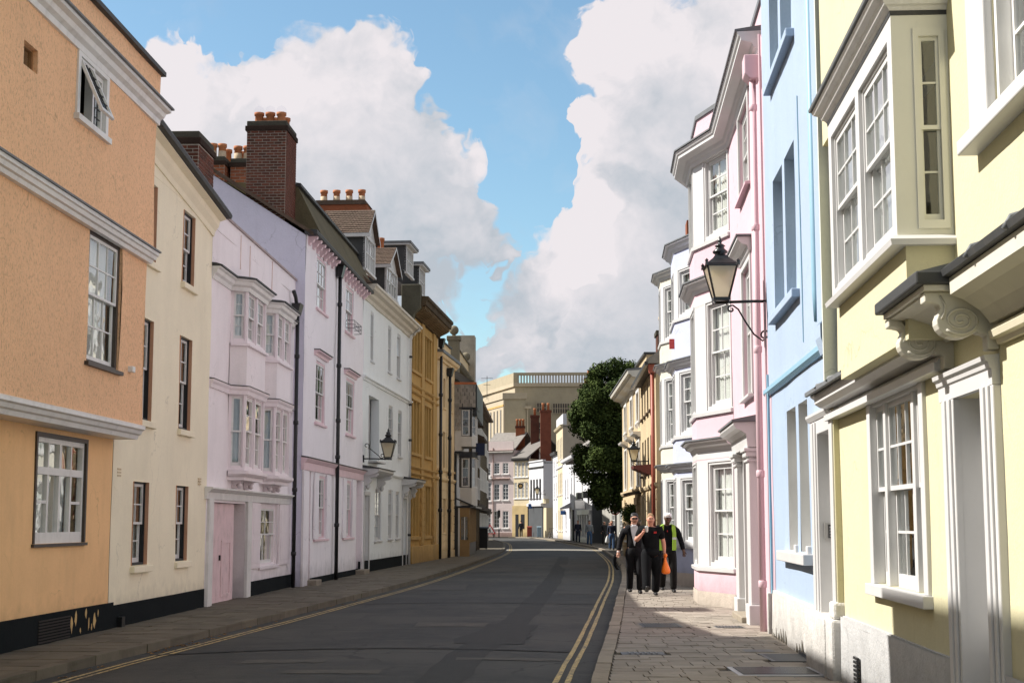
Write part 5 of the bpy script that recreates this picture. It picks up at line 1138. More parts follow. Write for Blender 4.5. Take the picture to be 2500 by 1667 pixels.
# box oriel
OX = .40
OC = paint('oriel_cream', (.70, .69, .60), .45, .05, .05)
MB().box(ob[0]+.02, ob[1], -.02, .34, 3.0, 3.66).build('oriel_apron', YELL, E_)
MB().sweep([(ob[0], 0), (ob[0], OX), (ob[1], OX), (ob[1], 0)], [(-.06, 3.66), (.05, 3.66), (.06, 3.70), (.03, 3.73), (-.06, 3.73)]).build('oriel_sill', WHITEC, E_)
side = Frame(ob[0], 0, ob[0], OX)
sh = (.08, .20, 3.84, 5.16)
fr = Frame(ob[0], OX, ob[1], OX)
hl = [(.16, 1.40, 3.80, 5.20), (1.56, 2.86, 3.80, 5.20)]
wall(MB(fr), 0, fr.L, 3.73, 5.34, hl, .05, k=0, cell=4).build('oriel', WHITEC, E_)
for h in hl: sash_window(E_, fr, *h, 0, .03, 3, (2, 2), WHITEC, WHITEC, .52, cur=('full', CURTD), fw=.03, bar=.02, curq=.13)
m = MB(); m.quad((ob[1], 0, 3.73), (ob[1], OX, 3.73), (ob[1], OX, 5.34), (ob[1], 0, 5.34)).build('oriel_side', OC, E_)
sidef = Frame(ob[0], 0, ob[0], OX)
m = wall(MB(sidef), 0, OX, 3.73, 5.34, [(.07, .21, 3.80, 5.2)], .04, k=0, cell=4).build('oriel_side', OC, E_)
w = MB(sidef).box(.03, .07, -.03, .016, 3.78, 5.24).box(.21, .25, -.03, .016, 3.78, 5.24).box(.07, .21, -.03, .016, 5.18, 5.24).box(.07, .21, -.03, .016, 3.78, 3.84).build('window', OC, E_)
sash_leaf(w, sidef, .07, .21, 4.50, 5.18, -.005, 1, 2, OC, st=.022, top=.03, bot=.03, bar=.014); sash_leaf(w, sidef, .07, .21, 3.84, 4.53, -.03, 1, 2, OC, st=.022, top=.03, bot=.05, bar=.014)
MB().box(ob[0]+.03, ob[1]-.03, -.3, -.26, 3.75, 5.3).build('room_back', INNER, E_)
ocp = [(ob[0], 0), (ob[0], OX), (ob[1], OX), (ob[1], 0)]
MB().sweep(ocp, [(-.06, 5.341), (.004, 5.341), (.008, 5.372), (-.06, 5.373)]).build('lead_line', DLEAD, E_)
MB().sweep(ocp, [(-.06, 5.374), (.01, 5.374), (.03, 5.40), (.05, 5.41), (.07, 5.45), (.11, 5.47), (.13, 5.50), (-.06, 5.51)]).build('oriel_cornice', WHITE, E_)
MB().sweep(ocp, [(-.3, 5.511), (.15, 5.511), (.155, 5.535), (-.3, 5.62)]).build('lead_flashing', LEAD, E_)
MB().box(ob[0]+.1, ob[1]-.1, -.02, OX-.1, 5.6, 6.6).build('oriel_upper', YELL, E_)
# near first-floor window with broad white surround
w = MB().box(bw[1], bw[1]+.45, -.02, .05, bw[2]-.02, bw[3]+.2).box(bw[0]-.3, bw[0], -.02, .05, bw[2]-.02, bw[3]+.2).box(bw[0]-.3, bw[1]+.48, -.02, .13, bw[2]-.12, bw[2]-.022).build('window', WHITEC, E_, bevel=.01)
sash_leaf(w, FLAT, bw[0]+.02, bw[1]-.06, 5.2, bw[3], -.07, 3, 2, WHITE, bar=.022); sash_leaf(w, FLAT, bw[0]+.02, bw[1]-.06, bw[2]+.02, 5.24, -.115, 3, 2, WHITE, bar=.022, bot=.08)
MB().box(bw[1]-.06, bw[1]-.002, -.14, -.02, bw[2], bw[3]).build('frame', WHITE, w)
curtain(w, FLAT, bw[0], bw[1]-.9, bw[2], bw[3], -.3, CURTD)
# pilaster, plinth, vent
MB().box(.10, .36, -.02, .07, .85, 2.92).build('pilaster', YELL, E_, bevel=.008); MB().box(.12, .34, .07, .085, .9, 2.9).build('pilaster_face', WHITEC, E_)
PLW = stucco('whitewashed_plinth', (.62, .605, .58), .8, 30, .12, .1, .12, .9, stain=.2); PLG = stucco('pale_grey_plinth', (.50, .50, .50), .7, 28, .15, .1, .15, .9, stain=.2)
MB().box(.06, .50, -.05, .15, -.1, .72).build('pilaster_base', PLW, E_, bevel=.03); MB().box(.08, .40, -.05, .12, .72, .90).build('pilaster_base', PLW, E_, bevel=.03)
wall(MB(), -4.82, .06, -.1, .76, [], 0, q=.045, k=2.0, cell=.35).build('plinth', PLG, E_); MB().box(-4.82, .06, -.02, .03, .70, .765).build('plinth_cap', PLG, E_)
wall(MB(), -15, -6.26, -.1, .80, [], 0, q=.045, k=2, cell=.35).build('plinth', PLG, E_)
m = MB()
for k in range(8): m.box(-.95, -.72, .04, .062, .12+k*.04, .145+k*.04)
m.build('air_brick', IRON, E_)
MB().tube([(-8.1, .0, 4.12), (-8.1, .12, 4.05), (-8.1, .16, 3.98), (-8.05, .14, 3.90)], .022, 6).build('iron_hook', IRON, E_, True)
# top of the yellow house: eave pieces and a step in the wall
MB().box(-1.6, .12, .0, .10, 5.75, 8.2).build('wall_pier', YELL, E_)
H.shell(-15, .1, 8.1, 6, YELL, far=False); H.roof(-15, .1, 8.15, 11, 6, TILE)
MB().sweep([(-15, 0), (.1, 0)], [(0, 8.0), (.2, 8.1), (.25, 8.2), (0, 8.2)]).build('cornice', WHITE, E_)

# blue house
BLUE = stucco('pale_blue_render', (.335, .42, .54), .28, 60, .05, .06, 0, .85, stain=.04); BLUED = paint('blue_trim', (.24, .42, .54), .5, .08, .05)
H = House('blue_house', 'tall pale blue house with deep paired window openings and a white door with keypad', 3.45, 15.5, .0625, 'R'); E_ = H.e
cols = [(2.95, 4.0), (4.26, 5.31)]; gcols = [(2.54, 3.40), (3.68, 4.62)]
up = [(a, b, z0, z1) for a, b in cols for z0, z1 in ((4.62, 6.57), (7.96, 9.75))]
wall(MB(), .40, 6.42, 3.72, 11.2, [h+(.34,) for h in up], .34, q=.04, k=.7).build('upper_wall', BLUE, E_)
lo = [(a, b, 1.36, 3.22) for a, b in gcols]; bd = (.46, 1.42, -.1, 2.72)
wall(MB(), .40, 6.42, -.1, 3.70, [h+(.26,) for h in lo]+[bd+(.34,)], .26, q=0, k=.7, reveal=False).build('lower_wall', BLUE, E_)
for h in lo:
    for t in h[:2]: MB().quad((t, .0, h[2]), (t, -.27, h[2]), (t, -.27, h[3]), (t, .0, h[3])).build('window_reveal', WHITEC, E_)
    for z in h[2:4]: MB().quad((h[0], .0, z), (h[1], .0, z), (h[1], -.27, z), (h[0], -.27, z)).build('window_head', WHITEC, E_)
for i, h in enumerate(lo): sash_window(E_, FLAT, *h, 0, .2, 2, (2, 2), WHITEC, None, .5, cur=('full', CURT), fw=.05)
for i, h in enumerate(up): sash_window(E_, FLAT, *h, .04, .30, 2, (2, 2), WHITEC, BLUED, .5, cur=('full', CURT), fw=.05)
MB().box(2.40, 5.18, -.02, .12, 1.21, 1.345).box(2.52, 2.66, -.2, .05, 1.345, 1.44).box(3.66, 3.82, -.2, .05, 1.345, 1.44).build('window_sill', WHITEC, E_, bevel=.012)
for z in (4.50, 7.84): MB().box(2.66, 5.34, -.02, .15, z, z+.11).build('window_sill', BLUE, E_, bevel=.012)
MB().sweep([(.46, 0), (6.86, 0)], [(-.02, 3.60), (.04, 3.60), (.075, 3.64), (.075, 3.70), (-.02, 3.715)]).build('string_course', BLUED, E_)
MB().box(.30, .66, -.3, .13, 3.87, 11.2).build('end_pilaster', BLUE, E_, bevel=.01); MB().box(.24, .2985, -.3, .128, 3.0, 11.2).build('end_return', stucco('pale_grey_render', (.62, .65, .60), .28, 60, .05, .05, 0, .85), E_)
MB().prism([(.04, 3.55), (.09, 3.55), (.14, 3.72), (.14, 3.86), (.04, 3.86)], .36, .75).build('pilaster_foot', BLUE, E_)
dp = MB().tube([(.90, .10, 11), (.90, .10, 4.3), (.86, .09, 3.95)], .045, 8).build('downpipe', BLUED, E_, True)
MB().tube([(2.46, .05, 7.0), (2.40, .05, 3.9)], .008, 5).build('cable', BLUED, E_)
MB().tube([(6.40, .05, 3.9), (6.40, .05, .7)], .02, 6).build('cable', BLUED, E_)
dc = MB().box(.32, .46, -.02, .06, .72, 2.88).box(1.42, 1.96, -.02, .06, .72, 2.88).box(.46, 1.42, -.02, .06, 2.72, 2.88).build('door_case', WHITEC, E_, bevel=.008)
for a, b in ((1.46, 1.56), (1.66, 1.80)): MB().box(a, b, .06, .078, .74, 2.86).build('door_moulding', WHITEC, dc, bevel=.006)
MB().sweep([(.3, 0), (2.02, 0)], [(-.02, 2.881), (.07, 2.881), (.1, 2.93), (.1, 2.96), (-.02, 2.97)]).build('door_head', WHITEC, dc)
MB().quad((1.419, .04, .1), (1.419, -.36, .1), (1.419, -.36, 2.72), (1.419, .04, 2.72)).quad((.461, .0, .1), (.461, -.36, .1), (.461, -.36, 2.72), (.461, .0, 2.72)).quad((.46, 0, 2.719), (1.42, 0, 2.719), (1.42, -.36, 2.719), (.46, -.36, 2.719)).build('door_reveal', WHITEC, dc)
d_ = MB().box(.47, 1.41, -.40, -.33, .1, 2.71).build('door', WHITEC, E_)
nr = Frame(1.405, 0, 1.405, 1)
kp = MB(nr).box(-.17, .0, -.0, .035, 1.53, 1.72).build('keypad', paint('steel_plate', (.45, .44, .42), .35, .1, 0, .05, .5, .6), E_, bevel=.004); MB(nr).box(-.13, -.04, .035, .045, 1.55, 1.70).build('key_panel', BLACK, kp)
m = MB(nr)
for i in range(3):
    for j in range(4): m.box(-.122+i*.026, -.104+i*.026, .045, .05, 1.56+j*.033, 1.582+j*.033)
m.build('keys', GALV, kp)
PLB = stucco('flaking_whitewash', (.62, .60, .57), .95, 24, .1, .1, .25, .9, stain=.25)
wall(MB(), 2.0, 6.5, -.1, .74, [], 0, q=.06, k=3.0, cell=.22).build('plinth', PLB, E_); MB().box(2.0, 6.5, -.02, .045, .70, .745).build('plinth_cap', PLB, E_)
MB().box(.52, 2.02, -.34, .16, -.1, .72).build('door_plinth', PLB, E_, bevel=.03)
m = MB()
for k in range(16):
    t = 2.05+k*.28; m.plate([(t, .02), (t+rnd.uniform(.05, .25), .02), (t+rnd.uniform(.04, .2), rnd.uniform(.12, .30)), (t+rnd.uniform(0, .05), rnd.uniform(.1, .2))], .07, .076)
m.build('bare_patches', stucco('damp_stone', (.16, .14, .11), .9, 20, .3, 0, .3), E_, kind='stuff')
MB().box(2.5, 3.3, .055, .082, .0, .15).build('coal_hole', BLACK, E_)
H.shell(.42, 6.42, 11, 6, BLUE); H.roof(.42, 6.42, 11.1, 13.5, 6, TILE)

# pink bay house
PINKR = stucco('rose_pink_render', (.60, .425, .475), .28, 60, .05, .04, 0, .85, stain=.04)
def bay_house(H, E_, b, o, floors, wmat, apron, plinth, cols, corn, sillc, curs=('full', CURT), frame=None, side_e=.12):
    frame = frame or WHITEC
    p = [(b[0], 0), (b[1], o), (b[2], o), (b[3], 0)]
    for (z0, z1, fw0, fw1) in floors:
        for k in range(3):
            fr = Frame(*p[k], *p[k+1]); L = fr.L; n = 1 if k != 1 or L < 1.9 else 2
            cw = min(1.05, L-.3); c0 = (L-cw)/2 if k == 1 else (side_e if k == 0 else L-side_e-cw)
            h = (c0, c0+cw, z0+.10, z1-.02)
            bay = wall(MB(fr), 0, L, z0, z1+.08, [h], .08, k=0, cell=4).build('bay', frame, E_)
            MB(fr).box(h[0]-.10, h[0]-.05, 0, .02, z0+.04, z1+.06).box(h[1]+.05, h[1]+.10, 0, .02, z0+.04, z1+.06).box(h[0]-.05, h[1]+.05, 0, .02, z1+.03, z1+.07).build('architrave', frame, bay)
            sash_window(E_, fr, *h, 0, .06, cols, (2, 2), WHITEC, frame, .53, cur=curs, fw=.045, curq=.13, bar=.024)
        MB().sweep(p, [(-.08, z0-.08), (.05, z0-.08), (.06, z0-.01), (-.08, z0+.0)]).build('bay_sill', sillc or frame, E_)
    zs_ = [plinth]+[f for fl in floors for f in (fl[0]-.08, fl[1]+.08)]
    for i in range(0, len(zs_), 2):
        z0 = zs_[i]; z1 = zs_[i+1] if i+1 < len(zs_) else corn[-1][0]+.02
        if z1-z0 < .05: continue
        for k in range(3): wall(MB(Frame(*p[k], *p[k+1])), 0, Frame(*p[k], *p[k+1]).L, z0, z1, [], 0, k=0).build('bay_apron', apron, E_)
    for (z0, d, h) in corn:
        c = MB().sweep(p, [(-.08, z0), (.02, z0), (.05, z0+h*.35), (d*.6, z0+h*.5), (d*.75, z0+h*.8), (d, z0+h*.85), (d, z0+h), (-.08, z0+h)]).build('bay_cornice', frame, E_)
        MB().sweep(p, [(-.3, z0+h+.001), (d+.03, z0+h+.001), (d+.03, z0+h+.03), (-.3, z0+h+.10)]).build('lead_cap', LEAD, c)
    return p
H = House('pink_bay_house', 'rose pink house with three-storey canted bay, white columned doorway and pink downpipe', 3.45, 15.5, .0625, 'R'); E_ = H.e
w2 = (9.08, 10.5, 3.87, 6.1); w3 = (8.95, 10.65, 7.42, 8.92); pdr = (9.3, 10.45, -.1, 2.92)
pb = (12.95, 14.65, 16.3, 18.0)
wall(MB(), 6.42, 19.0, -.1, 9.25, [w2, w3, pdr+(.35,), (12.98, 17.97, .9, 9.0)], .10, k=.8).build('wall', PINKR, E_)
sash_window(E_, FLAT, *w2, 0, .05, 3, (2, 2), WHITEC, None, .52, sill=(.10, .07, .12), smat=WHITEC, cur=('full', CURT), fw=.07)
sash_window(E_, FLAT, *w3, 0, .05, 3, (2, 2), WHITEC, None, .52, sill=(.10, .07, .15), smat=PINKR, cur=('pair', CURT), fw=.07)
for h in (w2, w3): MB().box(h[0]-.14, h[0]-.01, -.02, .035, h[2], h[3]+.1).box(h[1]+.01, h[1]+.14, -.02, .035, h[2], h[3]+.1).box(h[0]-.01, h[1]+.01, -.02, .035, h[3]+.01, h[3]+.1).build('architrave', WHITEC, E_, bevel=.006)
hd = MB().sweep([(8.85, 0), (10.75, 0)], [(-.02, 6.24), (.06, 6.24), (.08, 6.32), (.18, 6.36), (.24, 6.42), (.24, 6.46), (-.02, 6.47)]).build('window_hood', WHITEC, E_); MB().box(8.8, 10.8, -.02, .265, 6.471, 6.50).build('lead_cap', LEAD, hd)
bay_house(H, E_, pb, .6, [(.85, 2.88, 0, 0), (3.92, 6.08, 0, 0), (7.36, 9.02, 0, 0)], PINKR, PINKR, .36, 2, [(3.14, .22, .20), (6.36, .22, .22)], None)
p = [(pb[0], 0), (pb[1], .6), (pb[2], .6), (pb[3], 0)]
PLP = stucco('cream_pink_plinth', (.62, .54, .46), .7, 30, .12, .1, .08, .9, stain=.2)
for k in range(3): wall(MB(Frame(*p[k], *p[k+1])), 0, Frame(*p[k], *p[k+1]).L, -.1, .37, [], 0, q=.02, k=0).build('plinth', PLP, E_)
for z in (3.08, 6.2): 
    for k in range(3): wall(MB(Frame(*p[k], *p[k+1])), 0, Frame(*p[k], *p[k+1]).L, z-.1, z+.10, [], 0, q=.004, k=0).build('frieze', WHITEC, E_)
# eaves cornice along the wall and round the bay, and the blocking course over it
cp = [(6.95, 0), (pb[0]-.05, 0), (pb[1]-.03, .6), (pb[2]+.03, .6), (pb[3]+.05, 0), (19, 0)]
MB().sweep(cp, [(-.02, 9.02), (.04, 9.03), (.06, 9.10), (.10, 9.12), (.13, 9.18), (.30, 9.22), (.30, 9.27), (.33, 9.30), (.36, 9.36), (-.02, 9.37)]).build('cornice', WHITEC, E_)
MB().sweep(cp, [(-.02, 9.371), (.39, 9.371), (.39, 9.40), (-.02, 9.46)]).build('lead_flashing', LEAD, E_)
cq = [(6.45, -.1), (pb[0], -.1), (pb[1], .5), (pb[2], .5), (pb[3], -.1), (19, -.1)]
MB().sweep(cq, [(-.25, 9.3), (.0, 9.3), (.0, 10.05), (-.25, 10.05)]).build('parapet', PINKR, E_); MB().sweep(cq, [(-.28, 10.051), (.04, 10.051), (.04, 10.14), (-.28, 10.16)]).build('coping', LEAD, E_)
# columned doorway
for (a, b) in ((8.45, 8.95), (10.62, 11.15)):
    c = MB().box(a, b, -.02, .16, .42, 2.78).build('column', WHITEC, E_, bevel=.012)
    MB().box(a-.04, b+.04, -.02, .20, -.1, .419).build('column_base', WHITEC, c, bevel=.015); MB().box(a-.03, b+.03, -.02, .19, 2.70, 2.74).box(a-.05, b+.05, -.02, .21, 2.781, 2.86).box(a-.08, b+.08, -.02, .24, 2.861, 2.92).build('capital', WHITEC, c, bevel=.01)
MB().sweep([(8.36, 0), (11.24, 0)], [(-.02, 2.93), (.18, 2.93), (.20, 3.14), (.23, 3.16), (.28, 3.20), (.36, 3.23), (.40, 3.29), (.40, 3.33), (-.02, 3.34)]).build('entablature', WHITEC, E_)
MB().prism([(-.02, 3.341), (.43, 3.341), (.43, 3.37), (-.02, 3.46)], 8.3, 11.3).build('lead_cover', LEAD, E_)
MB().box(9.3, 10.45, -.38, -.32, .1, 2.5).build('door', WHITEC, E_); MB().box(9.3, 10.45, -.36, -.30, 2.5, 2.92).build('fanlight', WHITEC, E_); MB().box(8.96, 9.3, -.02, .06, .0, 2.92).box(10.45, 10.62, -.02, .06, 0, 2.92).build('door_case', WHITEC, E_)
MB().box(8.9, 10.7, -.3, .28, -.1, .2).build('door_step', KERB, E_, bevel=.015)
PIPEP = paint('pink_pipe', (.62, .45, .49), .4, .06)
dp = MB().tube([(7.05, .12, 8.6), (7.05, .12, -.02)], .052, 12).build('downpipe', PIPEP, E_, True); MB().prism([(.02, 8.58), (.18, 8.58), (.26, 8.66), (.26, 8.96), (.02, 8.96)], 6.86, 7.24).build('hopper', PIPEP, dp, bevel=.015)
for z in (8.1, 6.2, 4.3, 2.4, .75): MB().lathe((7.05, .12), [(.056, z), (.064, z+.01), (.064, z+.10), (.056, z+.11)], 12).build('pipe_collar', PIPEP, dp, True)
MB().tube([(6.62, .05, 9.2), (6.62, .05, .1)], .02, 6).tube([(6.78, .04, 7.5), (6.78, .04, .1)], .012, 6).build('conduit', PIPEP, E_)
MB().box(6.55, 6.68, .02, .10, .0, .7).build('meter_cover', PLW, E_, bevel=.01)
H.shell(6.42, 19.0, 9.3, 6, PINKR); H.flat_roof(6.42, 19, 9.5, 6, DLEAD, -.3)

# lilac-blue bay house
LBLUE = stucco('lilac_blue_render', (.46, .49, .62), .28, 60, .05, .04, 0, .85)
H = House('lilac_blue_bay_house', 'lilac blue house with white-framed canted bay, just past the pink bay', 3.45, 15.5, .0625, 'R'); E_ = H.e
lb = (22.3, 23.8, 25.6, 27.1)
wall(MB(), 19.0, 29.2, -.1, 8.7, [(22.33, 27.07, 1, 8.2), (20.0, 21.0, 1.2, 2.8), (20.0, 21.0, 4.3, 5.9)], .1).build('wall', LBLUE, E_)
for z in (1.2, 4.3): sash_window(E_, FLAT, 20.0, 21.0, z, z+1.6, 0, .06, 2, (2, 2), WHITEC, None, .5)
bay_house(H, E_, lb, .58, [(1.14, 2.84, 0, 0), (3.98, 5.62, 0, 0), (7.1, 8.36, 0, 0)], LBLUE, LBLUE, .42, 2, [(3.03, .2, .2), (5.76, .2, .2), (8.9, .22, .22)], None, ('full', CURTD), side_e=.22)
p = [(lb[0], 0), (lb[1], .58), (lb[2], .58), (lb[3], 0)]
for k in range(3): wall(MB(Frame(*p[k], *p[k+1])), 0, Frame(*p[k], *p[k+1]).L, -.1, .43, [], 0, q=.02, k=0).build('plinth', PLP, E_)
MB().box(19.0, 22.3, -.02, .04, -.1, .42).build('plinth', PLP, E_)
MB().tube([(21.6, .1, 9), (21.6, .1, .8), (21.6, .12, .6)], .05, 8).tube([(21.6, .12, .62), (21.6, .12, .0)], .06, 8).build('downpipe', paint('violet_pipe', (.40, .38, .50), .5), E_, True)
rf = MB().sweep([(lb[0], 0), (lb[1], .58), (lb[2], .58), (lb[3], 0)], [(-.5, 9.13), (.18, 9.13), (.12, 9.16), (-.5, 9.45)]).build('bay_roof', LEAD, E_)
wall(MB(), 19, 29.2, 8.7, 9.6, [], 0).build('parapet', LBLUE, E_); MB().box(19, 29.2, -.3, .05, 9.6, 9.68).build('coping', LEAD, E_)
MB().box(24.0, 24.05, .58, .72, 6.35, 6.62).build('red_bracket', paint('red_paint', (.55, .06, .05), .4), E_)
H.shell(19.0, 29.2, 8.7, 6, LBLUE); H.flat_roof(19, 29.2, 8.8, 6, DLEAD, -.3)
MB().prism([(.4, 9.66), (.55, 9.70), (.55, 9.74), (-2, 11.5), (-2, 11.4)], 27.4, 29.2).build('side_roof', LEAD, E_)
c = MB().box(27.6, 28.4, -.7, .0, 9.6, 10.6).build('chimney', BRICK, E_)

# white-cream bay house
WBAY = stucco('cream_white_render', (.60, .57, .48), .28, 60, .05, .04, 0, .85)
H = House('white_bay_house', 'cream white house with tall canted bay of sashes and green pipe, before the ochre terrace', 3.45, 15.5, .0625, 'R'); E_ = H.e
wb = (31.2, 32.7, 34.2, 35.6)
wall(MB(), 29.2, 35.8, -.1, 9.4, [(31.23, 35.57, 1, 9.2)], .1).build('wall', WBAY, E_)
bay_house(H, E_, wb, .6, [(1.2, 3.05, 0, 0), (4.2, 6.3, 0, 0), (7.58, 9.32, 0, 0)], WBAY, WBAY, .42, 2, [(3.36, .2, .18), (6.6, .2, .2), (9.6, .24, .22)], None, ('full', CURT), side_e=.25)
MB().tube([(30.4, .1, 9.4), (30.4, .1, 0)], .05, 8).build('downpipe', paint('grey_green_pipe', (.28, .36, .33), .5), E_, True)
MB().sweep([(29.2, 0), (35.8, 0)], [(-.02, 9.4), (.2, 9.45), (.25, 9.6), (-.02, 9.62)]).build('cornice', WHITEC, E_)
H.shell(29.2, 35.8, 9.4, 6, WBAY); H.roof(29.2, 35.8, 9.6, 12, 6, TILE, .1)
# ochre terrace house
OCH = stucco('ochre_ashlar', (.52, .41, .26), .3, 30, .12, .15, 0, .9, stain=.2)
H = House('ochre_house', 'ochre stone house with rows of dark sashes and a red downpipe, past the white bays', 5.02, 51.4, .03, 'R'); E_ = H.e
oh = []
for (z0, z1) in ((.9, 2.75), (3.58, 4.93), (5.86, 7.06)):
    for k in range(5):
        t = .9+k*1.75; oh.append((t, t+.85, z0, z1))
wall(MB(), 0, 9.3, -.1, 7.2, [h for h in oh if not (h[2] < 1 and 1 < oh.index(h) < 3)], .2, k=.5).build('wall', OCH, E_)
for h in oh:
    if h[2] < 1 and 1 < oh.index(h) < 3: continue
    sash_window(E_, FLAT, *h, 0, .15, 2, (2, 2), paint('dark_sash', (.10, .075, .05), .5), DARKTRIM, .5, sill=(.10, .1, .08), smat=paint('dark_sill', (.10, .07, .045), .8), fw=.05)
MB().sweep([(0, 0), (9.3, 0)], [(-.02, 2.96), (.06, 2.96), (.1, 3.04), (.1, 3.1), (-.02, 3.12)]).build('string_course', OCH, E_)
for k in range(7): 
    for (a, b) in ((.02, .86), (1.8, 2.6), (5.3, 6.1), (8.75, 9.28)): piece('stone_block', OCH, E_, ((a+b)/2, .01, .55+k*.36), (b-a, .04, .33))
MB().prism([(.30, 7.22), (.36, 7.28), (.34, 7.36), (-3, 9.6), (-6.3, 7.3), (-6.2, 7.2)], -.3, 9.4).build('roof', RSLATE, E_); MB().box(-.3, 9.4, .28, .40, 7.15, 7.28).build('gutter', BLACK, E_)
REDP = paint('red_oxide_paint', (.30, .075, .045), .5, .1)
dp = MB().tube([(.1, .12, 7.2), (.1, .12, 0)], .07, 8).build('downpipe', REDP, E_, True); MB().prism([(.02, 6.9), (.22, 6.9), (.3, 7.2), (.02, 7.2)], -.1, .3).build('hopper', REDP, dp)
c = MB().box(.4, 1.4, -.9, -.1, 7.2, 8.3).build('chimney', BRICKD, E_); MB().box(.35, 1.45, -.95, -.05, 8.3, 8.45).build('chimney_cap', DSTONE, c)
for o in (-.75, -.3): pot(c, .6, o, 8.45, .5, .13, POTC)
MB().prism([(-.02, 3.45), (.2, 3.40), (.75, 3.62), (.78, 3.72), (-.02, 3.78)], 0.9, 2.4).build('door_canopy', paint('dark_red_canopy', (.14, .04, .035), .6), E_)
rl = MB()
for k in range(14): rl.box(.4+k*.3, .43+k*.3, .5, .53, .0, 1.15)
rl.box(.35, 4.4, .49, .54, 1.06, 1.1).box(.35, 4.4, .49, .54, .12, .16)
r_ = tag(rl.build('railing', IRON), 'black iron railings in front of the ochre stone house', 'railing'); r_.location = H.e.location; r_.rotation_euler = H.e.rotation_euler
H.shell(0, 9.3, 7.2, 6, OCH)
# pale house with the deep white cornice
H = House('corniced_house', 'pale ochre house with deep white cornice and white window surrounds, beside the dark tree', 5.36, 60.9, .01, 'R'); E_ = H.e
ws = [1.3, 5.1, 9.2]; pw = [(t, t+1.3, z0, z1) for t in ws for z0, z1 in ((6.0, 7.2), (3.3, 5.1))]; gw_ = [(9.3, 10.6, .9, 2.65), (1.2, 2.6, .0, 2.65)]
wall(MB(), 0, 12.7, -.1, 7.6, pw+gw_, .2, k=.4).build('wall', OCH, E_)
for h in pw+gw_:
    w = sash_window(E_, FLAT, *h, 0, .12, 2, (2, 2), WHITE, None, .5, sill=(.10, .1, .12), smat=WHITE, fw=.06)
    if h[2] > 3: MB().box(h[0]-.22, h[0]-.01, -.02, .06, h[2]-.1, h[3]+.14).box(h[1]+.01, h[1]+.22, -.02, .06, h[2]-.1, h[3]+.14).box(h[0]-.01, h[1]+.01, -.02, .06, h[3]+.01, h[3]+.14).build('architrave', WHITE, w, bevel=.01)
    if 3 < h[2] < 4:
        MB().sweep([(h[0]-.35, 0), (h[1]+.35, 0)], [(-.02, 5.28), (.08, 5.28), (.12, 5.36), (.30, 5.42), (.34, 5.50), (-.02, 5.52)]).build('window_hood', WHITE, E_)
    if h[2] > 5:
        for t in (h[0], h[1]-.15): MB().prism([(0, 5.70), (.10, 5.76), (.14, 5.89), (0, 5.89)], t, t+.15).build('sill_bracket', WHITE, E_)
MB().sweep([(-.1, 0), (12.75, 0)], [(-.02, 7.42), (.05, 7.44), (.08, 7.60), (.20, 7.66), (.42, 7.72), (.46, 7.80), (.56, 7.84), (.60, 7.96), (-.02, 7.98)]).build('cornice', paint('grey_white_cornice', (.62, .60, .54), .6, .1, .2), E_)
MB().sweep([(-.1, 0), (12.75, 0)], [(-.02, 7.981), (.64, 7.981), (.64, 8.02), (-.02, 8.1)]).build('lead_flashing', LEAD, E_)
MB().box(-.05, 5.2, -3, -.2, 8.0, 8.62).build('attic', OCH, E_); MB().box(-.1, 5.3, -3.1, -.1, 8.62, 8.72).build('attic_cap', DLEAD, E_)
MB().sweep([(0, 0), (12.7, 0)], [(-.02, 3.0), (.06, 3.0), (.12, 3.1), (.12, 3.18), (-.02, 3.2)]).build('string_course', OCH, E_)
for k in range(7):
    for (a, b) in ((.02, 1.1), (2.75, 4.4), (4.43, 6.1), (6.13, 7.7), (7.73, 9.1), (10.8, 12.68)): piece('stone_block', OCH, E_, ((a+b)/2, .015, .42+k*.37), (b-a-.03, .07, .335))
MB().prism([(-.02, 2.95), (.6, 2.85), (.62, 2.95), (-.02, 3.05)], .9, 2.9).build('door_canopy', DTIM, E_)
H.shell(0, 12.7, 7.6, 6, OCH); H.flat_roof(0, 12.7, 8.1, 6, DLEAD, -.1)

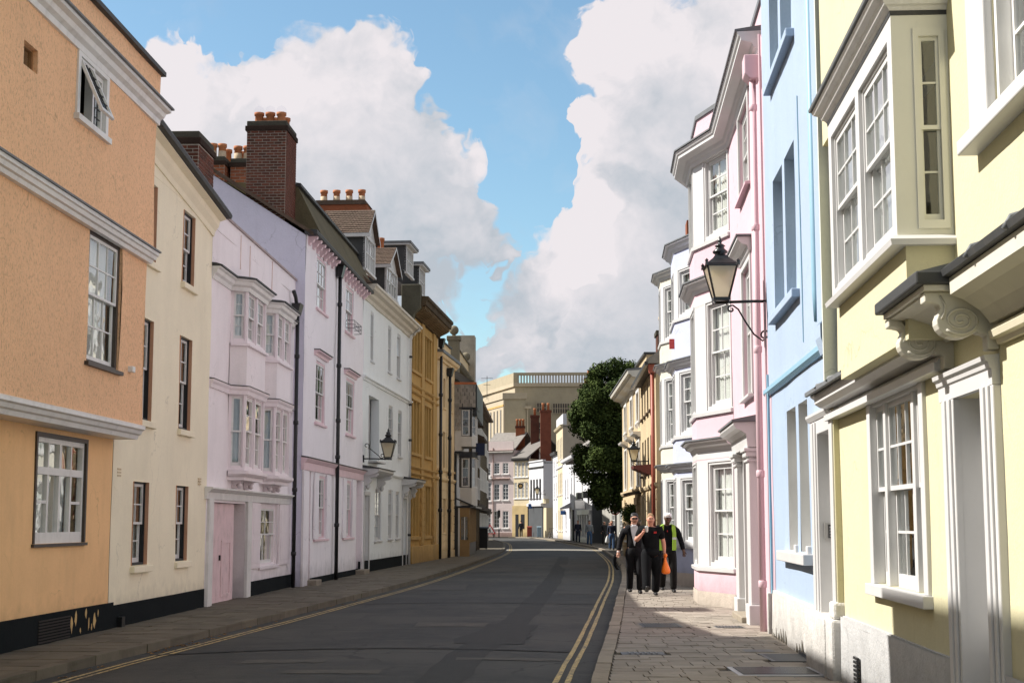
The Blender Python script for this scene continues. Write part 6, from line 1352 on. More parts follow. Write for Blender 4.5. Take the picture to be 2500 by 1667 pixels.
# ---------------------------------------------------------------- the bend: houses one sees face on
MB.sg = 1
def face_house(name, label, p0, p1, ztop, mat, wins, roof=None, depth=7, trim=None, cat='house', sidemat=None, plinth=None):
    """p0 near/right end, p1 far/left end of the street front (world); wins: list of (u0,u1,z0,z1) with u from the right end in metres"""
    dx, dy = p1[0]-p0[0], p1[1]-p0[1]; L = math.hypot(dx, dy); MB.sg = 1
    e = empty(name, (p0[0], p0[1], 0), math.atan2(dy, dx), label, cat)      # +y of this frame is the street side (left of p0 -> p1)
    wall(MB(), 0, L, -.1, ztop, [w[:4] for w in wins], .12, k=.4, cell=2).build('wall', mat, e)
    m = MB(); m.quad((0, 0, -.1), (0, -depth, -.1), (0, -depth, ztop), (0, 0, ztop)).quad((L, 0, -.1), (L, -depth, -.1), (L, -depth, ztop), (L, 0, ztop)).quad((0, -depth, -.1), (L, -depth, -.1), (L, -depth, ztop), (0, -depth, ztop)); m.build('side_wall', sidemat or mat, e)
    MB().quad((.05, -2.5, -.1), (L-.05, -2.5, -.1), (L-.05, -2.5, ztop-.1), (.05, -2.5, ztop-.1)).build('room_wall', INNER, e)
    for w in wins:
        c, r = (w[4], w[5]) if len(w) > 4 else (2, 4)
        f = MB().box(w[0], w[0]+.07, -.12, -.04, w[2], w[3]).box(w[1]-.07, w[1], -.12, -.04, w[2], w[3]).box(w[0]+.07, w[1]-.07, -.12, -.04, w[3]-.07, w[3]).box(w[0]+.07, w[1]-.07, -.12, -.04, w[2], w[2]+.07).box(w[0]-.1, w[1]+.1, -.1, .10, w[2]-.12, w[2]-.01)
        for i in range(1, c): t = w[0]+.07+(w[1]-w[0]-.14)*i/c; f.box(t-.02, t+.02, -.11, -.05, w[2]+.07, w[3]-.07)
        for i in range(1, r): z = w[2]+.07+(w[3]-w[2]-.14)*i/r; f.box(w[0]+.07, w[1]-.07, -.108, -.052, z-.02, z+.02)
        o = f.build('window', trim or WHITE, e)
        for j in range(2): piece('pane', GLASS, o, ((w[0]+w[1])/2, -.08, w[2]+(w[3]-w[2])*(j+.5)/2), (w[1]-w[0]-.1, .005, (w[3]-w[2])/2-.04), FLAT, (rnd.gauss(0, .01), 0, rnd.gauss(0, .01)))
    if roof == 'flat': MB().box(0, L, -depth, -.02, ztop-.25, ztop-.15).build('roof', DLEAD, e)
    elif roof:
        ze, zr, rm = roof; MB().prism([(.35, ze), (.4, ze+.15), (-depth/2, zr+.12), (-depth-.3, ze+.15), (-depth-.3, ze), (-depth/2, zr)], -.05, L+.05).build('roof', rm, e)
    if plinth: MB().box(0, L, -.05, .04, -.1, .55).build('plinth', plinth, e)
    return e, L
FPK = stucco('soft_pink_render', (.58, .49, .47), .2, 20, .08, .1, 0, .9); FCR = stucco('soft_cream_render', (.55, .47, .32), .2, 20, .08, .1, 0, .9); FWH = stucco('soft_white_render', (.56, .56, .58), .2, 20, .05, .06, 0, .9); FGY = stucco('grey_ground_floor', (.07, .075, .08), .3, 20, .2)
STONEP = stucco('pinkish_plinth', (.36, .25, .22), .4, 20, .2)
e, L = face_house('pink_corner_house', 'pink three-storey house with white sashes and a pipe, closing the street at the bend', (.2, 176.4), (-3.6, 178.4), 10.3, FPK,
    [(u, u+.8, z0, z1) for u in (.7, 1.9) for z0, z1 in ((1.1, 3.1), (4.4, 6.3), (7.5, 8.8))]+[(3.05, 3.95, 1.2, 3.4), (3.05, 3.95, 4.3, 6.5), (3.1, 3.85, 7.3, 8.8)], (9.9, 12.5, RSLATE), plinth=STONEP)
MB().box(0, L, -.05, .05, 10.3, 11.35).build('parapet', FPK, e); MB().sweep([(0, 0), (L, 0)], [(-.02, 10.1), (.15, 10.15), (.25, 10.3), (-.02, 10.32)]).build('cornice', STONEP, e); MB().tube([(2.75, .08, 10.6), (2.75, .08, 0)], .06, 6).build('downpipe', STONEP, e)
for u, w_ in ((.55, 1.1), (1.75, 1.1), (2.9, 1.2)): MB().prism([(0, 6.75), (.2, 6.8), (.25, 6.95), (0, 7.0)], u, u+w_).build('window_hood', STONEP if u < 2 else WHITE, e)
MB().plate([(2.95, 7.0), (4.1, 7.0), (3.52, 7.4)], .0, .12).build('pediment', WHITE, e)
e, L = face_house('cream_roofed_house', 'cream house with dark roof and black-framed sashes next to the pink corner house', (2.0, 174.6), (.2, 176.4), 9.2, FCR,
    [(u, u+.42, z0, z1) for u in (.2, .8, 1.4, 2.0) for z0, z1 in ((4.6, 6.4), (7.1, 8.8))], (9.2, 11.6, RSLATE), trim=WHITE)
MB().box(0, L, 0, .25, -.1, 3.7).build('shop_front', stucco('tan_shopfront', (.45, .34, .17), .3, 20, .2), e); MB().box(1.5, 2.0, .24, .27, 0, 2.7).box(.5, 1.1, .24, .27, 1, 2.7).build('shop_opening', BLACK, e); MB().sweep([(0, 0), (L, 0)], [(0, 8.95), (.35, 9.0), (.5, 9.2), (0, 9.25)]).build('eave', DLEAD, e)
e, L = face_house('white_gable_house', 'white house with dark shopfront, flat parapet and blue-shaded side wall', (3.55, 168.8), (2.0, 174.6), 8.7, FWH,
    [(u, u+.75, 4.5, 6.7, 2, 4) for u in (.9, 2.2, 3.5, 4.7)], 'flat', depth=3.2, trim=BLACK)
MB().box(0, L, 0, .1, 0, 3.6).build('shop_front', FGY, e); MB().sweep([(-.05, 0), (L, 0)], [(-.02, 3.5), (.3, 3.6), (.35, 3.9), (-.02, 4.0)]).build('fascia', FWH, e); MB().sweep([(-.1, 0), (L, 0)], [(-.02, 7.9), (.05, 7.9), (.15, 8.05), (.15, 8.12), (-.02, 8.14)]).build('string_course', DLEAD, e); MB().box(-.2, L, -.25, .12, 8.7, 8.85).build('coping', FWH, e)
m = MB(); m.quad((-.02, -3.2, 8.7), (L, -3.2, 8.7), (L, -6.0, 12.3), (-.02, -6, 12.3)); m.build('roof', RSLATE, e)
dm = MB().box(1.0, 2.2, -4.0, -2.4, 8.7, 10.0).build('dormer', DLEAD, e); MB().box(.9, 2.3, -4.2, -2.2, 10.0, 10.15).build('dormer_roof', LEAD, e); MB().box(3.0, 4.0, -4.0, -2.6, 8.7, 9.9).build('dormer', DLEAD, e)
MB().box(-1.2, -.05, -3.0, .0, -.1, 3.4).build('entry_wall', FCR, e); MB().prism([(.1, 3.9), (.1, 4.4), (-.3, 4.4), (-.3, 3.9)], -1.3, .0).build('entry_parapet', FCR, e)
def stack(name, label, x, y, w, d, z0, z1, n, mat=BRICK):
    MB.sg = 1
    e = empty(name, (x, y, z0), 0, label, 'chimney'); MB().box(-w/2, w/2, -d/2, d/2, 0, z1-z0).build('shaft', mat, e)
    MB().box(-w/2-.07, w/2+.07, -d/2-.07, d/2+.07, z1-z0, z1-z0+.25).build('corbel', BRICKD, e)
    for k in range(n): MB().lathe((-w/2+w*(k+.5)/n, 0), [(.16, z1-z0+.25), (.14, z1-z0+.9), (.18, z1-z0+.95), (.18, z1-z0+1.1), (.1, z1-z0+1.1)], 10).build('chimney_pot', POT, e, True)
stack('chimney_stack', 'short brick chimney with three pots over the cream house roof', 1.0, 179.8, 1.1, 1.0, 9.0, 13.1, 3)
stack('chimney_stack', 'dark brick chimney with one tall pot, middle of the three far stacks', 2.75, 178.2, 1.0, 1.2, 9.0, 14.3, 1, BRICKD)
stack('chimney_stack', 'tallest dark red brick chimney behind the white gable house', 4.0, 175.5, 1.25, 1.3, 8.5, 14.7, 2, varied('brick_red_dark', (.13, .04, .025), (.22, .07, .04), .9, .4, 20))
stack('chimney_stack', 'brown brick chimney half hidden by the top of the tree', 8.6, 165, 1.0, 1.0, 9, 17.5, 1)
e, L = face_house('narrow_white_house', 'narrow white house with black cornice between the gabled house and the tall cream one', (4.85, 158), (4.5, 163.5), 9.2, FWH, [(1.2, 2.0, 4.3, 6.0), (3.6, 4.4, 4.3, 6.0), (1.2, 2.0, 6.8, 8.4), (3.6, 4.4, 6.8, 8.4), (1.2, 2.0, 1, 2.8)], 'flat', trim=FWH)
MB().sweep([(0, 0), (L, 0)], [(0, 8.9), (.3, 9.0), (.35, 9.25), (0, 9.3)]).build('cornice', DLEAD, e)
e, L = face_house('tall_cream_house', 'tall cream house with white parapet, highest on the bend', (5.15, 150), (4.78, 160), 11.6, FCR,
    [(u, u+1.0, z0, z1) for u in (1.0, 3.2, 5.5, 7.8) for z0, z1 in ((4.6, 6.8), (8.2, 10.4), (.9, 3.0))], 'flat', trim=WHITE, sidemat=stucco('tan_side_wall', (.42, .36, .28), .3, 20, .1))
MB().sweep([(-.1, 0), (L, 0)], [(-.02, 11.3), (.2, 11.4), (.3, 11.6), (-.02, 11.65)]).build('cornice', FCR, e); MB().box(0, L, -.4, -.02, 11.6, 12.7).build('parapet', FWH, e); MB().sweep([(0, 0), (L, 0)], [(-.02, 7.3), (.1, 7.35), (.12, 7.5), (-.02, 7.55)]).build('string_course', FWH, e)
e, L = face_house('white_side_house', 'plain white house with a jettied black canopy, left of the pub', (5.65, 136), (5.1, 149.8), 7.9, FWH,
    [(2.0, 3.0, 4.2, 5.9), (6.5, 7.4, 4.2, 5.9), (1.5, 2.6, 6.3, 7.5), (9.5, 10.5, 4.2, 5.9), (9, 10, 1, 2.8)], 'flat', depth=5, trim=FWH)
MB().sweep([(-.1, 0), (L, 0)], [(-.02, 7.6), (.2, 7.65), (.25, 7.9), (-.02, 7.92)]).build('cornice', FWH, e); MB().prism([(0, 3.1), (.9, 2.95), (.95, 3.1), (0, 3.6)], 3, 5.5).build('door_hood', FWH, e); MB().box(0, .9, -.02, .15, 0, 2.9).build('shop_opening', BLACK, e)
e, L = face_house('white_pub', 'white rendered pub with black window boxes and white shopfront', (6.5, 121), (5.72, 135.7), 8.0, FWH,
    [(2.3, 3.1, 4.5, 6.9, 2, 4), (7.4, 8.2, 4.3, 6.6, 2, 4)], (7.9, 10.6, RSLATE), trim=WHITE)
for u in (2.1, 7.2): MB().box(u, u+1.3, .0, .5, 3.75, 4.3).build('window_box', BLACK, e, bevel=.05)
sf = MB()
for k in range(6): sf.box(.3+k*2, .75+k*2, .02, .2, 0, 2.7)
sf.box(.3, 10.75, .02, .2, 2.4, 2.8).box(.3, 10.75, .02, .2, 0, .5); sf.build('shop_front', WHITE, e); MB().box(.4, 10.6, .0, .03, .5, 2.4).build('shop_opening', BLACK, e); MB().plate([(4.6, 2.9), (5.9, 2.9), (5.25, 3.6)], .1, .9).build('door_hood', WTIM, e); MB().prism([(0, 6.9), (1.1, 6.8), (1.2, 6.95), (0, 7.6)], 8.2, 11).build('jettied_eave', DTIM, e)
m = MB().box(-.02, .0, -6, 0, -.1, 3.2).build('side_boarding', FGY, e)

# library behind
LIBL = stucco('limestone_ashlar', (.46, .39, .285), .3, 8, .1, .1, 0, .9, stain=.1); LIBD = stucco('rubble_limestone', (.40, .345, .245), .6, 6, .12, .1, .25, .9, stain=.15)
def block(e, pts, z0, z1, mat, name='wall'): return MB().slab(pts, z0, z1).build(name, mat, e)
MB.sg = 1
e = empty('library_building', (.55, 250, 0), 0, 'huge pale stone library with balustraded roof rising behind the far houses', 'building')
block(e, [(0, 0), (40, -1.5), (40, 25), (-9, 30), (-3.65, 12)], 0, 24.6, LIBD); MB().slab([(-.3, -.3), (40, -1.8), (40, -1), (.3, .6), (-3.4, 12.2), (-9, 30), (-9.6, 30), (-4.0, 12)], 24.6, 25.2).build('cornice', LIBL, e)
MB().slab([(-.06, -.06), (.3, .05), (-3.4, 12.2), (-8.8, 30), (-9.06, 30), (-3.71, 12)], .5, 24.5).build('ashlar_face', LIBL, e)
m = MB()
for k in range(80): t = .4+k*.49; m.box(t, t+.25, -.2-t*.0375, .15-t*.0375, 25.2, 26.5)
m.build('balusters', paint('pale_baluster', (.36, .33, .28), .8), e, kind='stuff'); MB().slab([(-.3, -.3), (40, -1.8), (40, -1.2), (.3, .3)], 26.5, 26.95).build('parapet_rail', LIBD, e); MB().slab([(-.3, -.3), (.4, -.3), (.4, .4), (-3.3, 12.3), (-8.7, 30), (-9.3, 30), (-4.0, 12.2)], 25.2, 26.9).build('parapet', LIBD, e)
for (u, wd, z, h) in ((3.6, 1.7, 20.2, 1.6), (6.3, 2.9, 20.0, 1.7), (10.0, 1.5, 20.0, 1.7), (3.9, 1.2, 16.6, 1.9), (14, 2.5, 19.8, 1.7)):
    yo = -.0375*u; w = MB().box(u, u+wd, yo-.22, yo+.1, z, z+h).build('window', DARKTRIM, e); m = MB()
    for k in range(int(wd/.4)+1): m.box(u+k*.4, u+k*.4+.09, yo-.27, yo-.225, z, z+h)
    for k in range(3): m.box(u, u+wd, yo-.265, yo-.23, z+k*h/2-.03, z+k*h/2+.05)
    m.build('glazing_bars', LIBL, w)
e2 = empty('library_wing', (-1.35, 243, 0), 0, 'lower stone wing of the library with tall narrow windows', 'building')
block(e2, [(0, 0), (3.6, -.2), (3.6, 9), (-4.3, 22), (-4.5, 15)], 0, 21.9, LIBD); MB().slab([(-.06, -.06), (.2, -.06), (-4.2, 15.2), (-4.56, 15)], 0, 21.8).build('ashlar_face', LIBL, e2)
MB().slab([(-.2, -.2), (3.8, -.4), (3.8, .4), (.3, .4), (-4.2, 15.2), (-4.8, 15.1)], 21.9, 22.9).build('parapet', LIBL, e2); MB().slab([(-.12, -.12), (.1, 0), (-4.3, 15.1), (-4.7, 15.1)], 20.7, 21.0).build('string_course', GOLDT, e2)
f = Frame(-4.5, 15, 0, 0)
fw = Frame(0, 0, -4.5, 15)
for k in range(7):
    t = 1.2+k*2.0; w = MB(fw).box(t, t+.6, .02, .12, 14.2, 20.2).build('window', DARKTRIM, e2); MB(fw).box(t+.27, t+.33, .12, .15, 14.2, 20.2).build('glazing_bar', WHITE, w)
MB().tube([(3.9, -.3, 20.5), (3.9, -.3, 9)], .12, 6).build('downpipe', LIBL, e2); MB().box(3.4, 4.5, -.6, .2, 20.3, 20.7).build('hopper', LIBL, e2)
MB().slab([(-2, -6), (14, -7), (14, -1), (-2, -1)], 0, 12.6).build('low_block', LIBD, e2); MB().slab([(-2.2, -6.3), (14, -7.3), (14, -1), (-2.2, -1)], 12.6, 13.4).build('low_parapet', LIBL, e2)
m = MB().tube([(-2.9, 8, 22.5), (-2.9, 8, 26.5)], .05, 5).tube([(-3.9, 8, 26.1), (-1.9, 8, 26.1)], .04, 5).tube([(-3.5, 8, 25), (-2.3, 8, 25)], .04, 5)
a_ = tag(m.build('roof_aerial', IRON), 'thin aerial on the roof left of the library', 'aerial'); a_.location = (-1.35, 243, 0)
# a low garden wall and railings in the court by the tree, a far building and side street infill
MB.sg = 1
e = tag(MB().box(0, .35, 0, 18, 0, 1.9).build('garden_wall', stucco('court_wall', (.30, .26, .19), .6, 14, .3, .2, .2)), 'low stone garden wall in the shade under the tree', 'wall'); e.location = (7.8, 76, 0); e.rotation_euler = (0, 0, .0)
e, L = face_house('court_house', 'shaded grey house in the court behind the tree trunk', (9.6, 100), (7.2, 119), 6.5, stucco('shaded_grey_render', (.34, .33, .30), .3, 20, .2), [(u, u+1.1, 1, 2.8) for u in (2, 5, 8, 11, 14)]+[(u, u+1.1, 4, 5.6) for u in (2, 5, 8, 11, 14)], (6.5, 9, RSLATE))
# ---------------------------------------------------------------- lamps, signs, bins, a bicycle
MB.sg = 1
def lamp_glass():
    m = bpy.data.materials.new('frosted_lamp_glass'); m.use_nodes = True; nt = m.node_tree; nt.nodes.clear()
    o = nt.nodes.new('ShaderNodeOutputMaterial'); a = nt.nodes.new('ShaderNodeBsdfTranslucent'); b = nt.nodes.new('ShaderNodeBsdfPrincipled'); c = nt.nodes.new('ShaderNodeBsdfTransparent'); x = nt.nodes.new('ShaderNodeMixShader'); y = nt.nodes.new('ShaderNodeMixShader')
    a.inputs['Color'].default_value = (.92, .86, .70, 1); b.inputs['Base Color'].default_value = (.82, .76, .62, 1); b.inputs['Roughness'].default_value = .25; c.inputs['Color'].default_value = (.9, .85, .7, 1)
    x.inputs[0].default_value = .40; y.inputs[0].default_value = .22
    nt.links.new(a.outputs[0], x.inputs[1]); nt.links.new(b.outputs[0], x.inputs[2]); nt.links.new(x.outputs[0], y.inputs[1]); nt.links.new(c.outputs[0], y.inputs[2]); nt.links.new(y.outputs[0], o.inputs[0]); return m
LGL = lamp_glass(); MANT = paint('amber_reflector', (.62, .42, .08), .5)
def lantern(e, cx, cz, s=1.0, parent=None):
    P = parent or e
    b, t, h = .105*s, .225*s, .50*s
    def ring(m, r0, r1, z0, z1):
        m.slab([(cx-r1, -r1), (cx+r1, -r1), (cx+r1, r1), (cx-r1, r1)], z0, z1)
    fr = MB(); ring(fr, 0, b+.02*s, cz-.02*s, cz+.02*s)
    for sx in (-1, 1):
        for sy in (-1, 1): fr.tube([(cx+sx*b, sy*b, cz), (cx+sx*t, sy*t, cz+h)], .016*s, 4)
    for sx, sy in ((-1, -1), (1, -1), (1, 1), (-1, 1)): fr.tube([(cx+sx*b, sy*b, cz-.03*s), (cx+sx*b, sy*b, cz-.07*s)], .014*s, 5)
    c = [(-t, -t), (t, -t), (t, t), (-t, t)]
    for i in range(4):
        a, d = c[i], c[(i+1) % 4]; fr.tube([(cx+a[0], a[1], cz+h), (cx+d[0], d[1], cz+h)], .022*s, 4)
    for i in range(4): fr.lathe((cx+c[i][0]*1.05, c[i][1]*1.05), [(.03*s, cz+h-.01*s), (.022*s, cz+h+.04*s), (.03*s, cz+h+.06*s), (.005, cz+h+.09*s)], 6)
    L = fr.build('lantern', IRON, P)
    bb = [(-b, -b), (b, -b), (b, b), (-b, b)]
    for i in range(4):
        a, d = bb[i], bb[(i+1) % 4]; q, r = c[(i+1) % 4], c[i]; k = .97
        MB().quad((cx+a[0]*k, a[1]*k, cz+.02*s), (cx+d[0]*k, d[1]*k, cz+.02*s), (cx+q[0]*k, q[1]*k, cz+h-.02*s), (cx+r[0]*k, r[1]*k, cz+h-.02*s)).build('pane', LGL, L)
    MB().lathe((cx, 0), [(.12*s, cz+h-.15*s), (.13*s, cz+h-.14*s), (.13*s, cz+h-.01*s), (.03*s, cz+h)], 12).build('reflector', MANT, L, True)
    m = MB(); rows = []
    for r, z in ((t+.01*s, cz+h+.02*s), (.13*s, cz+h+.11*s), (.10*s, cz+h+.15*s), (.085*s, cz+h+.17*s)):
        rows.append([m.P(cx+x*r, y*r, z) for x, y in ((-1, -1), (1, -1), (1, 1), (-1, 1))])
    for i in range(3):
        for k in range(4): m.f.append([rows[i][k], rows[i][(k+1) % 4], rows[i+1][(k+1) % 4], rows[i+1][k]])
    m.f.append(rows[0]); m.f.append(rows[3]); m.build('lantern_roof', IRON, L)
    z = cz+h+.16*s
    MB().lathe((cx, 0), [(.085*s, z), (.08*s, z+.03*s), (.11*s, z+.05*s), (.115*s, z+.075*s), (.075*s, z+.11*s), (.06*s, z+.14*s), (.085*s, z+.155*s), (.05*s, z+.185*s), (.022*s, z+.20*s), (.035*s, z+.225*s), (.028*s, z+.25*s), (.004, z+.31*s)], 14).build('finial', IRON, L, True)
    return L
def spiral(cx, cz, r, a0, turns, n=26, k=.75): return [(cx+r*(1-k*i/n)*math.cos(a0+turns*6.283*i/n), 0, cz+r*(1-k*i/n)*math.sin(a0+turns*6.283*i/n)) for i in range(n+1)]
def bracket_lamp(label, loc, ang, reach, below, s=1.0, group='lanterns on wall brackets'):
    e = empty('wall_lantern', loc, ang, label, 'street lamp', group)
    MB().tube([(0, 0, 0), (.12, 0, .0), (reach*.35, 0, 0), (reach+.1*s, 0, -.02)], .024, 6).tube([(0, -.05, 0), (.22, -.05, 0), (.26, 0, 0)], .014, 6).tube([(0, .05, 0), (.22, .05, 0), (.26, 0, 0)], .014, 6).build('bracket_arm', IRON, e, True)
    MB().box(-.03, .02, -.06, .06, -.12, .12).build('wall_plate', IRON, e)
    if below:
        pts = spiral(.09, -.52, .085, R(170), -.9)[::-1]+[(.12, 0, -.60), (.25, 0, -.50), (.38, 0, -.30), (.48, 0, -.12), (.56, 0, -.06)]+spiral(.585, -.12, .06, R(110), -1.0)[3:]
    else:
        pts = spiral(.09, .42, .10, R(-60), 1.0)[::-1]+[(.20, 0, .33), (.36, 0, .20), (.50, 0, .09)]+spiral(.60, .10, .09, R(-150), 1.1)[1:]
    MB().tube(pts, .014, 5).build('scroll', IRON, e, True)
    lantern(e, reach, .03*s, s); return e
bracket_lamp('large black lantern on a scrolled arm from the pink house by its pipe, nearest lamp', (3.90, 22.15, 5.04), math.pi, .74, True)
bracket_lamp('black lantern on a scrolled wall arm in front of the white hooded house', (-4.86, 48.6, 3.80), 0, .80, False)
bracket_lamp('small lantern hanging off the ochre stone house on the right', (5.16, 56, 4.02), math.pi, .56, True, .85)
e = bracket_lamp('tiny far lantern on the white gable house', (3.75, 168, 4.9), math.pi, .9, False, 1.2)
# lamp post with the speed sign under the tree
e = empty('lamp_post', (6.62, 95, .1), 0, 'black lamp post with lantern under the tree', 'street lamp')
MB().lathe((0, 0), [(.16, 0), (.15, .5), (.08, .6), (.06, 1.0), (.05, 3.4), (.07, 3.45), (.05, 3.6)], 12).build('post', IRON, e, True); lantern(e, 0, 3.62, 1.15)
def disc(r, y0, y1, z, n=28, x=0): return MB().plate([(x+r*math.cos(6.2832*k/n), z+r*math.sin(6.2832*k/n)) for k in range(n)], y0, y1)
def text(body, size, loc, rot, mat, parent, name='lettering', ext=.002):
    c = bpy.data.curves.new(name, 'FONT'); c.body = body; c.size = size; c.extrude = ext; c.align_x = 'CENTER'; c.align_y = 'CENTER'
    tmp = bpy.data.objects.new(name, c); C.objects.link(tmp); dg = bpy.context.evaluated_depsgraph_get(); me = bpy.data.meshes.new_from_object(tmp.evaluated_get(dg)); bpy.data.objects.remove(tmp)
    me.materials.clear(); me.materials.append(mat); o = bpy.data.objects.new(name, me); C.objects.link(o); o.parent = parent; o.location = loc; o.rotation_euler = rot; return o
REDS = paint('sign_red', (.50, .03, .03), .4); BLUES = paint('sign_blue', (.02, .08, .24), .4); WHITES = paint('sign_white', (.80, .80, .78), .4)
e = empty('speed_limit_sign', (6.55, 94.6, 2.22), 0, 'round white speed sign with red ring reading 20 on the lamp post', 'sign')
disc(.30, -.02, 0, .28).build('red_ring', REDS, e); disc(.225, -.024, -.0205, .28).build('sign_face', WHITES, e); text('20', .30, (0, -.026, .28), (math.pi/2, 0, 0), BLACK, e)
# roadworks triangle standing on its frame
e = empty('roadworks_sign', (-2.35, 160, .1), 0, 'red triangular roadworks sign standing before the pink corner house', 'sign')
def tri(s, z, y0, y1): return MB().plate([(-s, z), (s, z), (0, z+s*1.732)], y0, y1)
MB().tube([(-.4, 0, 0), (-.4, 0, .55)], .02, 5).tube([(.4, 0, 0), (.4, 0, .55)], .02, 5).tube([(-.4, .5, 0), (-.1, .05, .7)], .02, 5).tube([(.4, .5, 0), (.1, .05, .7)], .02, 5).build('stand', IRON, e)
tri(.62, .42, -.02, 0).build('red_border', REDS, e); tri(.44, .52, -.024, -.0205).build('sign_face', WHITES, e)
MB().plate([(-.10, .55), (-.03, .55), (.0, .72), (.04, .55), (.11, .55), (.06, .80), (.02, .98), (-.06, .98), (-.16, .76), (-.12, .72), (-.06, .84)], -.028, -.0245).plate([(.04*math.cos(k*.785)+.0, 1.04+.045*math.sin(k*.785)) for k in range(8)], -.028, -.0245).plate([(.12, .55), (.30, .55), (.21, .66)], -.028, -.0245).build('digger_figure', BLACK, e)
e = empty('hanging_sign', (1.0, 174.4, 6.0), 0, 'round black hanging sign on the cream house at the bend', 'sign'); disc(.33, -.05, .05, 0, 20).build('sign_disc', BLACK, e); disc(.18, -.06, -.0505, 0, 16).build('sign_emblem', GOLDT, e); MB().tube([(.0, 0, .3), (.0, 0, .45), (.9, .6, .45)], .03, 5).build('bracket', IRON, e)
e = empty('hanging_sign', (5.05, 146, 2.7), .3, 'small blue board sign hung over the pavement by the plain white house', 'sign'); MB().box(-.3, .3, -.03, .03, -.2, .2).build('sign_board', BLUES, e); MB().tube([(-.35, 0, .26), (.5, 0, .26)], .025, 5).build('bracket', IRON, e)
e = empty('hanging_sign', (-.1, 172.5, 3.6), 0, 'dark blue square sign on the cream house shopfront', 'sign'); MB().box(2.0, 2.45, -.03, .03, -.25, .3).build('sign_board', BLUES, e)
e = empty('parking_sign', (-1.45, 166, .1), 0, 'thin grey sign post with a small plate in front of the pink corner house', 'sign'); MB().tube([(0, 0, 0), (0, 0, 3.1)], .04, 6).build('post', LEAD, e); MB().box(-.15, .15, -.06, -.04, 2.2, 3.0).build('sign_plate', IRON, e); MB().box(-.07, .07, -.07, .07, 0, .9).build('post_base', BLACK, e)
def bin_(name, label, loc, w, d, h, mat):
    e = empty(name, loc, 0, label, 'bin'); MB().prism([(-d*.42, .06), (d*.42, .06), (d*.5, h), (-d*.5, h)], -w*.46, w*.46).build('body', mat, e, bevel=.02); MB().prism([(-d*.56, h), (d*.54, h), (d*.54, h+.05), (-d*.2, h+.12), (-d*.5, h+.06)], -w*.52, w*.52).build('lid', mat, e, bevel=.015)
    for s in (-1, 1):
        m = MB(); pts = [(s*w*.36+.03*k, 0, 0) for k in range(2)]
        m.tube([(s*w*.36-.03, d*.4, .10), (s*w*.36+.03, d*.4, .10)], .10, 12).build('wheel', BLACK, e)
    MB().tube([(-w*.4, d*.58, h-.02), (w*.4, d*.58, h-.02)], .018, 6).build('handle', mat, e)
bin_('wheelie_bin', 'black wheeled bin against the dark shops on the left pavement', (-1.98, 92, .1), 1.05, .9, 1.25, BLACK)
bin_('refuse_bin', 'red bin beside the walking man at the bend', (2.0, 170.8, .1), .6, .6, 1.1, paint('dull_red_plastic', (.26, .045, .03), .5))
bin_('refuse_bin', 'pale blue bin right of the red one at the bend', (3.05, 168.0, .1), .5, .5, 1.1, paint('pale_blue_plastic', (.22, .30, .36), .5))
def bicycle(label, loc, rz):
    e = empty('bicycle', loc, rz, label, 'bicycle')
    for x in (-.52, .52):
        w = MB().tube([(x+.33*math.cos(6.2832*k/22), 0, .34+.33*math.sin(6.2832*k/22)) for k in range(23)], .022, 5, False).build('wheel', BLACK, e); m = MB()
        for k in range(8): m.tube([(x, 0, .34), (x+.32*math.cos(.785*k), 0, .34+.32*math.sin(.785*k))], .004, 3)
        m.build('spokes', GALV, w)
    MB().tube([(-.52, 0, .34), (-.22, 0, .86), (.36, 0, .88), (.0, 0, .32), (-.52, 0, .34)], .018, 5).tube([(-.22, 0, .86), (.0, 0, .32)], .018, 5).tube([(.52, 0, .34), (.36, 0, .90), (.34, 0, 1.02)], .018, 5).build('frame', DTIM, e)
    MB().tube([(.38, -.28, 1.06), (.34, -.1, 1.02), (.34, .1, 1.02), (.38, .28, 1.06)], .016, 5).build('handlebar', BLACK, e); MB().slab([(-.36, -.07), (-.12, -.03), (-.12, .03), (-.36, .07)], .90, .96).build('saddle', BLACK, e)
bicycle('dark bicycle leaning by the narrow white house at the bend', (4.1, 158.6, .1), R(-75))
e = empty('bay_tree', (5.18, 64.6, .1), 0, 'small clipped bush in a pot before the corniced house', 'plant')
MB().lathe((0, 0), [(.20, 0), (.26, .45), (.28, .5), (.22, .5)], 12).build('pot', POT, e, True); MB().tube([(0, 0, .4), (.02, 0, 1.7)], .03, 6).build('trunk', DTIM, e)

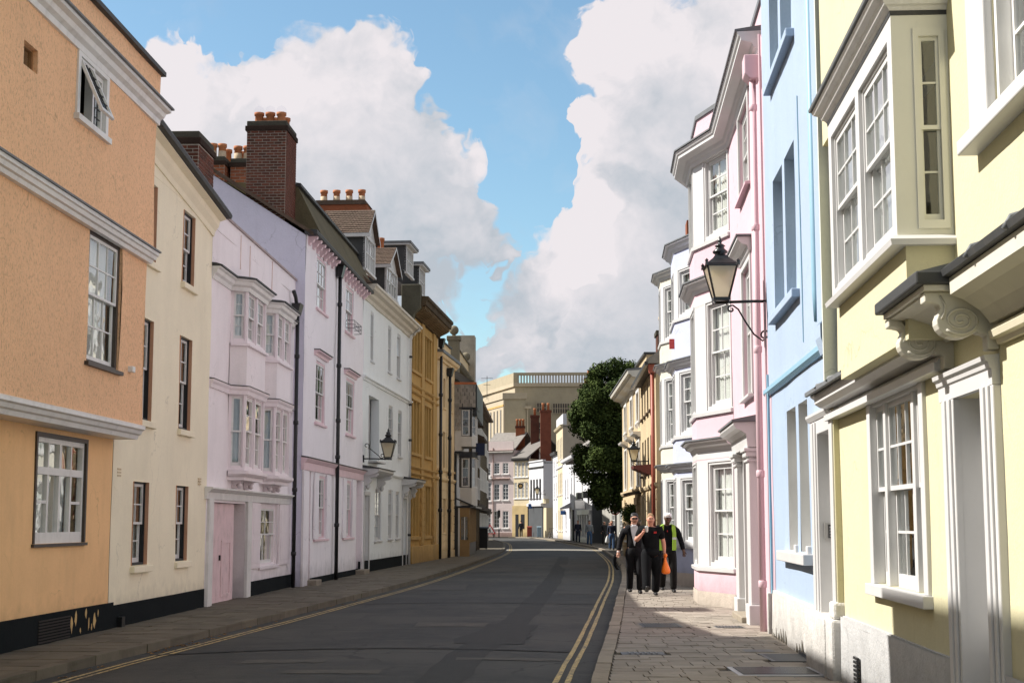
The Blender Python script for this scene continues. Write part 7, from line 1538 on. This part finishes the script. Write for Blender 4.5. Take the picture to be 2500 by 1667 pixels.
# ---------------------------------------------------------------- foliage
def leaf_mat(name, c1, c2):
    g = NT(name); at = g.n('ShaderNodeAttribute', attribute_name='shade').outputs['Fac']; n = g.noise(.9, 4)
    c = g.mix(g.math('ADD', g.math('MULTIPLY', at, .75), g.math('MULTIPLY', g.math('SUBTRACT', n, .5), .9), True), c1, c2); g.col(c)
    g.b.inputs['Roughness'].default_value = .85; g.b.inputs['Specular IOR Level'].default_value = .12; return g.m
LEAFD = leaf_mat('dark_holm_oak_leaves', (.010, .024, .009), (.115, .155, .036))
def leaves(name, blobs, n, size, mat, parent, seed=3, shell=.55):
    rg = np.random.default_rng(seed); vol = np.array([b[3]*b[4]*b[5] for b in blobs])**.75; pick = rg.choice(len(blobs), n, p=vol/vol.sum()); bl = np.array(blobs)[pick]
    d = rg.normal(size=(n, 3)); d /= np.linalg.norm(d, axis=1)[:, None]; rr = (shell+(1-shell)*rg.random(n)**.7)*(1+.13*rg.normal(size=n))
    c = bl[:, :3]+d*bl[:, 3:6]*rr[:, None]
    up = rg.normal(size=(n, 3))+d*1.2+np.array([0, 0, .5]); up /= np.linalg.norm(up, axis=1)[:, None]
    a = np.cross(up, rg.normal(size=(n, 3))); a /= np.linalg.norm(a, axis=1)[:, None]; b = np.cross(up, a); s = size*(.6+.8*rg.random(n))[:, None]
    v = np.stack([c-a*s, c-b*s*.55+up*s*.12, c+a*s, c+b*s*.55+up*s*.12], 1).reshape(-1, 3)
    me = bpy.data.meshes.new(name); me.vertices.add(4*n); me.vertices.foreach_set('co', v.ravel()); me.loops.add(4*n); me.loops.foreach_set('vertex_index', np.arange(4*n)); me.polygons.add(n); me.polygons.foreach_set('loop_start', np.arange(0, 4*n, 4)); me.update()
    at = me.attributes.new('shade', 'FLOAT', 'FACE'); at.data.foreach_set('value', np.clip(.25+.5*rg.random(n)+.3*(bl[:, 6]-.5), 0, 1).astype(np.float32))
    me.materials.append(mat); o = bpy.data.objects.new(name, me); C.objects.link(o); o.parent = parent; return o
rt = random.Random(11)
e = empty('evergreen_tree', (6.0, 88.5, .05), 0, 'tall dark evergreen tree overhanging the pavement beside the corniced house', 'tree')
trunk = MB().tube([(1.2, 0, 0), (1.15, .1, 1.5), (.9, .2, 3.2), (.5, .2, 5.5), (.2, .1, 8.5), (.3, 0, 10.3)], [.36, .30, .26, .20, .12, .04], 10)
for k in range(14):
    z = 2.6+k*.5; a = rt.uniform(0, 6.28); r = rt.uniform(1.0, 1.9)*(1-.04*k); x0 = 1.0-.08*k
    trunk.tube([(x0, .15, z), (x0+r*.5*math.cos(a), r*.5*math.sin(a), z+.5), (x0+r*math.cos(a), r*math.sin(a), z+.7)], [.10, .06, .02], 6)
trunk.build('trunk', stucco('bark', (.05, .04, .03), .9, 18, .4), e, True)
bl = []
for k in range(64):
    z = rt.uniform(2.9, 10.9); t = (z-2.9)/8.0
    rad = 1.95*(1-.25*(2*t-1)**2)*(.75 if t > .85 else 1)*(.72 if t < .16 else 1); cx = -.35+.15*math.sin(z*1.3)+(.45 if t < .2 else 0)+(.25 if t > .8 else 0)
    a = rt.uniform(0, 6.28); r = rad*math.sqrt(rt.random())*.95; s = rt.uniform(.38, .72)
    bl.append((cx+r*math.cos(a), r*math.sin(a), z, s, s, s*rt.uniform(.75, 1.05), rt.random()))
for k in range(16): bl.append((rt.uniform(1.0, 3.6), rt.uniform(-1.5, 1.5), rt.uniform(5, 10.8), .8, .8, .8, rt.random()))
for (x, z) in ((-1.75, 5.3), (-1.9, 4.9), (-1.55, 4.4), (-2.05, 7.3), (-1.9, 7.8), (-1.0, 3.4), (-.6, 2.9), (.2, 2.7), (-1.5, 9.2), (-.9, 10.6), (.2, 11.0), (1.1, 10.9)): bl.append((x, rt.uniform(-.5, .5), z, .55, .55, .5, rt.random()))
for k in range(34): bl.append((rt.uniform(-1.7, 1.2), rt.uniform(-1.6, .8), rt.uniform(3.6, 9.8), rt.uniform(.5, .75), .6, .55, rt.random()))
leaves('crown', bl, 98000, .085, LEAFD, e, 5, .40)
e2 = bpy.data.objects['bay_tree']; leaves('foliage', [(0, 0, 2.0, .42, .42, .42, .5)], 2500, .05, LEAFD, e2, 9, .3)
# ---------------------------------------------------------------- people
SKIN = paint('skin', (.50, .27, .19), .55, .08, 0, .05, .3); SKIND = paint('dark_skin', (.10, .055, .035), .55, .1, 0, .05, .3); SKINP = paint('sunburnt_skin', (.56, .26, .18), .5, .1, 0, .05, .3)
CLOTHB = paint('black_cloth', (.006, .0065, .008), .9, .3, 0, .3, .15); CLOTHS = paint('black_suit_cloth', (.010, .010, .012), .85, .3, 0, .3, .2); SHOE = paint('black_leather', (.015, .014, .014), .35, .2)
HAIRK = paint('black_hair', (.012, .010, .009), .5, .3); HAIRG = paint('short_fair_hair', (.28, .17, .09), .7, .2); SHIRTW = paint('white_shirt_cloth', (.78, .78, .80), .8, .05, 0, .2)
HIVIS = paint('lime_hi_vis_cloth', (.30, .50, .05), .7, .06, 0, .2); REFL = paint('silver_reflective_strip', (.55, .57, .56), .4, .1); ORANGE = paint('orange_plastic', (.95, .20, .01), .3, .1, 0, .2, .5); CAPW = paint('white_cap_cloth', (.74, .72, .70), .8, .08)
def skin_obj(name, chains, mat, parent, lvl=1, smooth=True):
    """chains: lists of (x,y,z,r); the first chain starts at the root; later chains may start with an int: index of an earlier vertex"""
    V, E_, Rr = [], [], []; key = {}
    for ch in chains:
        prev = None
        for p in ch:
            if isinstance(p, str): prev = key[p]; continue
            nm = p[4] if len(p) > 4 and isinstance(p[4], str) else None
            V.append(p[:3]); Rr.append(p[3] if not isinstance(p[3], tuple) else p[3]); i = len(V)-1
            if nm: key[nm] = i
            if prev is not None: E_.append((prev, i))
            prev = i
    me = bpy.data.meshes.new(name); me.from_pydata(V, E_, []); me.update(); o = bpy.data.objects.new(name, me); C.objects.link(o)
    md = o.modifiers.new('skin', 'SKIN'); md.use_smooth_shade = smooth
    if not me.skin_vertices: me.attributes  # created by the modifier stack below
    bm = bmesh.new(); bm.from_mesh(me); ly = bm.verts.layers.skin.verify()
    for i, v in enumerate(bm.verts): r = Rr[i]; v[ly].radius = r if isinstance(r, tuple) else (r, r); v[ly].use_root = (i == 0)
    bm.to_mesh(me); bm.free()
    s = o.modifiers.new('smooth', 'SUBSURF'); s.levels = lvl; s.render_levels = lvl
    dg = bpy.context.evaluated_depsgraph_get(); ev = bpy.data.meshes.new_from_object(o.evaluated_get(dg)); ev.name = name
    bpy.data.objects.remove(o); ev.materials.clear(); ev.materials.append(mat)
    for p in ev.polygons: p.use_smooth = True
    o = bpy.data.objects.new(name, ev); C.objects.link(o); o.parent = parent; return o
def lerp(a, b, t): return tuple(a[i]+(b[i]-a[i])*t for i in range(3))
def person(label, loc, rz, J, look, h=1.0, group=None, detail=True):
    """J: joints in a frame whose -y is the way the person faces; x>0 is the person's left"""
    e = empty('person', loc, rz, label, 'person', group); e.scale = (h, h, h)
    pel, che, nk, hd = J['pelvis'], J['chest'], J['neck'], J['head']
    bulk = J.get('bulk', 1.0)
    body = [[(*pel, (.13*bulk, .10*bulk), 'pel'), (*lerp(pel, che, .5), (.125*bulk, .095*bulk)), (*che, (.15*bulk, .105*bulk), 'che'), (*lerp(che, nk, .72), (.09, .075), 'yoke'), (*nk, (.058, .06), 'nk'),
             (*lerp(nk, hd, .42), (.064, .068)), (hd[0], hd[1]-.005, hd[2]-.045, (.078, .086), 'jaw'), (hd[0], hd[1], hd[2]+.015, (.086, .100), 'hd'), (hd[0], hd[1]+.01, hd[2]+.085, (.066, .080))]]
    f = J.get('face', (0, -1)); hx, hy = hd[0], hd[1]
    body.append(['hd', (hx+f[0]*.095, hy+f[1]*.095, hd[2]-.008, .016), (hx+f[0]*.115, hy+f[1]*.115, hd[2]-.022, .015)])
    for s in (-1, 1): body.append(['hd', (hx-f[1]*s*-.085, hy+f[0]*s*.085+.012, hd[2]-.01, (.012, .02))])
    for side, s in (('l', 1), ('r', -1)):
        sh, el, wr = J['sh'+side], J['el'+side], J['wr'+side]; hp, kn, an = J['hip'+side], J['kn'+side], J['an'+side]; hand = J['hand'+side]
        dirh = Vector(hand)-Vector(wr); L = dirh.length; dn = dirh.normalized()
        body.append(['yoke', (*sh, .058*bulk), (*lerp(sh, el, .5), .056*bulk), (*el, .046*bulk), (*lerp(el, wr, .35), .048*bulk), (*wr, .032, 'wr'+side), (*lerp(wr, hand, .5), (.038, .020), 'pm'+side), (*lerp(wr, hand, .85), (.036, .018), 'kk'+side)])
        if detail:
            sd = dn.cross(Vector((0, 1, 0))); sd = sd.normalized() if sd.length > .1 else Vector((1, 0, 0)); cu = Vector(J.get('curl'+side, (0, -.5, 0)))
            for k in range(4):
                b = Vector(lerp(wr, hand, .85))+sd*(.027-.018*k); l = (.045, .052, .049, .038)[k]; p1 = b+dn*l*.6+cu*.012; p2 = p1+dn*l*.45+cu*.04
                body.append(['kk'+side, (*b, .0095), (*p1, .009), (*p2, .008)])
            tb = Vector(lerp(wr, hand, .35))+sd*.030; t1 = tb+sd*.018+dn*.03+cu*.01; t2 = t1+dn*.028+cu*.02; body.append(['pm'+side, (*tb, .012), (*t1, .0105), (*t2, .009)])
        body.append(['pel', (*hp, .085), (*lerp(hp, kn, .5), .074), (*kn, .055), (*lerp(kn, an, .35), .054), (*an, .036)])
    skin_obj('body', body, look['skin'], e)
    # trousers
    tm = look['trousers']; k = J.get('trouser_w', 1.0); tr = [[(*lerp(pel, che, .30), (.150*bulk, .120*bulk)), (*pel, (.155*bulk, .125*bulk), 'p')]]
    for side in 'lr':
        hp, kn, an = J['hip'+side], J['kn'+side], J['an'+side]; tr.append(['p', (*lerp(hp, kn, .12), .118*k), (*lerp(hp, kn, .55), .104*k), (*kn, .088*k), (*lerp(kn, an, .5), .084*k), (*lerp(kn, an, .9), .080*k), (an[0], an[1], an[2]-.035, .080*k)])
    skin_obj('trousers', tr, tm, e)
    # top with sleeves
    tp = look['top']; lower = lerp(pel, che, look.get('hem', -.14))
    tt = [[(*lower, (.185*bulk, .150*bulk)), (*lerp(pel, che, .5), (.175*bulk, .142*bulk)), (*che, (.200*bulk, .140*bulk), 'c'), (*lerp(che, nk, .62), (.135, .10), 'y'), (*lerp(che, nk, .93), (.072, .07))]]
    for side in 'lr':
        sh, el, wr = J['sh'+side], J['el'+side], J['wr'+side]; t = look.get('sleeve', 1.0)
        ch = ['y', (*sh, .092*bulk), (*lerp(sh, el, .5), .080*bulk), (*lerp(sh, el, .92 if t > .5 else .78), .062*bulk)]
        if t > .5: ch += [(*lerp(el, wr, .4), .066), (*lerp(el, wr, .95), .056)]
        tt.append(ch)
    skin_obj(look.get('top_name', 'shirt'), tt, tp, e)
    for side in 'lr':
        an = J['an'+side]; tilt = J.get('toe'+side, 0)
        skin_obj('shoe', [[(an[0], an[1]+.06, an[2]-.045, (.052, .050)), (an[0], an[1]-.03, an[2]-.050+tilt*.25, (.054, .048)), (an[0], an[1]-.14, an[2]-.060+tilt*.75, (.054, .036)), (an[0], an[1]-.21, an[2]-.064+tilt, (.042, .028))]], look.get('shoe', SHOE), e)
    # hair, eyes, brows, mouth
    if look.get('hair'):
        g = look.get('hairgrow', .012)
        skin_obj('hair', [[(hx, hy+.055, hd[2]-.03, (.070+g, .045)), (hx, hy+.03, hd[2]+.045, (.087+g, .080+g)), (hx, hy+.004, hd[2]+.090, (.076+g, .086+g)), (hx, hy-.02, hd[2]+.108+g, (.060+g, .064))]], look['hair'], e)
    if detail:
        rx, ry = -f[1], f[0]
        for s in (-1, 1):
            b = (hx+f[0]*.088+rx*s*.031, hy+f[1]*.088+ry*s*.031)
            MB().lathe(b, [(.002, hd[2]+.004), (.012, hd[2]+.010), (.013, hd[2]+.014), (.010, hd[2]+.020), (.002, hd[2]+.024)], 8).build('eye', DARKTRIM if not look.get('glasses') else BLACK, e, True)
            MB().box(b[0]-.02, b[0]+.02, b[1]-.012, b[1]+.006, hd[2]+.030, hd[2]+.038).build('eyebrow', look.get('hair') or HAIRK, e)
        m = (hx+f[0]*.086, hy+f[1]*.086); MB().box(m[0]-.026, m[0]+.026, m[1]-.010, m[1]+.01, hd[2]-.062, hd[2]-.052).build('mouth', paint('lips', (.32, .12, .10), .6), e)
        if look.get('glasses'):
            gl = MB()
            for s in (-1, 1): gl.box(hx+s*.035-.028, hx+s*.035+.028, hy-.112, hy-.100, hd[2]-.006, hd[2]+.030).tube([(hx+s*.062, hy-.105, hd[2]+.02), (hx+s*.085, hy-.02, hd[2]+.02)], .004, 4)
            gl.box(hx-.01, hx+.01, hy-.11, hy-.102, hd[2]+.014, hd[2]+.022).build('sunglasses', BLACK, e)
    return e
def pose(**k):
    J = dict(pelvis=(0, 0, .98), chest=(0, .0, 1.30), neck=(0, .015, 1.50), head=(0, -.015, 1.655), shl=(.185, .01, 1.425), ell=(.235, .05, 1.14), wrl=(.235, -.03, .90), handl=(.235, -.06, .80),
             shr=(-.185, .01, 1.425), elr=(-.235, .05, 1.14), wrr=(-.235, -.03, .90), handr=(-.235, -.06, .80), hipl=(.095, 0, .92), knl=(.105, -.06, .50), anl=(.11, .02, .095), hipr=(-.095, 0, .92), knr=(-.105, -.03, .50), anr=(-.11, .12, .10)); J.update(k); return J
# man in tailcoat and white waistcoat, looking down, left of the three
J = pose(chest=(0, -.03, 1.29), neck=(.0, -.05, 1.49), head=(.01, -.12, 1.62), shl=(.19, -.02, 1.42), shr=(-.19, -.02, 1.42), ell=(.255, .04, 1.14), wrl=(.25, -.04, .91), handl=(.25, -.07, .81), elr=(-.30, .03, 1.15), wrr=(-.345, -.05, .91), handr=(-.36, -.08, .82),
         knl=(.12, -.12, .51), anl=(.12, -.06, .10), knr=(-.09, -.02, .50), anr=(-.085, .16, .12), face=(.05, -.99))
p1 = person('young man in black tailcoat, white shirt and sunglasses looking down, left of the three walkers', (2.82, 34.6, .1), 0, J, dict(skin=SKIN, trousers=CLOTHS, top=CLOTHS, top_name='tailcoat', hair=HAIRK, hairgrow=.016, glasses=True, hem=-.30), 1.05)
MB().plate([(-.085, 1.47), (.085, 1.47), (.075, 1.36), (.015, 1.04), (-.005, 1.04), (-.075, 1.36)], -.185, -.155).build('shirt_front', SHIRTW, p1, bevel=.01)
skin_obj('collar', [[(.0, -.075, 1.47, (.072, .068)), (.0, -.085, 1.525, (.066, .064))]], SHIRTW, p1); MB().box(-.045, .045, -.205, -.175, 1.455, 1.485).build('bow_tie', SHIRTW, p1, bevel=.006)
for s in (-1, 1): MB().plate([(s*.085, 1.47), (s*.145, 1.40), (s*.10, 1.28), (s*.02, 1.03), (s*.075, 1.36)], -.190, -.160).build('lapel', CLOTHB, p1)
skin_obj('tail', [[(0, .10, .95, (.15, .05)), (0, .14, .72, (.15, .035)), (0, .17, .50, (.12, .02))]], CLOTHS, p1)
skin_obj('cuff', [[(-.343, -.045, .925, .044), (-.348, -.055, .885, .042)]], SHIRTW, p1)
e = empty('umbrella', (2.82-.40, 34.53, .95), 0, 'folded black umbrella hanging from the tailcoated man', 'umbrella'); MB().tube([(0, 0, 0), (-.02, .02, -.12), (.04, .05, -.24), (.10, .06, -.18)], .012, 6).build('handle', BLACK, e, True); MB().tube([(-.03, .0, .04), (-.06, .02, -.05), (-.04, .04, -.20), (.0, .06, -.28), (.05, .07, -.30)], [.03, .04, .035, .025, .012], 8).build('folded_cloth', CLOTHB, e, True)
# stout man in black polo, sipping, centre
J = pose(bulk=1.16, trouser_w=1.22, pelvis=(0, .03, .98), chest=(0, .02, 1.30), neck=(0, .0, 1.50), head=(.0, -.03, 1.66), shl=(.205, .02, 1.43), shr=(-.205, .02, 1.43), ell=(.29, .08, 1.16), wrl=(.30, .0, .94), handl=(.30, -.02, .85), elr=(-.34, -.10, 1.19), wrr=(-.20, -.27, 1.36), handr=(-.14, -.30, 1.42), curlr=(.6, -.2, .1), curll=(-.2, -.6, 0),
         knl=(.12, .01, .50), anl=(.10, .10, .095), knr=(-.12, -.16, .50), anr=(-.13, -.32, .15), toer=.13, face=(.05, -.99))
p2 = person('stout man in black polo shirt sipping from a white cup, centre of the three walkers', (3.13, 33.7, .1), 0, J, dict(skin=SKINP, trousers=CLOTHB, top=CLOTHB, top_name='polo_shirt', hair=HAIRG, hairgrow=.001, sleeve=.3, hem=-.20), 1.02)
MB().box(.06, .12, -.142, -.132, 1.355, 1.395).build('red_badge', paint('red_embroidery', (.45, .02, .02), .8), p2)
m = MB(); m.prism([(-.10, 1.475), (-.085, 1.53), (-.02, 1.54), (.07, 1.545), (.06, 1.50)], -.085, .085); skin_obj('collar', [[(0, .01, 1.475, (.082, .078)), (0, .005, 1.515, (.072, .07))]], CLOTHB, p2)
e = empty('paper_cup', (3.13-.118, 33.37, .1+1.02*1.385), 0, 'white paper cup in the hand of the man in the polo shirt', 'cup'); MB().lathe((0, 0), [(.028, 0), (.038, .11), (.041, .112), (.041, .122), (.03, .13)], 14).build('cup', WHITES, e, True)
e = empty('carrier_bag', (3.13+.315, 33.64, .1), 0, 'knotted orange plastic bag carried by the man in the polo shirt', 'bag')
skin_obj('bag', [[(.0, 0, .86, (.035, .03)), (.0, 0, .80, (.028, .025)), (.005, 0, .70, (.06, .05)), (.012, 0, .60, (.105, .075)), (.015, 0, .52, (.115, .08)), (.015, 0, .47, (.085, .06))]], ORANGE, e); skin_obj('bag_knot', [[(-.02, -.02, .93, (.075, .05)), (.02, -.02, .89, (.07, .05)), (.0, .0, .84, (.035, .03))]], ORANGE, e)
# man in cap and hi-vis waistcoat, behind right
J = pose(bulk=1.04, chest=(0, -.02, 1.30), neck=(.0, -.04, 1.50), head=(.01, -.09, 1.64), ell=(.31, .06, 1.16), wrl=(.36, .0, .92), handl=(.37, -.02, .82), shl=(.20, .0, 1.42), shr=(-.20, 0, 1.42), knl=(.12, -.08, .50), anl=(.12, -.06, .095), knr=(-.10, .02, .50), anr=(-.11, .20, .13))
p3 = person('man in white cap, black fleece and lime hi-vis waistcoat, right of the three walkers', (3.66, 35.2, .1), 0, J, dict(skin=SKIND, trousers=paint('charcoal_cloth', (.014, .013, .0125), .9, .3, 0, .3, .15), top=CLOTHB, top_name='fleece'), 1.05)
for s in (-1, 1):
    v = MB().plate([(s*.085, 1.50), (s*.165, 1.46), (s*.185, 1.30), (s*.185, .93), (s*.095, .93), (s*.10, 1.30)], -.165, -.14).plate([(s*.085, 1.50), (s*.165, 1.46), (s*.185, 1.30), (s*.185, .93), (s*.02, .93), (s*.02, 1.45)], .13, .15).plate([(s*.08, 1.50), (s*.17, 1.46), (s*.17, 1.475), (s*.08, 1.515)], -.165, .15)
    vv = v.build('hi_vis_waistcoat', HIVIS, p3, bevel=.008); MB().plate([(s*.10, 1.22), (s*.187, 1.22), (s*.187, 1.17), (s*.10, 1.17)], -.170, -.166).build('reflective_strip', REFL, vv)
m = skin_obj('cap', [[(.01, -.055, 1.675, (.104, .118)), (.01, -.065, 1.725, (.100, .112)), (.01, -.072, 1.770, (.066, .078))]], CAPW, p3); MB().slab([(-.065, -.14), (-.05, -.215), (.01, -.235), (.07, -.215), (.085, -.14)], 1.668, 1.682).build('cap_peak', CAPW, m, bevel=.005); MB().box(-.02, -.005, -.175, -.160, 1.34, 1.375).build('red_badge', MATS['red_embroidery'], p3)
# farther walkers
def walker(label, loc, rz, top, trs, skin=SKIN, hair=HAIRK, h=1.0, k=1):
    J = pose(knl=(.10, -.10*k, .50), anl=(.10, -.12*k, .095), knr=(-.10, .0, .50), anr=(-.10, .20*k, .12), wrl=(.24, -.10, .92), handl=(.24, -.14, .83), wrr=(-.24, .04, .90), handr=(-.24, .04, .80))
    return person(label, loc, rz, J, dict(skin=skin, trousers=trs, top=top, top_name='jacket', hair=hair), h, 'people walking farther along the street', False)
DEN = paint('blue_denim', (.05, .10, .20), .85, .2, 0, .2); GRY = paint('grey_marl', (.20, .22, .24), .9, .15, 0, .2); NAVY = paint('navy_cloth', (.02, .025, .045), .9, .2); DKG = paint('dark_grey_cloth', (.03, .03, .033), .9, .2); TAN = paint('tan_trousers', (.26, .22, .16), .9, .2)
walker('man in dark jacket over a blue shirt, walking in front of the white pub', (5.35, 121, .1), 0, NAVY, NAVY, h=1.02)
walker('man in grey sweatshirt and blue jeans on the pavement before the pub', (5.6, 108, .1), .1, GRY, DEN)
walker('person in dark clothes in the tree shade beside the garden wall', (6.75, 109, .1), 0, DKG, DKG, h=.99)
walker('person in light trousers next to the dark-clothed one in the tree shade', (7.35, 112, .1), .2, DKG, TAN, h=.95)
w = walker('person in black top and blue jeans carrying a white bag by the lamp post', (5.98, 89.5, .1), 0, NAVY, DEN, SKINP, HAIRG, .98)
e = empty('carrier_bag', (5.70, 89.3, .1), 0, 'white plastic bag held by the person in black top and jeans', 'bag'); skin_obj('bag', [[(.0, 0, .86, (.02, .02)), (.0, 0, .72, (.10, .05)), (0, 0, .50, (.15, .08)), (0, 0, .40, (.14, .07))]], WHITES, e)
walker('man in dark clothes with his back turned, far off at the bend', (1.05, 172.5, .1), math.pi, DKG, DKG, h=1.05)
walker('person partly hidden between the three front walkers', (3.9, 46, .1), 0, DKG, DKG, SKIND, HAIRK, .97)
# the next house this side, just out of the picture: its taller roof shades the near end
MB.sg = 1
H = House('near_rendered_house', 'taller buff rendered house next to the orange one, at the near left end', -6.2, 23.0, .0415, 'L')
wall(MB(), -24, -8.52, -.1, 9.6, [(-22, -21, 1.2, 2.8), (-18, -17, 1.2, 2.8), (-14, -13, 1.2, 2.8)], .15, q=.4).build('wall', CREAM, H.e)
for a in (-22, -18, -14): sash_window(H.e, FLAT, a, a+1, 1.2, 2.8, .4, .1, 2, (2, 2), WHITE)
MB().sweep([(-24, .4), (-8.52, .4)], [(-.02, 9.5), (.2, 9.6), (.26, 9.75), (-.02, 9.8)]).build('cornice', WHITE, H.e)
H.shell(-24, -8.52, 9.6, 7, CREAM, o=.4); H.flat_roof(-24, -8.52, 9.65, 7, DLEAD, .38)
